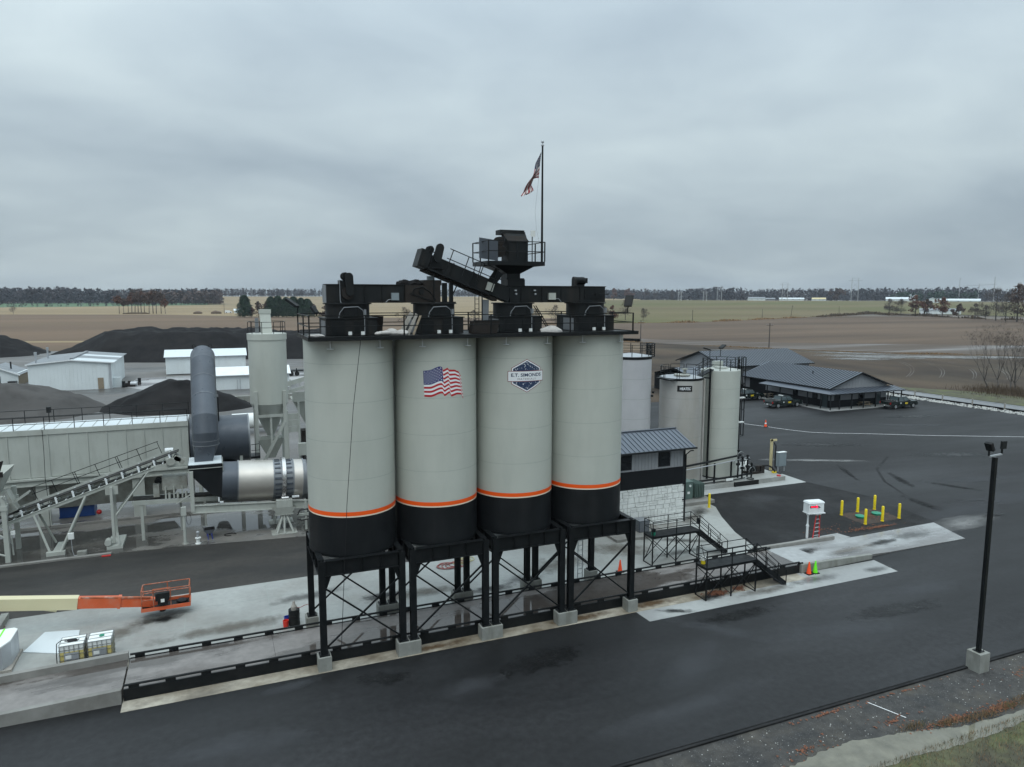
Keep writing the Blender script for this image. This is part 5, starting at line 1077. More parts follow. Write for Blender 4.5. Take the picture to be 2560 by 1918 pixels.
for y in (18.65, 19.4): part('handrail', MB().bar((35.3,y,11.15),(36.9,y+.2,11.75),.05).bar((35.3,y,10.65),(36.9,y+.2,11.25),.04), 'black_steel', tB)
part('sign_board', MB().lathe((33.95,19.7,0), [(2.0,8.98),(2.0,9.52)], 10, True, -136, -97), 'sign_black', tB)
part('lettering', bent_text('HEATEC', .98, .26, .08, 9.25, 2.008, (33.95,19.7), -117.5, 2.0, .03), 'flag_white', tB)
tC = tank('plain grey green tank with caged ladder, farthest right of the three', 38.45, 19.75, 1.83, 10.65, 'silo_paint', (8.95, 7.1, 5.2, 3.3))
ring_rail(tC, 38.45, 19.75, 1.72, 10.66, 11); cage_ladder(tC, 40.85, 19.9, 5, 2.6, 11.7, 4.0)
part('hatch', MB().lathe((38.2,19.4,0), [(.6,10.75),(.6,10.92),(.01,10.95)], 20).bx(38.0,38.9,20.0,20.5,10.8,11.4), 'plant_paint', tC)
for z in (7.8, 5.4): part('ladder_light', MB().bx(40.35,41.05,19.2,19.5,z,z+.1), 'plastic_white', tC)
part('black_pipe', MB().cyl((36.35,18.6,.45),(36.35,18.6,10.9),.10,n=10).cyl((36.35,18.6,10.0),(35.6,18.9,10.1),.06,n=8), 'black_steel', tC)
part('base_ring', MB().lathe((38.45,19.75,0), [(1.84,.42),(1.9,.43),(1.9,.50),(1.84,.52)], 64), 'black_steel', tC)
floodlight('floodlight', 'left one of the pair of black floodlights above the tanks', (36.3,18.7,11.9), 150, 15, .75, 'tank floodlights'); floodlight('floodlight', 'right one of the pair of black floodlights above the tanks', (37.5,18.7,12.0), 20, 25, .75, 'tank floodlights')
T = thing('pipework', 'black pipes and valves at the foot of the grey green tank', 'pipework', (37,17.2,.4))
part('pipe', MB().tube([(28.5,17.0,2.0),(35.5,17.2,2.45),(39.2,17.3,2.75)],.10,8), 'black_steel', T); part('pipe', MB().tube([(29.0,16.9,1.75),(35.5,17.0,2.15),(40.0,17.1,2.5)],.045,6), 'galvanised', T)
part('pipe', MB().tube([(34.0,17.05,.75),(38.5,17.0,.85),(40.3,17.0,1.0)],.10,8), 'black_steel', T); part('pipe', MB().tube([(33.6,16.9,.55),(37.5,16.85,.55),(39.5,17.0,.6)],.05,6), 'black_steel', T)
for i, (x, z0, z1) in enumerate([(38.6,.7,3.3),(39.1,.6,2.6),(39.7,.7,2.7),(40.2,.6,1.9)]): part('valve', MB().cyl((x,16.95,z0),(x,16.95,z1),.08,n=8).cyl((x,16.8,z1-.3),(x,16.8,z1-.25),.2,n=12).cyl((x-.15,16.95,(z0+z1)/2),(x+.15,16.95,(z0+z1)/2),.13,n=10).sphere((x,16.95,z1),.14,10,6), 'black_steel', T)
for i, (x, z) in enumerate([(38.3,2.2),(38.9,1.5),(39.5,2.1),(40.1,1.3),(38.7,2.9)]): part('hose_loop', MB().tube([(x+.35*math.cos(R(a)), 16.75, z+.32*math.sin(R(a))) for a in range(-20, 215, 20)], .035, 6), 'cage_steel', T)
part('tag', MB().bx(37.1,37.9,16.72,16.74,.58,.82), 'plastic_white', T)
for x in (36.0, 37.9): part('stand', MB().bx(x-.06,x+.06,17.0,17.12,.42,2.3), 'black_steel', T)
T = thing('pump_skid', 'greasy black unloading pump with hoses on the tank pad', 'pump', (42.0,18.6,.42))
mb = MB(); motor(mb, (41.4,18.9,.95), (42.2,18.7,.95), .22); part('motor', mb, 'sooty_steel', T); part('frame', MB().bx(41.0,43.0,18.3,19.1,.42,.62), 'rusty_soot', T); part('casing', MB().cyl((42.4,18.7,.62),(42.4,18.7,1.15),.3,n=14).bx(42.7,43.1,18.4,18.9,.5,1.1), 'rusty_soot', T)
part('hose', MB().tube([(42.9,18.5,1.1),(43.4,18.3,1.15),(43.75,18.1,.95),(43.95,17.9,.55)],.08,8), 'rubber', T); part('yellow_fitting', MB().bx(43.75,44.15,17.9,18.15,.42,.58), 'safety_yellow', T)
T = thing('gas_cylinder', 'white gas cylinder standing on the tank pad', 'gas cylinder', (41.6,18.9,.42)); part('bottle', MB().lathe((41.6,19.4,.42), [(.01,0),(.22,.02),(.25,.1),(.25,.85),(.2,1.0),(.1,1.08),(.1,1.12)], 18), 'plastic_white', T); part('collar', MB().lathe((41.6,19.4,.42), [(.12,1.1),(.12,1.25),(.10,1.25)], 14), 'plastic_white', T)
solo('white_chute', MB().bar((40.6,19.3,1.6),(41.3,18.9,.7),.4,.06), 'white_paint', 'white curved panel leaning beside the gas cylinder', 'panel', (41,19.1,.42))
T = thing('utility_cabinet', 'grey electrical cabinet on legs at the end of the tank pad', 'cabinet', (46.1,19.6,0)); part('case', MB().bx(45.75,46.75,19.4,19.75,.55,1.95), 'elec_grey', T); part('cap', MB().bx(45.72,46.78,19.37,19.78,1.951,2.0), 'plastic_white', T); part('door', MB().bx(45.8,46.7,19.38,19.399,.62,1.88), 'elec_grey', T)
for x in (45.85,46.65): part('leg', MB().bx(x-.04,x+.04,19.5,19.6,0,.55), 'galvanised', T)
T = thing('service_post', 'pale timber post carrying black cables beside the grey cabinet', 'post', (45.6,20.3,0)); part('post', MB().bx(45.5,45.7,20.2,20.4,0,3.2), 'pale_post', T); part('bracket', MB().bx(45.5,46.2,20.2,20.3,3.0,3.2), 'pale_post', T); part('cable', MB().tube([(45.75,20.15,2.9),(46.0,20.1,2.5),(45.95,20.1,1.2),(46.0,20.1,.4),(46.3,20,.1)],.06,6), 'cable', T)
solo('red_disc', MB().lathe((43.5,16.9,.42), [(.2,0),(.18,.1),(.01,.12)], 12), 'red_paint', 'small red cap lying near the front corner of the tank pad', 'disc', (43.5,16.9,.42))
solo('black_pan', MB().bx(37.9,40.7,16.45,16.59,.02,.42).lathe((40.1,16.95,.42), [(.32,.02),(.36,.08),(.30,.10)], 18), 'rubber', 'black tarry splash tray on the front of the tank pad', 'tray', (39,16.5,0))

# ================================================================== OFFICE, SHED, PICKUPS
T = thing('office_building', 'low grey office with charcoal metal roof and wraparound porch', 'building', (88, 58, 0))
OX0, OX1, OY0, OY1 = 82.9, 95.1, 48.3, 68.3
part('lower_wall', MB().bx(OX0, OX1, OY0, OY1, 0, 1.2), 'black_siding', T); part('upper_wall', MB().bx(OX0+.02, OX1-.02, OY0+.02, OY1-.02, 1.201, 3.25), 'grey_siding', T)
part('gable', MB().prism([(OX0+.02,3.25),(OX1-.02,3.25),(89.0,5.35)], .04, 'y', OY0+.02), 'grey_siding', T)
gb = None; x = OX0+.3
while x < OX1-.3:
    h_ = 5.3 - abs(x-89.0)*.344
    if h_ > 3.4: part('gable_board', MB().bx(x-.02, x+.02, OY0-.01, OY0+.018, 3.27, h_), 'grey_siding', T)
    x += .62
rf = part('roof', MB().add([(82.25,47.75,3.2),(89.0,47.75,5.52),(89.0,68.7,5.52),(82.25,68.7,3.2),(95.75,47.75,3.2),(95.75,68.7,3.2)], [(0,1,2,3),(1,4,5,2)]).add([(82.25,47.75,3.2),(82.25,47.75,3.06),(89.0,47.75,5.38),(89.0,47.75,5.52),(95.75,47.75,3.2),(95.75,47.75,3.06)], [(0,1,2,3),(3,2,5,4)]), 'charcoal_roof', T)
part('barge_board', MB().bar((82.25,47.72,3.13),(89.0,47.72,5.45),.05,.16).bar((89.0,47.72,5.45),(95.75,47.72,3.13),.05,.16).bx(82.15,82.26,47.75,68.7,3.04,3.19), 'charcoal_trim', rf)
y = 47.75; s0 = None
while y < 68.7:
    if s0 is None:
        s0 = part('standing_seam', MB().bar((82.25,y,3.23),(89.0,y,5.55),.075,.06), 'charcoal_trim', rf); y00 = y
    else: share('standing_seam', s0, rf, (0, y-y00, 0))
    y += .60
part('roof_vent', MB().cyl((86.4,55.5,4.6),(86.4,55.5,5.0),.07,n=8).cyl((86.4,55.5,4.9),(86.4,55.5,5.1),.1,n=8), 'black_steel', rf)
pr = part('porch_roof', MB().add([(80.4,46.0,2.62),(96.6,46.0,2.62),(96.6,48.3,3.05),(82.9,48.3,3.05),(82.9,61.6,3.05),(80.4,61.6,2.62)], [(0,1,2,3),(0,3,4,5)]).add([(80.4,46,2.62),(80.4,46,2.50),(96.6,46,2.50),(96.6,46,2.62),(80.4,61.6,2.62),(80.4,61.6,2.50)], [(0,1,2,3),(0,4,5,1)]), 'charcoal_roof', T)
part('porch_fascia', MB().bx(80.4,96.6,45.95,45.995,2.48,2.60).bx(80.35,80.395,46,61.6,2.48,2.60), 'charcoal_trim', pr)
x = 80.9; s0 = None
while x < 96.5:
    a = max(0, (82.9-x)); y1 = 48.3 - a*.92; z1 = 3.05-a*.172
    part('standing_seam', MB().bar((x,46.0,2.645),(x,y1,z1+.025),.05,.05), 'charcoal_roof', pr); x += .9
part('porch_slab', MB().bx(80.5,96.6,46.0,48.3,0,.08).bx(80.5,82.9,48.3,61.6,0,.0795), 'concrete_new', T)
p0 = part('porch_post', MB().bx(81.05,81.19,46.42,46.56,.08,2.5), 'charcoal_trim', T)
for x, y in ((82.95,46.47),(85.5,46.5),(88.05,46.5),(90.65,46.5),(93.3,46.5),(96.3,46.5),(81.12,48.45),(81.12,51.2),(81.12,54.2),(81.12,57.2),(81.12,60.25),(94.6,46.6)): share('porch_post', p0, T, (x-81.12, y-46.49, 0))
def win(T, x0, x1, y0, y1, z0, z1, face):
    if face == 'y': f_ = part('window', MB().bx(x0-.06,x1+.06,y0-.03,y0-.001,z0-.06,z1+.06), 'charcoal_trim', T); part('pane', MB().bx(x0,x1,y0-.036,y0-.031,z0,z1), 'glass_dark', f_)
    else: f_ = part('window', MB().bx(x0-.03,x0-.001,y0-.06,y1+.06,z0-.06,z1+.06), 'charcoal_trim', T); part('pane', MB().bx(x0-.036,x0-.031,y0,y1,z0,z1), 'glass_dark', f_)
for a in (83.8, 89.0): win(T, a, a+1.0, OY0, 0, 1.25, 2.35, 'y')
for a in (50.9, 55.1): win(T, OX0, 0, a, a+1.0, 1.25, 2.35, 'x')
d_ = part('door', MB().bx(92.7,93.7,OY0-.05,OY0-.001,.08,2.25), 'glass_pane', T); part('door_frame', MB().bx(92.6,92.695,OY0-.06,OY0-.001,.08,2.35).bx(93.705,93.8,OY0-.06,OY0-.001,.08,2.35), 'charcoal_trim', d_)
d_ = part('door', MB().bx(OX0-.05,OX0-.001,48.8,49.8,.08,2.25), 'glass_pane', T); part('door_frame', MB().bx(OX0-.06,OX0-.001,48.68,48.795,.08,2.35).bx(OX0-.06,OX0-.001,49.805,49.92,.08,2.35), 'charcoal_trim', d_)
part('garage_door', MB().bx(OX0-.04,OX0-.001,62.6,66.6,.0,2.9), 'black_siding', T)
T = thing('steel_shed', 'larger grey shed with charcoal metal roof behind the office', 'building', (90.5, 77, 0))
part('wall', MB().bx(80.2,100.8,70.7,84.0,1.2,4.7), 'grey_siding', T); part('lower_wall', MB().bx(80.18,100.82,70.68,84.02,0,1.2), 'black_siding', T); part('gable', MB().prism([(70.7,4.7),(84.0,4.7),(77.35,6.9)], .03, 'x', 80.2), 'grey_siding', T)
rf = part('roof', MB().add([(79.6,70.0,4.7),(101.4,70.0,4.7),(101.4,77.35,7.02),(79.6,77.35,7.02),(79.6,84.7,4.7),(101.4,84.7,4.7)], [(0,1,2,3),(3,2,5,4)]), 'charcoal_roof', T)
part('barge_board', MB().bar((79.58,70,4.64),(79.58,77.35,6.95),.05,.2).bar((79.58,77.35,6.95),(79.58,84.7,4.64),.05,.2).bx(79.6,101.4,69.9,69.995,4.52,4.68).bar((101.42,70,4.64),(101.42,77.35,6.95),.05,.16), 'charcoal_trim', rf)
x = 79.9; s0 = None
while x < 101.4:
    if s0 is None: s0 = part('standing_seam', MB().bar((x,70,4.73),(x,77.35,7.05),.075,.06), 'charcoal_trim', rf); x00 = x
    else: share('standing_seam', s0, rf, (x-x00, 0, 0))
    x += .62
T = thing('office_annex', 'dark low annex with charcoal roof seen between the tanks', 'building', (76,76,0))
part('wall', MB().bx(71.5,79.4,66.8,80,0,3.0), 'black_siding', T)
part('roof', MB().add([(70.9,66.2,3.0),(80.0,66.2,3.0),(80.0,73,4.6),(70.9,73,4.6),(70.9,80,3.0),(80,80,3.0)], [(0,1,2,3),(3,2,5,4)]), 'charcoal_roof', T)

def pickup(lab, x, y):
    "crew cab pickup facing +x; x,y is the near rear wheel"
    T = thing('pickup_truck', lab, 'pickup', (x, y, 0), 'black pickups parked by the office')
    W = 1.98; y0, y1 = y-.12, y-.12+W; X = lambda a: x + a
    prof = [(-1.20,.52),(-1.22,.95),(-1.16,1.12),(4.35,1.12),(4.78,1.02),(4.86,.80),(4.82,.50),(4.35,.42),(4.30,.62),(4.12,.78),(3.58,.78),(3.40,.62),(3.34,.42),(.50,.42),(.44,.62),(.26,.78),(-.28,.78),(-.46,.62),(-.50,.45)]
    body = part('body', MB().prism([(X(a), b) for a, b in prof], W, 'y', y0), 'truck_paint', T)
    part('hood', MB().add([(X(3.05),y0+.1,1.12),(X(4.55),y0+.14,1.1),(X(4.55),y1-.14,1.1),(X(3.05),y1-.1,1.12),(X(3.1),y0+.22,1.24),(X(4.4),y0+.26,1.17),(X(4.4),y1-.26,1.17),(X(3.1),y1-.22,1.24)], [(4,5,6,7),(0,1,5,4),(1,2,6,5),(2,3,7,6),(3,0,4,7)]), 'truck_paint', body)
    zb, zt = 1.12, 1.86
    lo = [(.55,y0+.04),(3.25,y0+.04),(3.25,y1-.04),(.55,y1-.04)]; hi = [(.78,y0+.22),(2.45,y0+.22),(2.45,y1-.22),(.78,y1-.22)]
    cab = part('cab', MB().add([(X(a),b,zb) for a, b in lo] + [(X(a),b,zt) for a, b in hi], [(4,5,6,7),(0,1,5,4),(1,2,6,5),(2,3,7,6),(3,0,4,7)]), 'truck_paint', T)
    def lerp(p, q, t): return tuple(p[i]*(1-t)+q[i]*t for i in range(3))
    L = [(X(a),b,zb) for a, b in lo]; H_ = [(X(a),b,zt) for a, b in hi]
    def pane(i, j, s0, s1, t0, t1, off):
        q = []
        for s, t in ((s0,t0),(s1,t0),(s1,t1),(s0,t1)): a = lerp(lerp(L[i],L[j],s), lerp(H_[i],H_[j],s), t); q.append((a[0]+off[0], a[1]+off[1], a[2]+off[2]))
        part('window_pane', MB().add(q, [(0,1,2,3)]), 'glass_pane', cab)
    pane(0,1,.06,.47,.12,.88,(0,-.012,.004)); pane(0,1,.51,.93,.12,.88,(0,-.012,.004)); pane(1,2,.06,.94,.1,.92,(.012,0,.006)); pane(3,0,.08,.92,.15,.9,(-.012,0,.006)); pane(2,3,.06,.47,.12,.88,(0,.012,.004))
    part('bed_floor', MB().bx(X(-1.12),X(.5),y0+.1,y1-.1,1.121,1.125), 'rubber', body); part('bed_rail', MB().bx(X(-1.16),X(.54),y0,y0+.1,1.121,1.19).bx(X(-1.16),X(.54),y1-.1,y1,1.121,1.19), 'truck_paint', body); part('tool_box', MB().bx(X(.15),X(.5),y0+.12,y1-.12,1.126,1.34), 'chrome', T)
    for wx in (0.0, 3.85):
        for wy in (y0+.02, y1-.26):
            w_ = part('wheel', MB().lathe((0,0,0), [(.22,.0)], 3) if 0 else MB().cyl((X(wx),wy,.40),(X(wx),wy+.24,.40),.40,n=24), 'rubber', T); part('rim', MB().cyl((X(wx),wy-.012,.40),(X(wx),wy+.02,.40),.26,.26,n=16).cyl((X(wx),wy-.025,.40),(X(wx),wy-.012,.40),.09,n=10), 'rim', w_)
    part('rear_bumper', MB().bx(X(-1.36),X(-1.21),y0+.08,y1-.08,.50,.70), 'chrome', T); part('front_bumper', MB().bx(X(4.83),X(4.96),y0+.05,y1-.05,.42,.66), 'chrome', T)
    for yy in (y0-.004, y1-.12): part('tail_light', MB().bx(X(-1.235),X(-1.10),yy,yy+.125,.80,1.10), 'truck_lamp', T)
    for yy in (y0+.02, y1-.32): part('headlight', MB().bx(X(4.68),X(4.865),yy,yy+.30,.82,.98), 'reflective', T)
    part('number_plate', MB().bx(X(-1.375),X(-1.361),y+.7,y+1.0,.54,.66), 'plastic_white', T); part('door_emblem', MB().bx(X(1.95),X(2.55),y0-.012,y0-.001,.72,.98), 'emblem_yellow', T); part('door_seal', MB().cyl((X(1.05),y0-.012,.92),(X(1.05),y0-.001,.92),.11,n=14), 'plastic_white', T)
    part('mirror', MB().bx(X(2.75),X(2.9),y0-.22,y0-.02,1.18,1.36).bx(X(2.75),X(2.9),y1+.02,y1+.22,1.18,1.36), 'black_steel', cab); part('grille', MB().bx(X(4.85),X(4.875),y0+.35,y1-.35,.70,.98), 'chrome', T)
    part('light_bar', MB().bx(X(1.2),X(1.4),y0+.55,y1-.55,1.862,1.93), 'plastic_white', cab); return T
t0 = pickup('black pickup parked at the porch left side, tail toward camera', 75.5, 51.55)
dup(t0, (91.9,43.9,0), 'black pickup with silver tool box parked in front of the right porch corner'); dup(t0, (75.3,59.9,0), 'black pickup partly hidden behind the grey green tank ladder')
def picnic(lab, x, y):
    T = thing('picnic_table', lab, 'picnic table', (x, y, .08)); w0 = None
    for k in range(5): part('table_plank', MB().bx(x-.9,x+.9,y-.36+.15*k,y-.22+.15*k,.78,.82), 'wood', T)
    for s in (-1, 1): part('bench_plank', MB().bx(x-.9,x+.9,y+s*.72-.13,y+s*.72+.13,.50,.54), 'wood', T)
    for sx in (-.65, .65): part('leg_frame', MB().bar((x+sx,y-.6,.08),(x+sx,y-.25,.78),.08,.04).bar((x+sx,y+.6,.08),(x+sx,y+.25,.78),.08,.04).bar((x+sx,y-.8,.47),(x+sx,y+.8,.47),.08,.04), 'wood', T)
picnic('wooden picnic table under the right porch', 89.4, 47.5); picnic('brown picnic table under the left porch end', 82.0, 60.9)
# rock drain strip with posts and wire
r = random.Random(77); mb = MB()
for i in range(2600):
    t = r.random(); y = 62 - t*92; x = 105.5 + r.uniform(-1.1, 1.1); s = r.uniform(.10, .26); z = .02
    mb.add([(x-s,y-s*.7,z),(x+s,y-s*.6,z),(x+s*.6,y+s,z),(x-s*.5,y+s*.8,z),(x+r.uniform(-.05,.05),y,z+s*.9)], [(0,1,4),(1,2,4),(2,3,4),(3,0,4)], mi=(0 if r.random() < .8 else 1))
struct('rock_rubble', mb, ['rock_white','rock_dark'], 'band of white drainage rock between the lot and the lane', 'stuff')
T = thing('wire_fence', 'low post and rail fence along the rock strip', 'fence', (107.5,30,0))
p0 = part('post', MB().bx(107.4,107.55,57.9,58.05,0,1.0), 'wood_grey', T)
for k in range(1, 16): share('post', p0, T, (0,-5.2*k,0))
part('rail', MB().bx(107.45,107.50,-20,58,.72,.80), 'galvanised', T)

# ================================================================== LEFT PLANT
def zc_(x): return 2.42 + .331*(x + 18.9)
T = thing('belt_conveyor', 'long inclined belt conveyor with handrail rising past the baghouse wall', 'conveyor', (-14,21,0))
X0, X1 = -24.0, -9.0
for y in (20.45, 21.55):
    part('side_channel', MB().bar((X0,y,zc_(X0)+.1),(X1-1.4,y,zc_(X1-1.4)+.1),.07,.20), 'plant_paint', T)
    part('side_channel', MB().bar((X0,y-.02,zc_(X0)+.24),(X1-1.4,y-.02,zc_(X1-1.4)+.24),.13,.03), 'plant_paint', T)
part('belt', MB().bar((X0,21,zc_(X0)+.62),(X1+.2,21,zc_(X1)+.72),.86,.05), 'belt', T); part('belt_return', MB().bar((X0,21,zc_(X0)+.12),(X1,21,zc_(X1)+.12),.84,.03), 'belt', T)
part('skirt_board', MB().bar((-21,21.52,zc_(-21)+.72),(X1-.3,21.52,zc_(X1-.3)+.72),.05,.16), 'plant_paint', T)
x = X0+.4; id0 = None
while x < X1-.2:
    if id0 is None:
        mb = MB(); z = zc_(x); mb.bar((x,20.45,z+.24),(x-.10,20.50,z+.68),.07,.10); mb.bar((x,21.55,z+.24),(x-.10,21.50,z+.68),.07,.10); mb.cyl((x-.05,20.5,z+.55),(x-.05,21.5,z+.55),.06,n=8); mb.cyl((x+.5,20.5,z+.40),(x+.5,21.5,z+.40),.05,n=8)
        id0 = part('idler', mb, 'white_paint', T); xi = x
    else: share('idler', id0, T, (x-xi, 0, zc_(x)-zc_(xi)))
    x += 1.02
part('walkway', MB().bar((-17.9,22.0,zc_(-17.9)+.55),(X1-.5,22.0,zc_(X1-.5)+.55),.62,.05), 'galvanised', T)
for x in (-17.9,-16.7,-15.4,-15.28,-14,-12.7,-12.58,-11.3,-9.95): z = zc_(x)+.55; part('rail_post', MB().bar((x,22.3,z),(x-.33,22.3,z+1.0),.04), 'black_steel', T)
for h_ in (1.0,.52): part('handrail', MB().bar((-18.25,22.3,zc_(-17.9)+.55+h_),(-10.2,22.3,zc_(-9.95)+.57+h_),.04), 'black_steel', T)
part('head_frame', MB().bar((-10.6,20.45,zc_(-10.6)+.2),(-8.75,20.45,5.55),.08,.34).bar((-10.6,21.55,zc_(-10.6)+.2),(-8.75,21.55,5.55),.08,.34), 'plant_paint', T)
part('head_pulley', MB().cyl((-8.9,20.5,5.85),(-8.9,21.5,5.85),.26,n=14), 'dusty_paint', T); part('head_hood', MB().bar((-9.1,21,6.05),(-8.45,21,5.6),1.0,.3), 'dusty_paint', T)
mb = MB(); motor(mb, (-9.75,22.0,6.25), (-9.2,22.0,6.25), .2); mb.bx(-9.9,-9.3,21.7,22.3,5.95,6.06); part('motor', mb, 'white_paint', T); part('gearbox', MB().bx(-9.6,-9.1,20.2,20.44,5.55,6.0).cyl((-9.3,20.1,5.8),(-9.3,20.2,5.8),.28,n=12), 'dusty_paint', T)
for y in (19.95, 22.1):
    part('leg', MB().cyl((-17.0,y,.25),(-17.85,20.45 if y < 21 else 21.55,zc_(-17.85)),.075,n=10), 'plant_paint', T); part('leg', MB().cyl((-16.35,y,.25),(-14.75,20.45 if y < 21 else 21.55,zc_(-14.75)),.085,n=10), 'plant_paint', T)
part('foot_skid', MB().bx(-17.2,-16.1,19.75,20.1,.02,.28).bx(-16.9,-16.4,20.1,22.3,.02,.2), 'plant_paint', T)
for y in (20.2, 21.8):
    part('leg', MB().bx(-13.25,-13.08,y-.08,y+.08,.3,zc_(-13.1)), 'plant_paint', T); part('strut', MB().cyl((-12.95,y,2.3),(-10.75,20.45 if y < 21 else 21.55,zc_(-10.75)+.1),.06,n=8), 'plant_paint', T)
part('axle', MB().bx(-13.6,-12.6,19.7,22.2,.02,.24).cyl((-13.5,19.7,.5),(-13.5,20.3,.5),.22,n=12).cyl((-12.8,19.75,.3),(-12.9,19.9,1.1),.08,n=8), 'plant_paint', T)
part('frame_head', MB().bx(-13.55,-12.75,20.36,20.44,3.75,4.35), 'plant_paint', T)
# cold feed frame at the picture's left edge
T = thing('feed_bin_frame', 'grey steel feed bin frame with braces at the left end of the conveyor', 'feed bin', (-20.5,19.7,0))
for x, y in ((-19.3,19.6),(-22.3,19.6),(-19.3,22.4),(-22.3,22.4)): part('leg', MB().bx(x-.14,x+.14,y-.14,y+.14,.02,4.5), 'plant_paint', T)
part('ring_beam', MB().bx(-22.5,-19.1,19.42,19.7,3.55,3.85).bx(-22.5,-19.1,22.3,22.58,3.55,3.85).bx(-19.42,-19.18,19.71,22.29,3.55,3.84), 'plant_paint', T)
part('brace', MB().cyl((-19.35,19.5,1.7),(-21.5,19.5,3.4),.06,n=8), 'plant_paint', T); part('brace', MB().cyl((-19.4,19.5,.5),(-22.2,19.5,1.6),.07,n=8), 'plant_paint', T); part('brace', MB().cyl((-19.1,20.1,.3),(-19.2,20.3,2.4),.05,n=8), 'plant_paint', T)
mb = MB(); mb.add([(-22.4,19.5,6.0),(-19.15,19.5,6.0),(-19.15,22.5,6.0),(-22.4,22.5,6.0),(-21.4,20.5,4.1),(-19.9,20.5,4.1),(-19.9,21.5,4.1),(-21.4,21.5,4.1)], [(0,1,5,4),(1,2,6,5),(2,3,7,6),(3,0,4,7)]); part('hopper', mb, 'plant_paint', T)
mb = MB(); mb.add([(-22.4,19.4,6.2),(-19.05,19.4,6.9),(-19.35,19.5,6.0),(-22.4,19.5,6.0)], [(0,1,2,3)]); mb.bx(-22.4,-19.16,19.42,19.49,5.8,6.15); part('wing_plate', mb, 'rusty_soot', T)
part('grate_ramp', MB().bar((-19.2,20.6,3.6),(-18.1,20.6,4.35),.05,.12).bar((-19.2,21.2,3.6),(-18.1,21.2,4.35),.05,.12), 'plant_paint', T)
for k in range(7): t = k/7; part('grate_bar', MB().bar((-19.2+1.1*t,20.6,3.6+.75*t),(-19.2+1.1*t,21.2,3.6+.75*t),.03), 'plant_paint', T)
part('chute', MB().bar((-19.5,20.8,4.6),(-19.0,20.8,3.2),.9,.5,(1,0,0)), 'dusty_paint', T)
part('switch_box', MB().bx(-19.05,-18.8,19.55,19.7,1.85,2.1), 'plastic_white', T); part('wiring', MB().tube([(-19.1,19.4,4.6),(-18.95,19.35,4.0),(-19.1,19.35,3.0),(-19.05,19.4,1.4),(-18.9,19.4,1.1)],.025,5).tube([(-19.1,19.4,4.8),(-19.3,19.35,4.4),(-19.05,19.4,4.2)],.025,5), 'cage_steel', T)
for x, y, s, lab in ((-15.55,19.05,0,'pale switch box on a thin post near the conveyor foot'),): 
    T = thing('switch_box', lab, 'switch box', (x, y, 0)); part('box', MB().bx(x-.17,x+.17,y-.08,y+.08,1.28,1.7), 'plastic_white', T); part('post', MB().tube([(x,y,1.28),(x+.02,y,.5),(x+.1,y,.12),(x+.35,y,.1)],.025,6), 'galvanised', T); part('base_block', MB().bx(x+.3,x+.85,y-.2,y+.2,.012,.38), 'pier_concrete', T)
T = thing('control_post', 'grey round post with control box beside the dryer frame', 'post', (-8.6,19.1,0)); part('pipe', MB().cyl((-8.6,19.1,.01),(-8.6,19.1,2.1),.11,n=12), 'plant_paint', T); part('box', MB().bx(-8.78,-8.44,18.95,19.2,2.1,2.7), 'plant_paint', T); part('flange', MB().cyl((-8.6,19.1,.012),(-8.6,19.1,.04),.24,n=12), 'dusty_paint', T); part('loop', MB().tube([(-8.3+.16*math.cos(R(a)),19.2,1.75+.4*math.sin(R(a))) for a in range(0,361,30)],.015,5), 'cable', T)
# dryer drum
T = thing('dryer_drum', 'large horizontal dryer drum with stainless shell and support ring', 'dryer drum', (-2,20.6,0))
def dax(x): return (x, 20.6, 3.92 - .058*(x+5.8))
def dseg(name, xa, xb, r, m, n=56): return part(name, MB().cyl(dax(xa), dax(xb), r, n=n), m, T)
dseg('inlet_collar', -5.98, -4.9, 1.46, 'dark_grey_steel'); dseg('stainless_shell', -4.9, -2.42, 1.50, 'stainless'); dseg('joint_band', -4.94, -4.87, 1.54, 'mid_grey_steel'); dseg('joint_band', -2.46, -2.38, 1.54, 'mid_grey_steel')
dseg('ring_section', -2.42, -1.0, 1.46, 'mid_grey_steel'); rg = dseg('support_ring', -1.84, -1.58, 1.68, 'bright_steel'); dseg('shell_band', -1.0, -.3, 1.50, 'stainless'); dseg('rear_section', -.3, 5.0, 1.46, 'mid_grey_steel'); dseg('joint_band', -1.06, -.98, 1.55, 'mid_grey_steel'); dseg('joint_band', -.34, -.26, 1.55, 'mid_grey_steel')
for k in range(22):
    a = 2*math.pi*k/22
    for dx in (-2.12, -1.30): p = dax(dx); c = (p[1]+1.5*math.cos(a), p[2]+1.5*math.sin(a)); part('ring_bracket', MB().bar((dx-.22,c[0],c[1]),(dx+.22,c[0],c[1]),.05,.13,(0,-math.sin(a),math.cos(a))), 'dark_grey_steel', rg)
mb = MB(); p = dax(.15); mb.cyl((.05,p[1],p[2]+.005),(.25,p[1],p[2]-.005),1.62,n=56)
for k in range(48): a = 2*math.pi*k/48; mb.bar((.04,p[1]+1.66*math.cos(a),p[2]+1.66*math.sin(a)),(.26,p[1]+1.66*math.cos(a),p[2]+1.66*math.sin(a)),.09,.12,(0,math.cos(a),math.sin(a)))
part('drive_gear', mb, 'sooty_steel', T)
for y in (19.3, 21.9): part('frame_beam', MB().bar((-8.05,y,2.40),(5.0,y,1.64),.06,.50).bar((-8.05,y,2.66),(5.0,y,1.90),.24,.05).bar((-8.05,y,2.13),(5.0,y,1.37),.24,.05), 'plant_paint', T)
for x, y in ((-8.0,19.3),(-8.0,21.9)): part('frame_post', MB().bx(x-.13,x+.13,y-.13,y+.13,2.2,5.15), 'plant_paint', T)
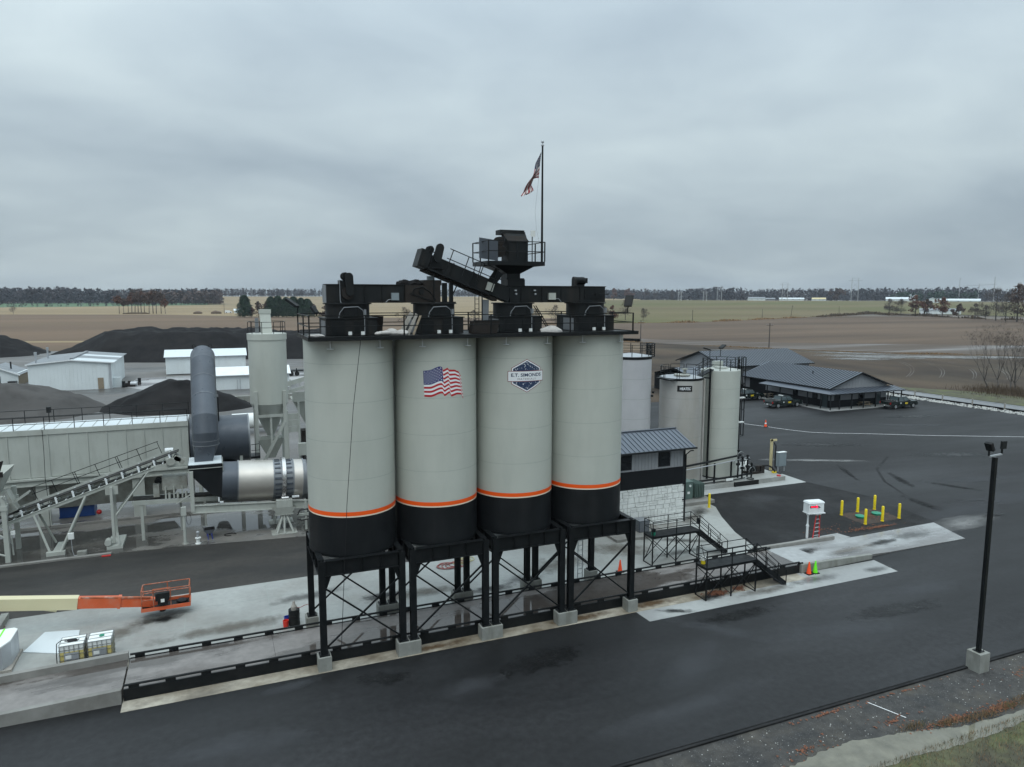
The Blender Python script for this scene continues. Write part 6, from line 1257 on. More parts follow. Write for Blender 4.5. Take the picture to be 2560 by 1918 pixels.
for y in (19.2, 21.95):
    t_ = part('trunnion_base', MB().bx(-2.35,-1.2,y-.35,y+.2,1.95,2.5).add([(-2.6,y-.38,1.95),(-1.0,y-.38,1.95),(-1.0,y+.25,1.95),(-2.6,y+.25,1.95),(-2.35,y-.3,1.45),(-1.25,y-.3,1.45),(-1.25,y+.2,1.45),(-2.35,y+.2,1.45)], [(0,1,5,4),(1,2,6,5),(2,3,7,6),(3,0,4,7),(4,5,6,7)]), 'plant_paint', T)
    part('trunnion_roller', MB().cyl((-1.95,y-.02,2.55),(-1.45,y-.02,2.53),.2,n=16), 'bright_steel', t_); part('jack_top', MB().bx(-2.45,-1.15,y-.3,y+.25,1.36,1.445), 'plant_paint', t_)
    for dx, dy in ((-.45,-.4),(.55,-.4),(-.45,.35),(.55,.35),(0,-.45)): part('jack_leg', MB().cyl((-1.8+dx*.25,y+dy*.25,1.36),(-1.85+dx*1.15,y-.1+dy,.06),.075,n=8), 'plant_paint', t_)
    part('jack_pad', MB().bx(-2.75,-.95,y-.75,y+.55,.013,.06), 'dusty_paint', t_)
part('guard_bracket', MB().bx(-6.3,-6.2,19.0,19.1,2.75,3.15).bx(-6.3,-5.95,19.0,19.1,2.75,2.85).bx(-1.2,-.7,18.9,19.05,2.62,2.74), 'white_paint', T)
part('outlet_frame', MB().bx(-.35,-.2,18.8,19.0,.1,2.4).bx(-.9,.4,18.75,19.0,1.2,1.35).bar((-.6,18.9,.9),(.6,18.9,.9),.1), 'plant_paint', T)
part('burner_hose', MB().tube([(-.9,18.7,1.3),(-.7,18.6,1.7),(-.2,18.5,1.75),(.2,18.5,1.4)],.05,6).tube([(-.9,18.7,1.0),(-.6,18.6,.9),(0,18.5,1.0)],.05,6), 'cable', T)
T = thing('exhaust_hopper', 'black exhaust hopper with white top plate between drum and big duct', 'hopper', (-7,20.8,0))
part('hopper_body', MB().prism([(-8.12,5.3),(-5.98,5.2),(-5.98,2.95),(-6.75,3.3),(-7.25,3.9),(-8.12,4.95)], 2.5, 'y', 19.5), 'black_paint', T); part('top_flange', MB().bx(-8.2,-5.9,19.4,22.1,5.3,5.56), 'black_paint', T); part('top_plate', MB().bx(-8.16,-5.94,19.44,22.06,5.561,5.60), 'white_roof', T); part('trim', MB().bx(-8.2,-5.9,19.37,19.399,5.28,5.32).bx(-5.9,-5.86,19.5,22,5.0,5.5), 'plant_paint', T)
# exhaust duct
T = thing('exhaust_duct', 'huge grey exhaust duct looping up and over behind the dryer hopper', 'duct', (-6.95,24,5.6))
def ring(y, z, r, ny, nz, n=40):
    "ring of points, plane normal in the y-z plane"
    L = math.hypot(ny, nz); ny /= L; nz /= L; u = (-nz, ny); return [(-6.95 + r*math.cos(2*math.pi*k/n), y + u[0]*r*math.sin(2*math.pi*k/n), z + u[1]*r*math.sin(2*math.pi*k/n)) for k in range(n)]
def loft(mb, rings):
    n = len(rings[0]); b = len(mb.v)
    for rr in rings: mb.v += rr
    for j in range(len(rings)-1):
        for i in range(n): mb.f.append((b+j*n+i, b+j*n+(i+1)%n, b+(j+1)*n+(i+1)%n, b+(j+1)*n+i)); mb.sm.append(True); mb.mi.append(0)
    return mb
DR = .90
mb = MB(); n = 40; sq = []
for k in range(n):
    a = 2*math.pi*k/n; c, s = math.cos(a), math.sin(a); m_ = max(abs(c), abs(s)); sq.append((-7.15 + .62*c/m_, 20.9 + .62*s/m_, 5.61))
part('transition', loft(MB(), [sq, [(-6.95 + DR*math.cos(2*math.pi*k/n), 21.0 + DR*math.sin(2*math.pi*k/n), 6.75) for k in range(n)]]), 'dark_grey_steel', T)
part('lower_duct', loft(MB(), [ring(21,6.75,DR,0,1), ring(21,7.55,DR,.17,1)]), 'dark_grey_steel', T)
part('collar', loft(MB(), [ring(21,6.72,DR+.04,0,1), ring(21,6.78,DR+.04,0,1)]), 'mid_grey_steel', T); part('collar', loft(MB(), [ring(21,7.06,DR+.03,0,1), ring(21,7.10,DR+.03,0,1)]), 'mid_grey_steel', T)
part('elbow', loft(MB(), [ring(21,7.55,DR,.17,1), ring(21.38,8.62,DR,.55,.9)]), 'dark_grey_steel', T)
part('inclined_duct', loft(MB(), [ring(21.38,8.62,DR,.55,.9), ring(25.5,12.25,DR,.82,.5)]), 'dark_grey_steel', T)
for t in (.33,.67): part('weld_seam', loft(MB(), [ring(21.38+4.12*t-.012,8.62+3.63*t-.01,DR+.012,.75,.66), ring(21.38+4.12*t+.012,8.62+3.63*t+.01,DR+.012,.75,.66)]), 'mid_grey_steel', T)
part('top_elbow', loft(MB(), [ring(25.5,12.25,DR,.82,.5), ring(26.6,12.75,DR,1,.1)]), 'dark_grey_steel', T); part('top_elbow', loft(MB(), [ring(26.6,12.75,DR,1,.1), ring(27.6,12.55,DR,.8,-.6)]), 'dark_grey_steel', T); part('top_elbow', loft(MB(), [ring(27.6,12.55,DR,.8,-.6), ring(28.3,11.8,DR,.35,-1)]), 'dark_grey_steel', T); part('top_elbow', loft(MB(), [ring(28.3,11.8,DR,.35,-1), ring(28.45,11.0,DR,0,-1)]), 'dark_grey_steel', T)
part('down_duct', loft(MB(), [ring(28.45,11.0,DR,0,-1), ring(28.45,9.3,DR,0,-1)]), 'dark_grey_steel', T); part('square_boot', MB().bx(-7.95,-5.95,27.5,29.4,7.3,9.32), 'black_paint', T)
for x in (-7.55, -6.35): part('lifting_eye', MB().tube([(x+.12*math.cos(R(a)),26.6,13.55+.18*math.sin(R(a))) for a in range(-60,241,30)],.03,6), 'black_steel', T)
T = thing('knockout_drum', 'big dark cylinder vessel behind the dryer next to the baghouse end', 'vessel', (-6,28.5,0))
part('shell', MB().cyl((-8.2,28.5,5.65),(-3.72,28.5,5.65),1.95,n=64), 'dark_grey_steel', T); part('end_ring', MB().cyl((-3.78,28.5,5.65),(-3.66,28.5,5.65),1.98,n=64), 'mid_grey_steel', T); part('cone', MB().cyl((-6,28.5,3.8),(-6,28.5,1.6),1.4,.4,n=24), 'black_paint', T)
for x in (-7.6,-4.4): part('leg', MB().bx(x-.12,x+.12,27.0,27.24,.16,4.6), 'plant_paint', T); part('leg', MB().bx(x-.12,x+.12,29.8,30.04,.16,4.6), 'plant_paint', T)
part('service_deck', MB().bx(-3.65,-2.9,27.2,28.6,4.0,4.2), 'black_steel', T); part('deck_rail', MB().tube([(-3.6,27.2,5.2),(-2.95,27.2,5.25),(-2.9,28.4,5.25)],.03,6).bx(-2.95,-2.9,27.2,27.25,4.2,5.2).bx(-3.3,-3.25,27.2,27.25,4.2,5.2).tube([(-3.6,27.2,4.7),(-2.95,27.2,4.72)],.025,6), 'black_steel', T)
# baghouse
T = thing('baghouse', 'long grey panelled baghouse with white roof and railings at the left', 'baghouse', (-22,28.5,0))
BX0, BX1, BY0, BY1 = -40.0, -8.27, 26.75, 30.4
part('core', MB().bx(BX0, BX1-.02, BY0+.06, BY1, 3.95, 7.28), 'plant_paint', T)
x = BX1-.62; pn0 = None; xs = [BX1]
while x > -30: xs.append(x); x -= 1.29
for a, b in zip(xs[1:], xs):
    w2 = b-a-.10
    if pn0 is None: pn0 = part('wall_panel', MB().bx(a+.05, a+.05+1.19, BY0+.02, BY0+.059, 4.0, 7.2), 'plant_paint', T) if w2 > 1 else None; a0 = a
    elif w2 > 1: share('wall_panel', pn0, T, (a-a0, 0, 0))
    part('wall_rib', MB().bx(a-.045, a+.045, BY0-.03, BY0+.055, 3.95, 7.22), 'plant_paint', T)
part('wall_panel', MB().bx(BX1-.57, BX1-.05, BY0+.02, BY0+.059, 4.0, 7.2), 'plant_paint', T)
part('top_fascia', MB().bx(BX0, BX1, BY0-.06, BY0+.04, 7.225, 7.62), 'plant_paint', T); part('base_flange', MB().bx(BX0, BX1+.05, BY0-.22, BY0+.05, 3.80, 3.94), 'plant_paint', T); part('base_beam', MB().bx(BX0, BX1, BY0-.05, BY0+.03, 3.45, 3.799), 'plant_paint', T); part('base_beam', MB().bx(BX0, BX1, BY0-.16, BY0-.0, 3.36, 3.449), 'plant_paint', T)
x = BX1; rp0 = None
while x > -29:
    if rp0 is None: rp0 = part('roof_panel', MB().bx(x-.80, x-.012, BY0+.05, BY1-.35, 7.30, 7.60), 'white_roof', T); x0_ = x
    else: share('roof_panel', rp0, T, (x-x0_, 0, 0))
    part('roof_seam', MB().bx(x-.838, x-.814, BY0+.05, BY1-.35, 7.30, 7.63), 'plant_paint', T)
    x -= .84
part('rear_ledge', MB().bx(BX0, BX1, BY1-.34, BY1+.02, 7.3, 7.58), 'white_roof', T)
for y, h in ((BY0-.02, 1.0), (BY1, 1.05)):
    x = BX1-.05; pp = None
    while x > -26:
        if pp is None: pp = part('rail_post', MB().bx(x-.025, x+.025, y-.025, y+.025, 7.55, 7.55+h), 'black_steel', T); xp = x
        else: share('rail_post', pp, T, (x-xp, 0, 0))
        x -= 1.95
    for z in (7.55+h, 7.55+h*.5): part('rail', MB().bx(-30, BX1, y-.02, y+.02, z-.02, z+.02), 'black_steel', T)
part('hopper', MB().add([(BX0,BY0+.3,3.4),(BX1-.3,BY0+.3,3.4),(BX1-.3,BY1-.2,3.4),(BX0,BY1-.2,3.4),(BX0,28.3,1.1),(BX1-1.5,28.3,1.1),(BX1-1.5,28.9,1.1),(BX0,28.9,1.1)], [(0,1,5,4),(1,2,6,5),(2,3,7,6),(4,5,6,7)]), 'dusty_paint', T)
for x in (-31.6,-25.2,-18.85,-12.4): part('column', MB().bx(x-.1,x+.75,BY0+.05,BY0+.25,.2,3.44), 'plant_paint', T); part('column', MB().bx(x-.1,x+.1,BY1-.3,BY1,.16,3.44), 'plant_paint', T)
part('roof_lamp', MB().bx(-18.55,-18.25,30.35,30.65,8.35,8.8).bx(-18.43,-18.37,30.38,30.44,7.6,8.4), 'sooty_steel', T)
solo('drop_cable', MB().tube([(-18.2,26.6,7.62),(-18.15,26.4,6),(-18.2,26.4,4.0),(-18.1,26.3,2.2),(-18.1,26.3,.2)],.02,5), 'cable', 'thin black cable hanging down the baghouse wall', 'cable', (-18.2,26.5,.2))
# filler silo
T = thing('filler_silo', 'slim grey green silo on legs standing behind the dryer drum', 'silo', (-1.76,31,0)); fx, fy = -1.76, 31.0
part('shell', MB().lathe((fx,fy,0), [(1.60,8.15),(1.60,13.75)], 48), 'silo_paint', T); part('top_ring', MB().lathe((fx,fy,0), [(1.66,13.75),(1.66,14.28),(1.5,14.3),(.01,14.3)], 48), 'silo_paint', T); part('cone', MB().lathe((fx,fy,0), [(.3,5.2),(1.52,8.0),(1.60,8.15)], 40), 'plant_paint', T)
for i, (dx, dy) in enumerate(((-1.18,-1.15),(1.18,-1.15),(-1.18,1.15),(1.18,1.15))): part('leg', MB().bx(fx+dx-.15,fx+dx+.15,fy+dy-.15,fy+dy+.15,.1,9.3), 'plant_paint', T)
part('ring_beam', MB().bx(fx-1.18,fx+1.18,fy-1.25,fy-1.1,7.0,7.25).bx(fx-1.18,fx+1.18,fy+1.1,fy+1.25,7.0,7.25), 'plant_paint', T); part('center_strut', MB().bx(fx-.08,fx+.08,fy-1.2,fy-1.06,4.6,8.1), 'plant_paint', T); part('diagonal', MB().bar((fx-1.0,fy-1.3,2.6),(fx+1.15,fy-1.3,6.6),.10,.26), 'plant_paint', T)
ring_rail(T, fx, fy, 1.55, 14.3, 10, 1.0); part('vent_stack', MB().add([(fx-.45,fy-.3,14.3),(fx+.45,fy-.3,14.3),(fx+.45,fy+.5,14.3),(fx-.45,fy+.5,14.3),(fx-.5,fy+.1,16.0),(fx+.38,fy+.1,16.0),(fx+.38,fy+.9,16.0),(fx-.5,fy+.9,16.0)], [(0,1,5,4),(1,2,6,5),(2,3,7,6),(3,0,4,7)]).bx(fx-.55,fx+.43,fy+.05,fy+.95,16.0,16.35), 'silo_paint', T)
part('side_filter', MB().bx(fx-.9,fx-.6,fy+.6,fy+.9,14.3,15.6), 'mid_grey_steel', T)
mb = MB(); mb.add([(fx-1.2,fy-.8,5.0),(fx+1.1,fy-.8,5.0),(fx+1.1,fy+.8,5.0),(fx-1.2,fy+.8,5.0),(fx-.3,fy-.3,3.2),(fx+.3,fy-.3,3.2),(fx+.3,fy+.3,3.2),(fx-.3,fy+.3,3.2)], [(0,1,5,4),(1,2,6,5),(2,3,7,6),(3,0,4,7)]); part('weigh_hopper', mb, 'plant_paint', T); mb = MB(); motor(mb, (fx,fy-.3,2.0),(fx,fy-.3,2.9),.25); part('blower', mb.bx(fx-.5,fx+.5,fy-.8,fy+.2,1.3,2.0), 'dusty_paint', T)
T = thing('recycle_feeder', 'grey recycle feed bin and conveyors beside the slim silo, mostly behind the first silo', 'feed bin', (2.5,40,0))
part('bin', MB().add([(.95,38.5,7.1),(6,38.5,7.5),(6,42,7.5),(.95,42,7.1),(2.2,39.5,4.6),(5,39.5,4.6),(5,41,4.6),(2.2,41,4.6)], [(0,1,5,4),(1,2,6,5),(2,3,7,6),(3,0,4,7)]).bx(.9,6.0,38.4,38.5,7.0,8.0), 'plant_paint', T)
for z in (3.95,4.6,5.25): part('door_panel', MB().bx(.45,1.35,38.35,38.45,z,z+.6), 'plant_paint', T)
part('post', MB().bx(1.36,1.56,38.3,38.5,.1,7.0), 'plant_paint', T); part('post', MB().bx(.3,.44,38.3,38.5,.1,6.2), 'plant_paint', T); part('conveyor_beam', MB().bar((.2,37.5,8.9),(6,37.5,10.4),.1,.45), 'plant_paint', T); part('conveyor_beam', MB().bar((.2,37.5,8.1),(6,37.5,9.6),.1,.35), 'plant_paint', T); part('conveyor_post', MB().bx(.6,.7,37.4,37.5,8.3,9.4).bx(1.5,1.58,37.4,37.5,8.7,9.5), 'plant_paint', T); part('machinery', MB().bx(1.7,3.8,38.6,40,1.0,4.0), 'rusty_soot', T)
solo('junction_cabinet', MB().bx(1.25,2.1,37.5,38.1,1.7,2.9).bx(1.3,1.4,37.6,37.7,0,1.7).bx(1.95,2.05,37.6,37.7,0,1.7), 'plant_paint', 'pale grey cabinet on legs beside the first silo, left of the recycle feeder', 'cabinet', (1.6,37.8,0))
T = thing('propane_tank', 'white horizontal gas tank behind the slim silo legs', 'tank', (-.5,61.5,0)); part('shell', MB().cyl((-4.4,61.5,1.55),(1.3,61.5,1.55),1.0,n=32).sphere((1.3,61.5,1.55),1.0,20,10,(.5,1,1)), 'plastic_white', T); part('saddle', MB().bx(-3.6,-3.2,60.8,62.2,0,.8).bx(.2,.6,60.8,62.2,0,.8), 'pier_concrete', T)
solo('blue_container', MB().bx(-17.85,-15.45,28.5,29.9,.28,1.5).bx(-17.9,-15.4,28.45,28.5,.2,.3), 'blue_paint', 'blue steel box standing under the baghouse', 'container', (-16.6,29,.16))
solo('red_float', MB().sphere((-15.1,28.2,.5),.2,12,8), 'red_paint', 'small red ball beside the blue box', 'ball', (-15.1,28.2,.3))
T = thing('screen_unit', 'dusty screening unit with motor below the conveyor head', 'screen', (-9.2,21.3,0))
part('screen_box', MB().bx(-10.0,-8.35,21.0,22.2,3.55,4.5), 'dusty_paint', T); part('rock_box', MB().bx(-10.6,-10.2,21.0,21.7,3.1,4.0), 'dusty_paint', T); mb = MB(); motor(mb, (-10.3,21.6,4.1),(-10.3,22.2,4.1),.22); part('motor', mb, 'black_steel', T)
for x in (-9.8,-9.25,-8.7): part('spring_post', MB().bx(x-.05,x+.05,20.9,21.0,2.95,3.8).cyl((x+.25,20.95,2.95),(x+.25,20.95,3.35),.09,n=8), 'plant_paint', T)
part('frame', MB().bar((-12.0,20.9,2.85),(-6.2,20.9,2.6),.12,.3).bar((-12.0,22.4,2.85),(-6.2,22.4,2.6),.12,.3), 'plant_paint', T); [part('leg', q_, 'plant_paint', T) for q_ in (MB().bx(-11.5,-11.3,20.9,21.1,.02,2.7), MB().bx(-7.3,-7.15,20.8,20.95,.02,2.6), MB().bx(-9.0,-8.85,22.3,22.45,.02,2.6))]; part('brace', MB().bar((-8.0,20.0,3.4),(-9.1,20.6,2.6),.1), 'plant_paint', T); part('belt', MB().bar((-12,21.6,3.0),(-6,21.6,2.8),1.0,.06), 'belt', T)
# small things on the slab
T = thing('wheelbarrow', 'dark wheelbarrow parked on the wet slab under the drum', 'wheelbarrow', (-7.0,19.7,0)); part('tray', MB().add([(-7.4,19.3,.75),(-6.6,19.3,.75),(-6.6,20.3,.75),(-7.4,20.3,.75),(-7.2,19.5,.42),(-6.8,19.5,.42),(-6.8,20.0,.42),(-7.2,20.0,.42)], [(0,1,5,4),(1,2,6,5),(2,3,7,6),(3,0,4,7),(4,5,6,7)]), 'mid_grey_steel', T); part('load', MB().bx(-7.32,-6.68,19.4,20.2,.6,.70), 'asphalt_pile', T); part('frame', MB().bar((-7.15,19.2,.35),(-7.1,20.6,.5),.05).bar((-6.85,19.2,.35),(-6.9,20.6,.5),.05).bar((-7.1,19.35,0),(-7.1,19.5,.42),.05).bar((-6.8,19.35,0),(-6.85,19.5,.42),.05), 'bucket_blue', T); part('wheel', MB().cyl((-7.05,20.5,.2),(-6.95,20.5,.2),.2,n=16), 'rubber', T)
T = thing('valve_fitting', 'small white pipe fitting standing at the slab edge', 'pipe fitting', (-7.75,18.7,0)); part('body', MB().lathe((-7.75,18.7,0), [(.2,.02),(.2,.08),(.13,.1),(.13,.4),(.2,.42),(.2,.48),(.01,.5)], 18), 'plastic_white', T); part('neck', MB().cyl((-7.75,18.7,.5),(-7.75,18.7,.8),.08,n=10).sphere((-7.75,18.7,.85),.12,10,6), 'galvanised', T)
solo('floor_hose', MB().tube([(-5.6+.4*math.cos(R(a)),19.9+.25*math.sin(R(a)),.04) for a in range(0,300,20)],.03,6), 'cable', 'black hose loop lying on the wet slab', 'hose', (-5.6,19.9,0))
solo('red_bar', MB().bx(-13.75,-13.2,18.35,18.5,.01,.07), 'red_paint', 'dark red bar lying at the slab edge by the conveyor foot', 'bar', (-13.5,18.4,0))

# ================================================================== BOOM LIFT, TOTES AND THINGS ON THE APRON
T = thing('boom_lift', 'orange and cream boom lift with its basket lowered over the concrete', 'boom lift', (-27,7,0))
def bz(x): return 1.93 - .150*(x+16.8)
part('outer_boom', MB().bar((-26,7.0,bz(-26)),(-13.35,7.0,bz(-13.35)),.50,.62), 'lift_cream', T); part('boom_foot', MB().prism([(-15.2,bz(-15.2)-.31),(-14.3,bz(-14.3)-.31),(-14.35,bz(-14.3)-.45)],.3,'y',6.85), 'lift_cream', T)
part('mid_boom', MB().bar((-13.35,7.0,bz(-13.35)),(-11.4,7.0,bz(-11.4)),.42,.54), 'lift_orange', T); part('boom_collar', MB().bar((-11.5,7.0,bz(-11.5)),(-11.35,7.0,bz(-11.35)),.47,.60), 'lift_orange', T); part('inner_boom', MB().bar((-11.4,7.0,bz(-11.4)-.02),(-9.9,7.0,bz(-9.9)-.02),.36,.46), 'lift_orange', T); part('boom_nose', MB().add([(-9.9,6.82,bz(-9.9)-.25),(-9.9,7.18,bz(-9.9)-.25),(-9.9,7.18,bz(-9.9)+.2),(-9.9,6.82,bz(-9.9)+.2),(-9.45,6.88,.72),(-9.45,7.12,.72),(-9.45,7.12,1.0),(-9.45,6.88,1.0)], [(0,4,5,1),(1,5,6,2),(2,6,7,3),(3,7,4,0),(4,7,6,5)]), 'lift_orange', T); part('hose_track', MB().bar((-13.2,6.86,bz(-13.2)+.31),(-9.9,6.86,bz(-9.9)+.28),.14,.07), 'lift_rust', T)
part('rotator', MB().bx(-9.5,-9.15,6.75,7.15,.45,1.15).cyl((-9.35,6.9,.3),(-9.35,6.9,.6),.16,n=12), 'black_steel', T)
bk = part('basket_floor', MB().bx(-10.35,-7.95,6.6,7.65,.50,.55), 'sooty_steel', T); part('toe_board', MB().bx(-10.37,-7.93,6.57,6.60,.48,.68).bx(-10.37,-7.93,7.65,7.68,.48,.68).bx(-7.95,-7.92,6.6,7.65,.481,.679).bx(-10.38,-10.35,6.6,7.65,.481,.679), 'lift_orange', bk)
for x, y in ((-10.33,6.6),(-9.75,6.6),(-8.9,6.6),(-7.95,6.6),(-10.33,7.65),(-9.1,7.65),(-7.95,7.65)): part('basket_post', MB().cyl((x,y,.55),(x,y,1.62),.026,n=8), 'lift_rust', bk)
for z in (1.64, 1.12): part('basket_rail', MB().tube([(-10.33,6.65,z),(-10.28,6.6,z),(-8.0,6.6,z),(-7.95,6.65,z),(-7.95,7.6,z),(-8.0,7.65,z),(-10.28,7.65,z),(-10.33,7.6,z),(-10.33,6.65,z)],.028,8), 'lift_rust', bk)
part('control_console', MB().bx(-9.65,-8.95,6.42,6.72,1.05,1.48).bx(-9.55,-9.05,6.50,6.70,.75,1.05), 'sooty_steel', bk); part('label_plate', MB().bx(-9.38,-9.2,6.40,6.418,.98,1.16), 'plastic_white', bk); part('console_rail', MB().tube([(-9.75,6.45,1.2),(-9.75,6.45,1.75),(-8.9,6.45,1.75),(-8.9,6.45,1.2)],.025,6), 'lift_rust', bk)
part('chassis', MB().bx(-28.5,-25.2,5.9,8.1,.5,1.1), 'lift_orange', T); part('turret', MB().bx(-28.2,-25.6,6.1,7.9,1.1,2.4), 'lift_cream', T); part('mast', MB().bar((-26.2,7,2.2),(-26,7,bz(-26)),.5,.6,(1,0,0)), 'lift_cream', T)
for x in (-28.1,-25.6):
    for y in (5.7,8.0): part('wheel', MB().cyl((x,y,.5),(x,y+.35,.5),.5,n=20), 'rubber', T)
solo('lift_bucket', MB().lathe((-10.1,7.3,.56), [(.01,0),(.13,0),(.16,.35),(.14,.35),(.12,.02)], 16), 'safety_green', 'green bucket standing in the boom lift basket', 'bucket', (-10.1,7.3,.56))
solo('tool_bag', lump(-8.35,7.1,.66,.22,8,(1.3,1,.6)), 'cable', 'black tool bag in the right end of the boom lift basket', 'bag', (-8.35,7.1,.56))
def tote(lab, x, y):
    T = thing('ibc_tote', lab, 'tote', (x, y, .01), 'caged plastic totes behind the ramp kerb'); w, d = 1.04, 1.0
    b_ = part('bottle', MB().bx(x+.03,x+w-.03,y+.03,y+d-.03,.84,1.17), 'plastic_white', T); part('bottle_lower', MB().bx(x+.03,x+w-.03,y+.03,y+d-.03,.16,.839), 'plastic_amber', b_); part('lid', MB().cyl((x+w*.55,y+d*.5,1.17),(x+w*.55,y+d*.5,1.215),.11,n=14), 'safety_green', b_)
    part('label_panel', MB().bx(x+.2,x+.80,y-.012,y-.002,.40,.80), 'galvanised', T); part('notice', MB().bx(x+.25,x+.5,y-.02,y-.013,.5,.68), 'plastic_white', T)
    for k in range(6): xx = x+.02+(w-.04)*k/5; part('cage_bar', MB().bx(xx-.01,xx+.01,y-.005,y+.015,.14,1.16), 'cage_steel', T); part('cage_bar', MB().bx(xx-.01,xx+.01,y+d-.015,y+d+.005,.14,1.16), 'cage_steel', T)
    for k in range(1, 5): yy = y+d*k/5; part('cage_bar', MB().bx(x+w-.01,x+w+.01,yy-.01,yy+.01,.14,1.16), 'cage_steel', T); part('cage_bar', MB().bx(x-.01,x+.01,yy-.01,yy+.01,.14,1.16), 'cage_steel', T)
    for z in (.2,.45,.70,.95,1.16): part('cage_hoop', MB().bx(x-.02,x+w+.02,y-.022,y-.006,z-.01,z+.01).bx(x-.02,x+w+.02,y+d+.006,y+d+.022,z-.01,z+.01).bx(x-.022,x-.011,y,y+d,z-.01,z+.01).bx(x+w+.011,x+w+.022,y,y+d,z-.01,z+.01), 'cage_steel', T)
    for yy in (.3,.7): part('top_bar', MB().bx(x,x+w,y+yy-.012,y+yy+.012,1.172,1.192), 'cage_steel', T)
    part('pallet', MB().bx(x,x+w,y,y+d,.01,.14), 'wood_grey', T); return T
q0 = tote('left caged plastic tote with black hose on its top', -13.48, 2.3); q1 = dup(q0, (-12.32,2.32,.01), 'right caged plastic tote with green lid by the scale end')
solo('tote_hose', MB().tube([(-13.0,2.9,1.2),(-13.2,2.8,1.24),(-13.42,2.7,1.3),(-13.6,2.6,1.2),(-13.62,2.5,.7),(-13.62,2.5,.1)],.02,6), 'cable', 'black hose curling off the left tote', 'hose', (-13.3,2.7,.1))
solo('black_fittings', lump(-13.0,2.75,1.2,.14,2,(1.8,1,.4)).tube([(-13.3,2.8,1.2),(-12.8,2.6,1.21),(-12.7,2.8,1.2)],.02,5), 'cable', 'black hose fittings lying on the left tote', 'fittings', (-13.0,2.75,1.18))
T = thing('wrapped_pallet', 'white wrapped load with green strap on a pallet at the left edge', 'pallet load', (-16.2,4,0))
mb = MB(); pl = [(-17.3,3.0),(-15.9,3.0),(-15.65,3.6),(-15.62,4.9),(-15.8,5.1),(-17.3,5.1)]; mb.prism(pl,1.1,'z',.15); part('load', mb, 'galvanised', T); part('top_sheet', MB().prism([(a*1.0+.0, b) for a, b in pl],.06,'z',1.251), 'plastic_white', T); part('strap', MB().bx(-16.25,-16.17,2.985,2.999,.15,1.31).bx(-16.25,-16.17,3.0,5.1,1.3115,1.318), 'cone_green', T); part('pallet', MB().bx(-17.35,-15.55,2.95,5.15,.01,.149), 'wood_grey', T); part('nozzle', MB().bx(-16.75,-16.45,2.9,2.999,.3,1.0), 'mid_grey_steel', T)
mb = MB(); mb.prism([(-15.5,4.95),(-14.95,7.0),(-13.3,6.6),(-13.15,4.6),(-13.9,4.15)],.04,'z',.014); solo('loose_sheet', mb, 'white_roof', 'large pale panel lying flat on the concrete behind the totes', 'sheet', (-14.3,5.6,.01))
solo('kerb_block', MB().bx(-17.45,-17.1,7.9,9.7,.01,.35), 'pier_concrete', 'loose concrete kerb block at the left edge of the apron', 'kerb block', (-17.3,8.8,0))
T = thing('steel_drum', 'black drum with a pump on top beside the first silo leg', 'drum', (-2.75,3.0,0)); part('body', MB().lathe((-2.75,3.0,0), [(.01,.01),(.29,.01),(.29,.29),(.305,.30),(.29,.31),(.29,.58),(.305,.59),(.29,.60),(.29,.88),(.27,.88),(.25,.85),(.01,.85)], 24), 'sooty_steel', T); part('pump', MB().lathe((-2.75,3.0,0), [(.16,.86),(.16,1.05),(.09,1.15),(.05,1.32),(.01,1.34)], 14), 'wood_grey', T); part('hose', MB().tube([(-2.6,2.95,.95),(-2.4,2.9,.98),(-2.2,2.8,1.1),(-2.05,2.6,1.2)],.018,5), 'hose_red', T)
solo('bucket', MB().lathe((-3.2,2.9,0), [(.01,.01),(.13,.01),(.16,.38),(.14,.38),(.12,.03)], 18), 'bucket_red', 'red bucket next to the black drum', 'bucket', (-3.2,2.9,0)); solo('bucket', MB().lathe((-3.1,3.35,0), [(.01,.01),(.13,.01),(.16,.38),(.14,.38),(.12,.03)], 18), 'bucket_blue', 'blue bucket behind the red bucket', 'bucket', (-3.1,3.35,0))
rh = random.Random(4); pts = []
for k in range(90): a = k*.42; rr_ = .55 + .25*math.sin(k*.37) + .1*rh.random(); pts.append((7.5 + rr_*1.15*math.cos(a) + .006*k, 7.7 + rr_*.8*math.sin(a) + .004*k, .035 + .03*(k % 3)))
solo('coiled_hose', MB().tube(pts, .028, 5), 'hose_red', 'tangled red hose coiled on the concrete behind the silos', 'hose', (7.6,7.8,0))
solo('coiled_hose', MB().tube([(8.2+.5*math.cos(k*.5)+.02*k, 8.1+.4*math.sin(k*.5)+.01*k, .03+.02*(k%2)) for k in range(45)], .022, 5), 'hose_yellow', 'thin yellow hose lying over the red hose', 'hose', (8.6,8.2,0))
T = thing('lattice_ladder', 'pale ladder standing against the back leg of the rightmost silo', 'ladder', (13.9,2.7,0))
for s in (0,.32): part('rail', MB().bx(14.2+s,14.24+s,2.62,2.66,.1,4.6), 'galvanised', T)
for k in range(14): part('rung', MB().bx(14.24,14.52,2.63,2.65,.4+.3*k,.43+.3*k), 'galvanised', T)

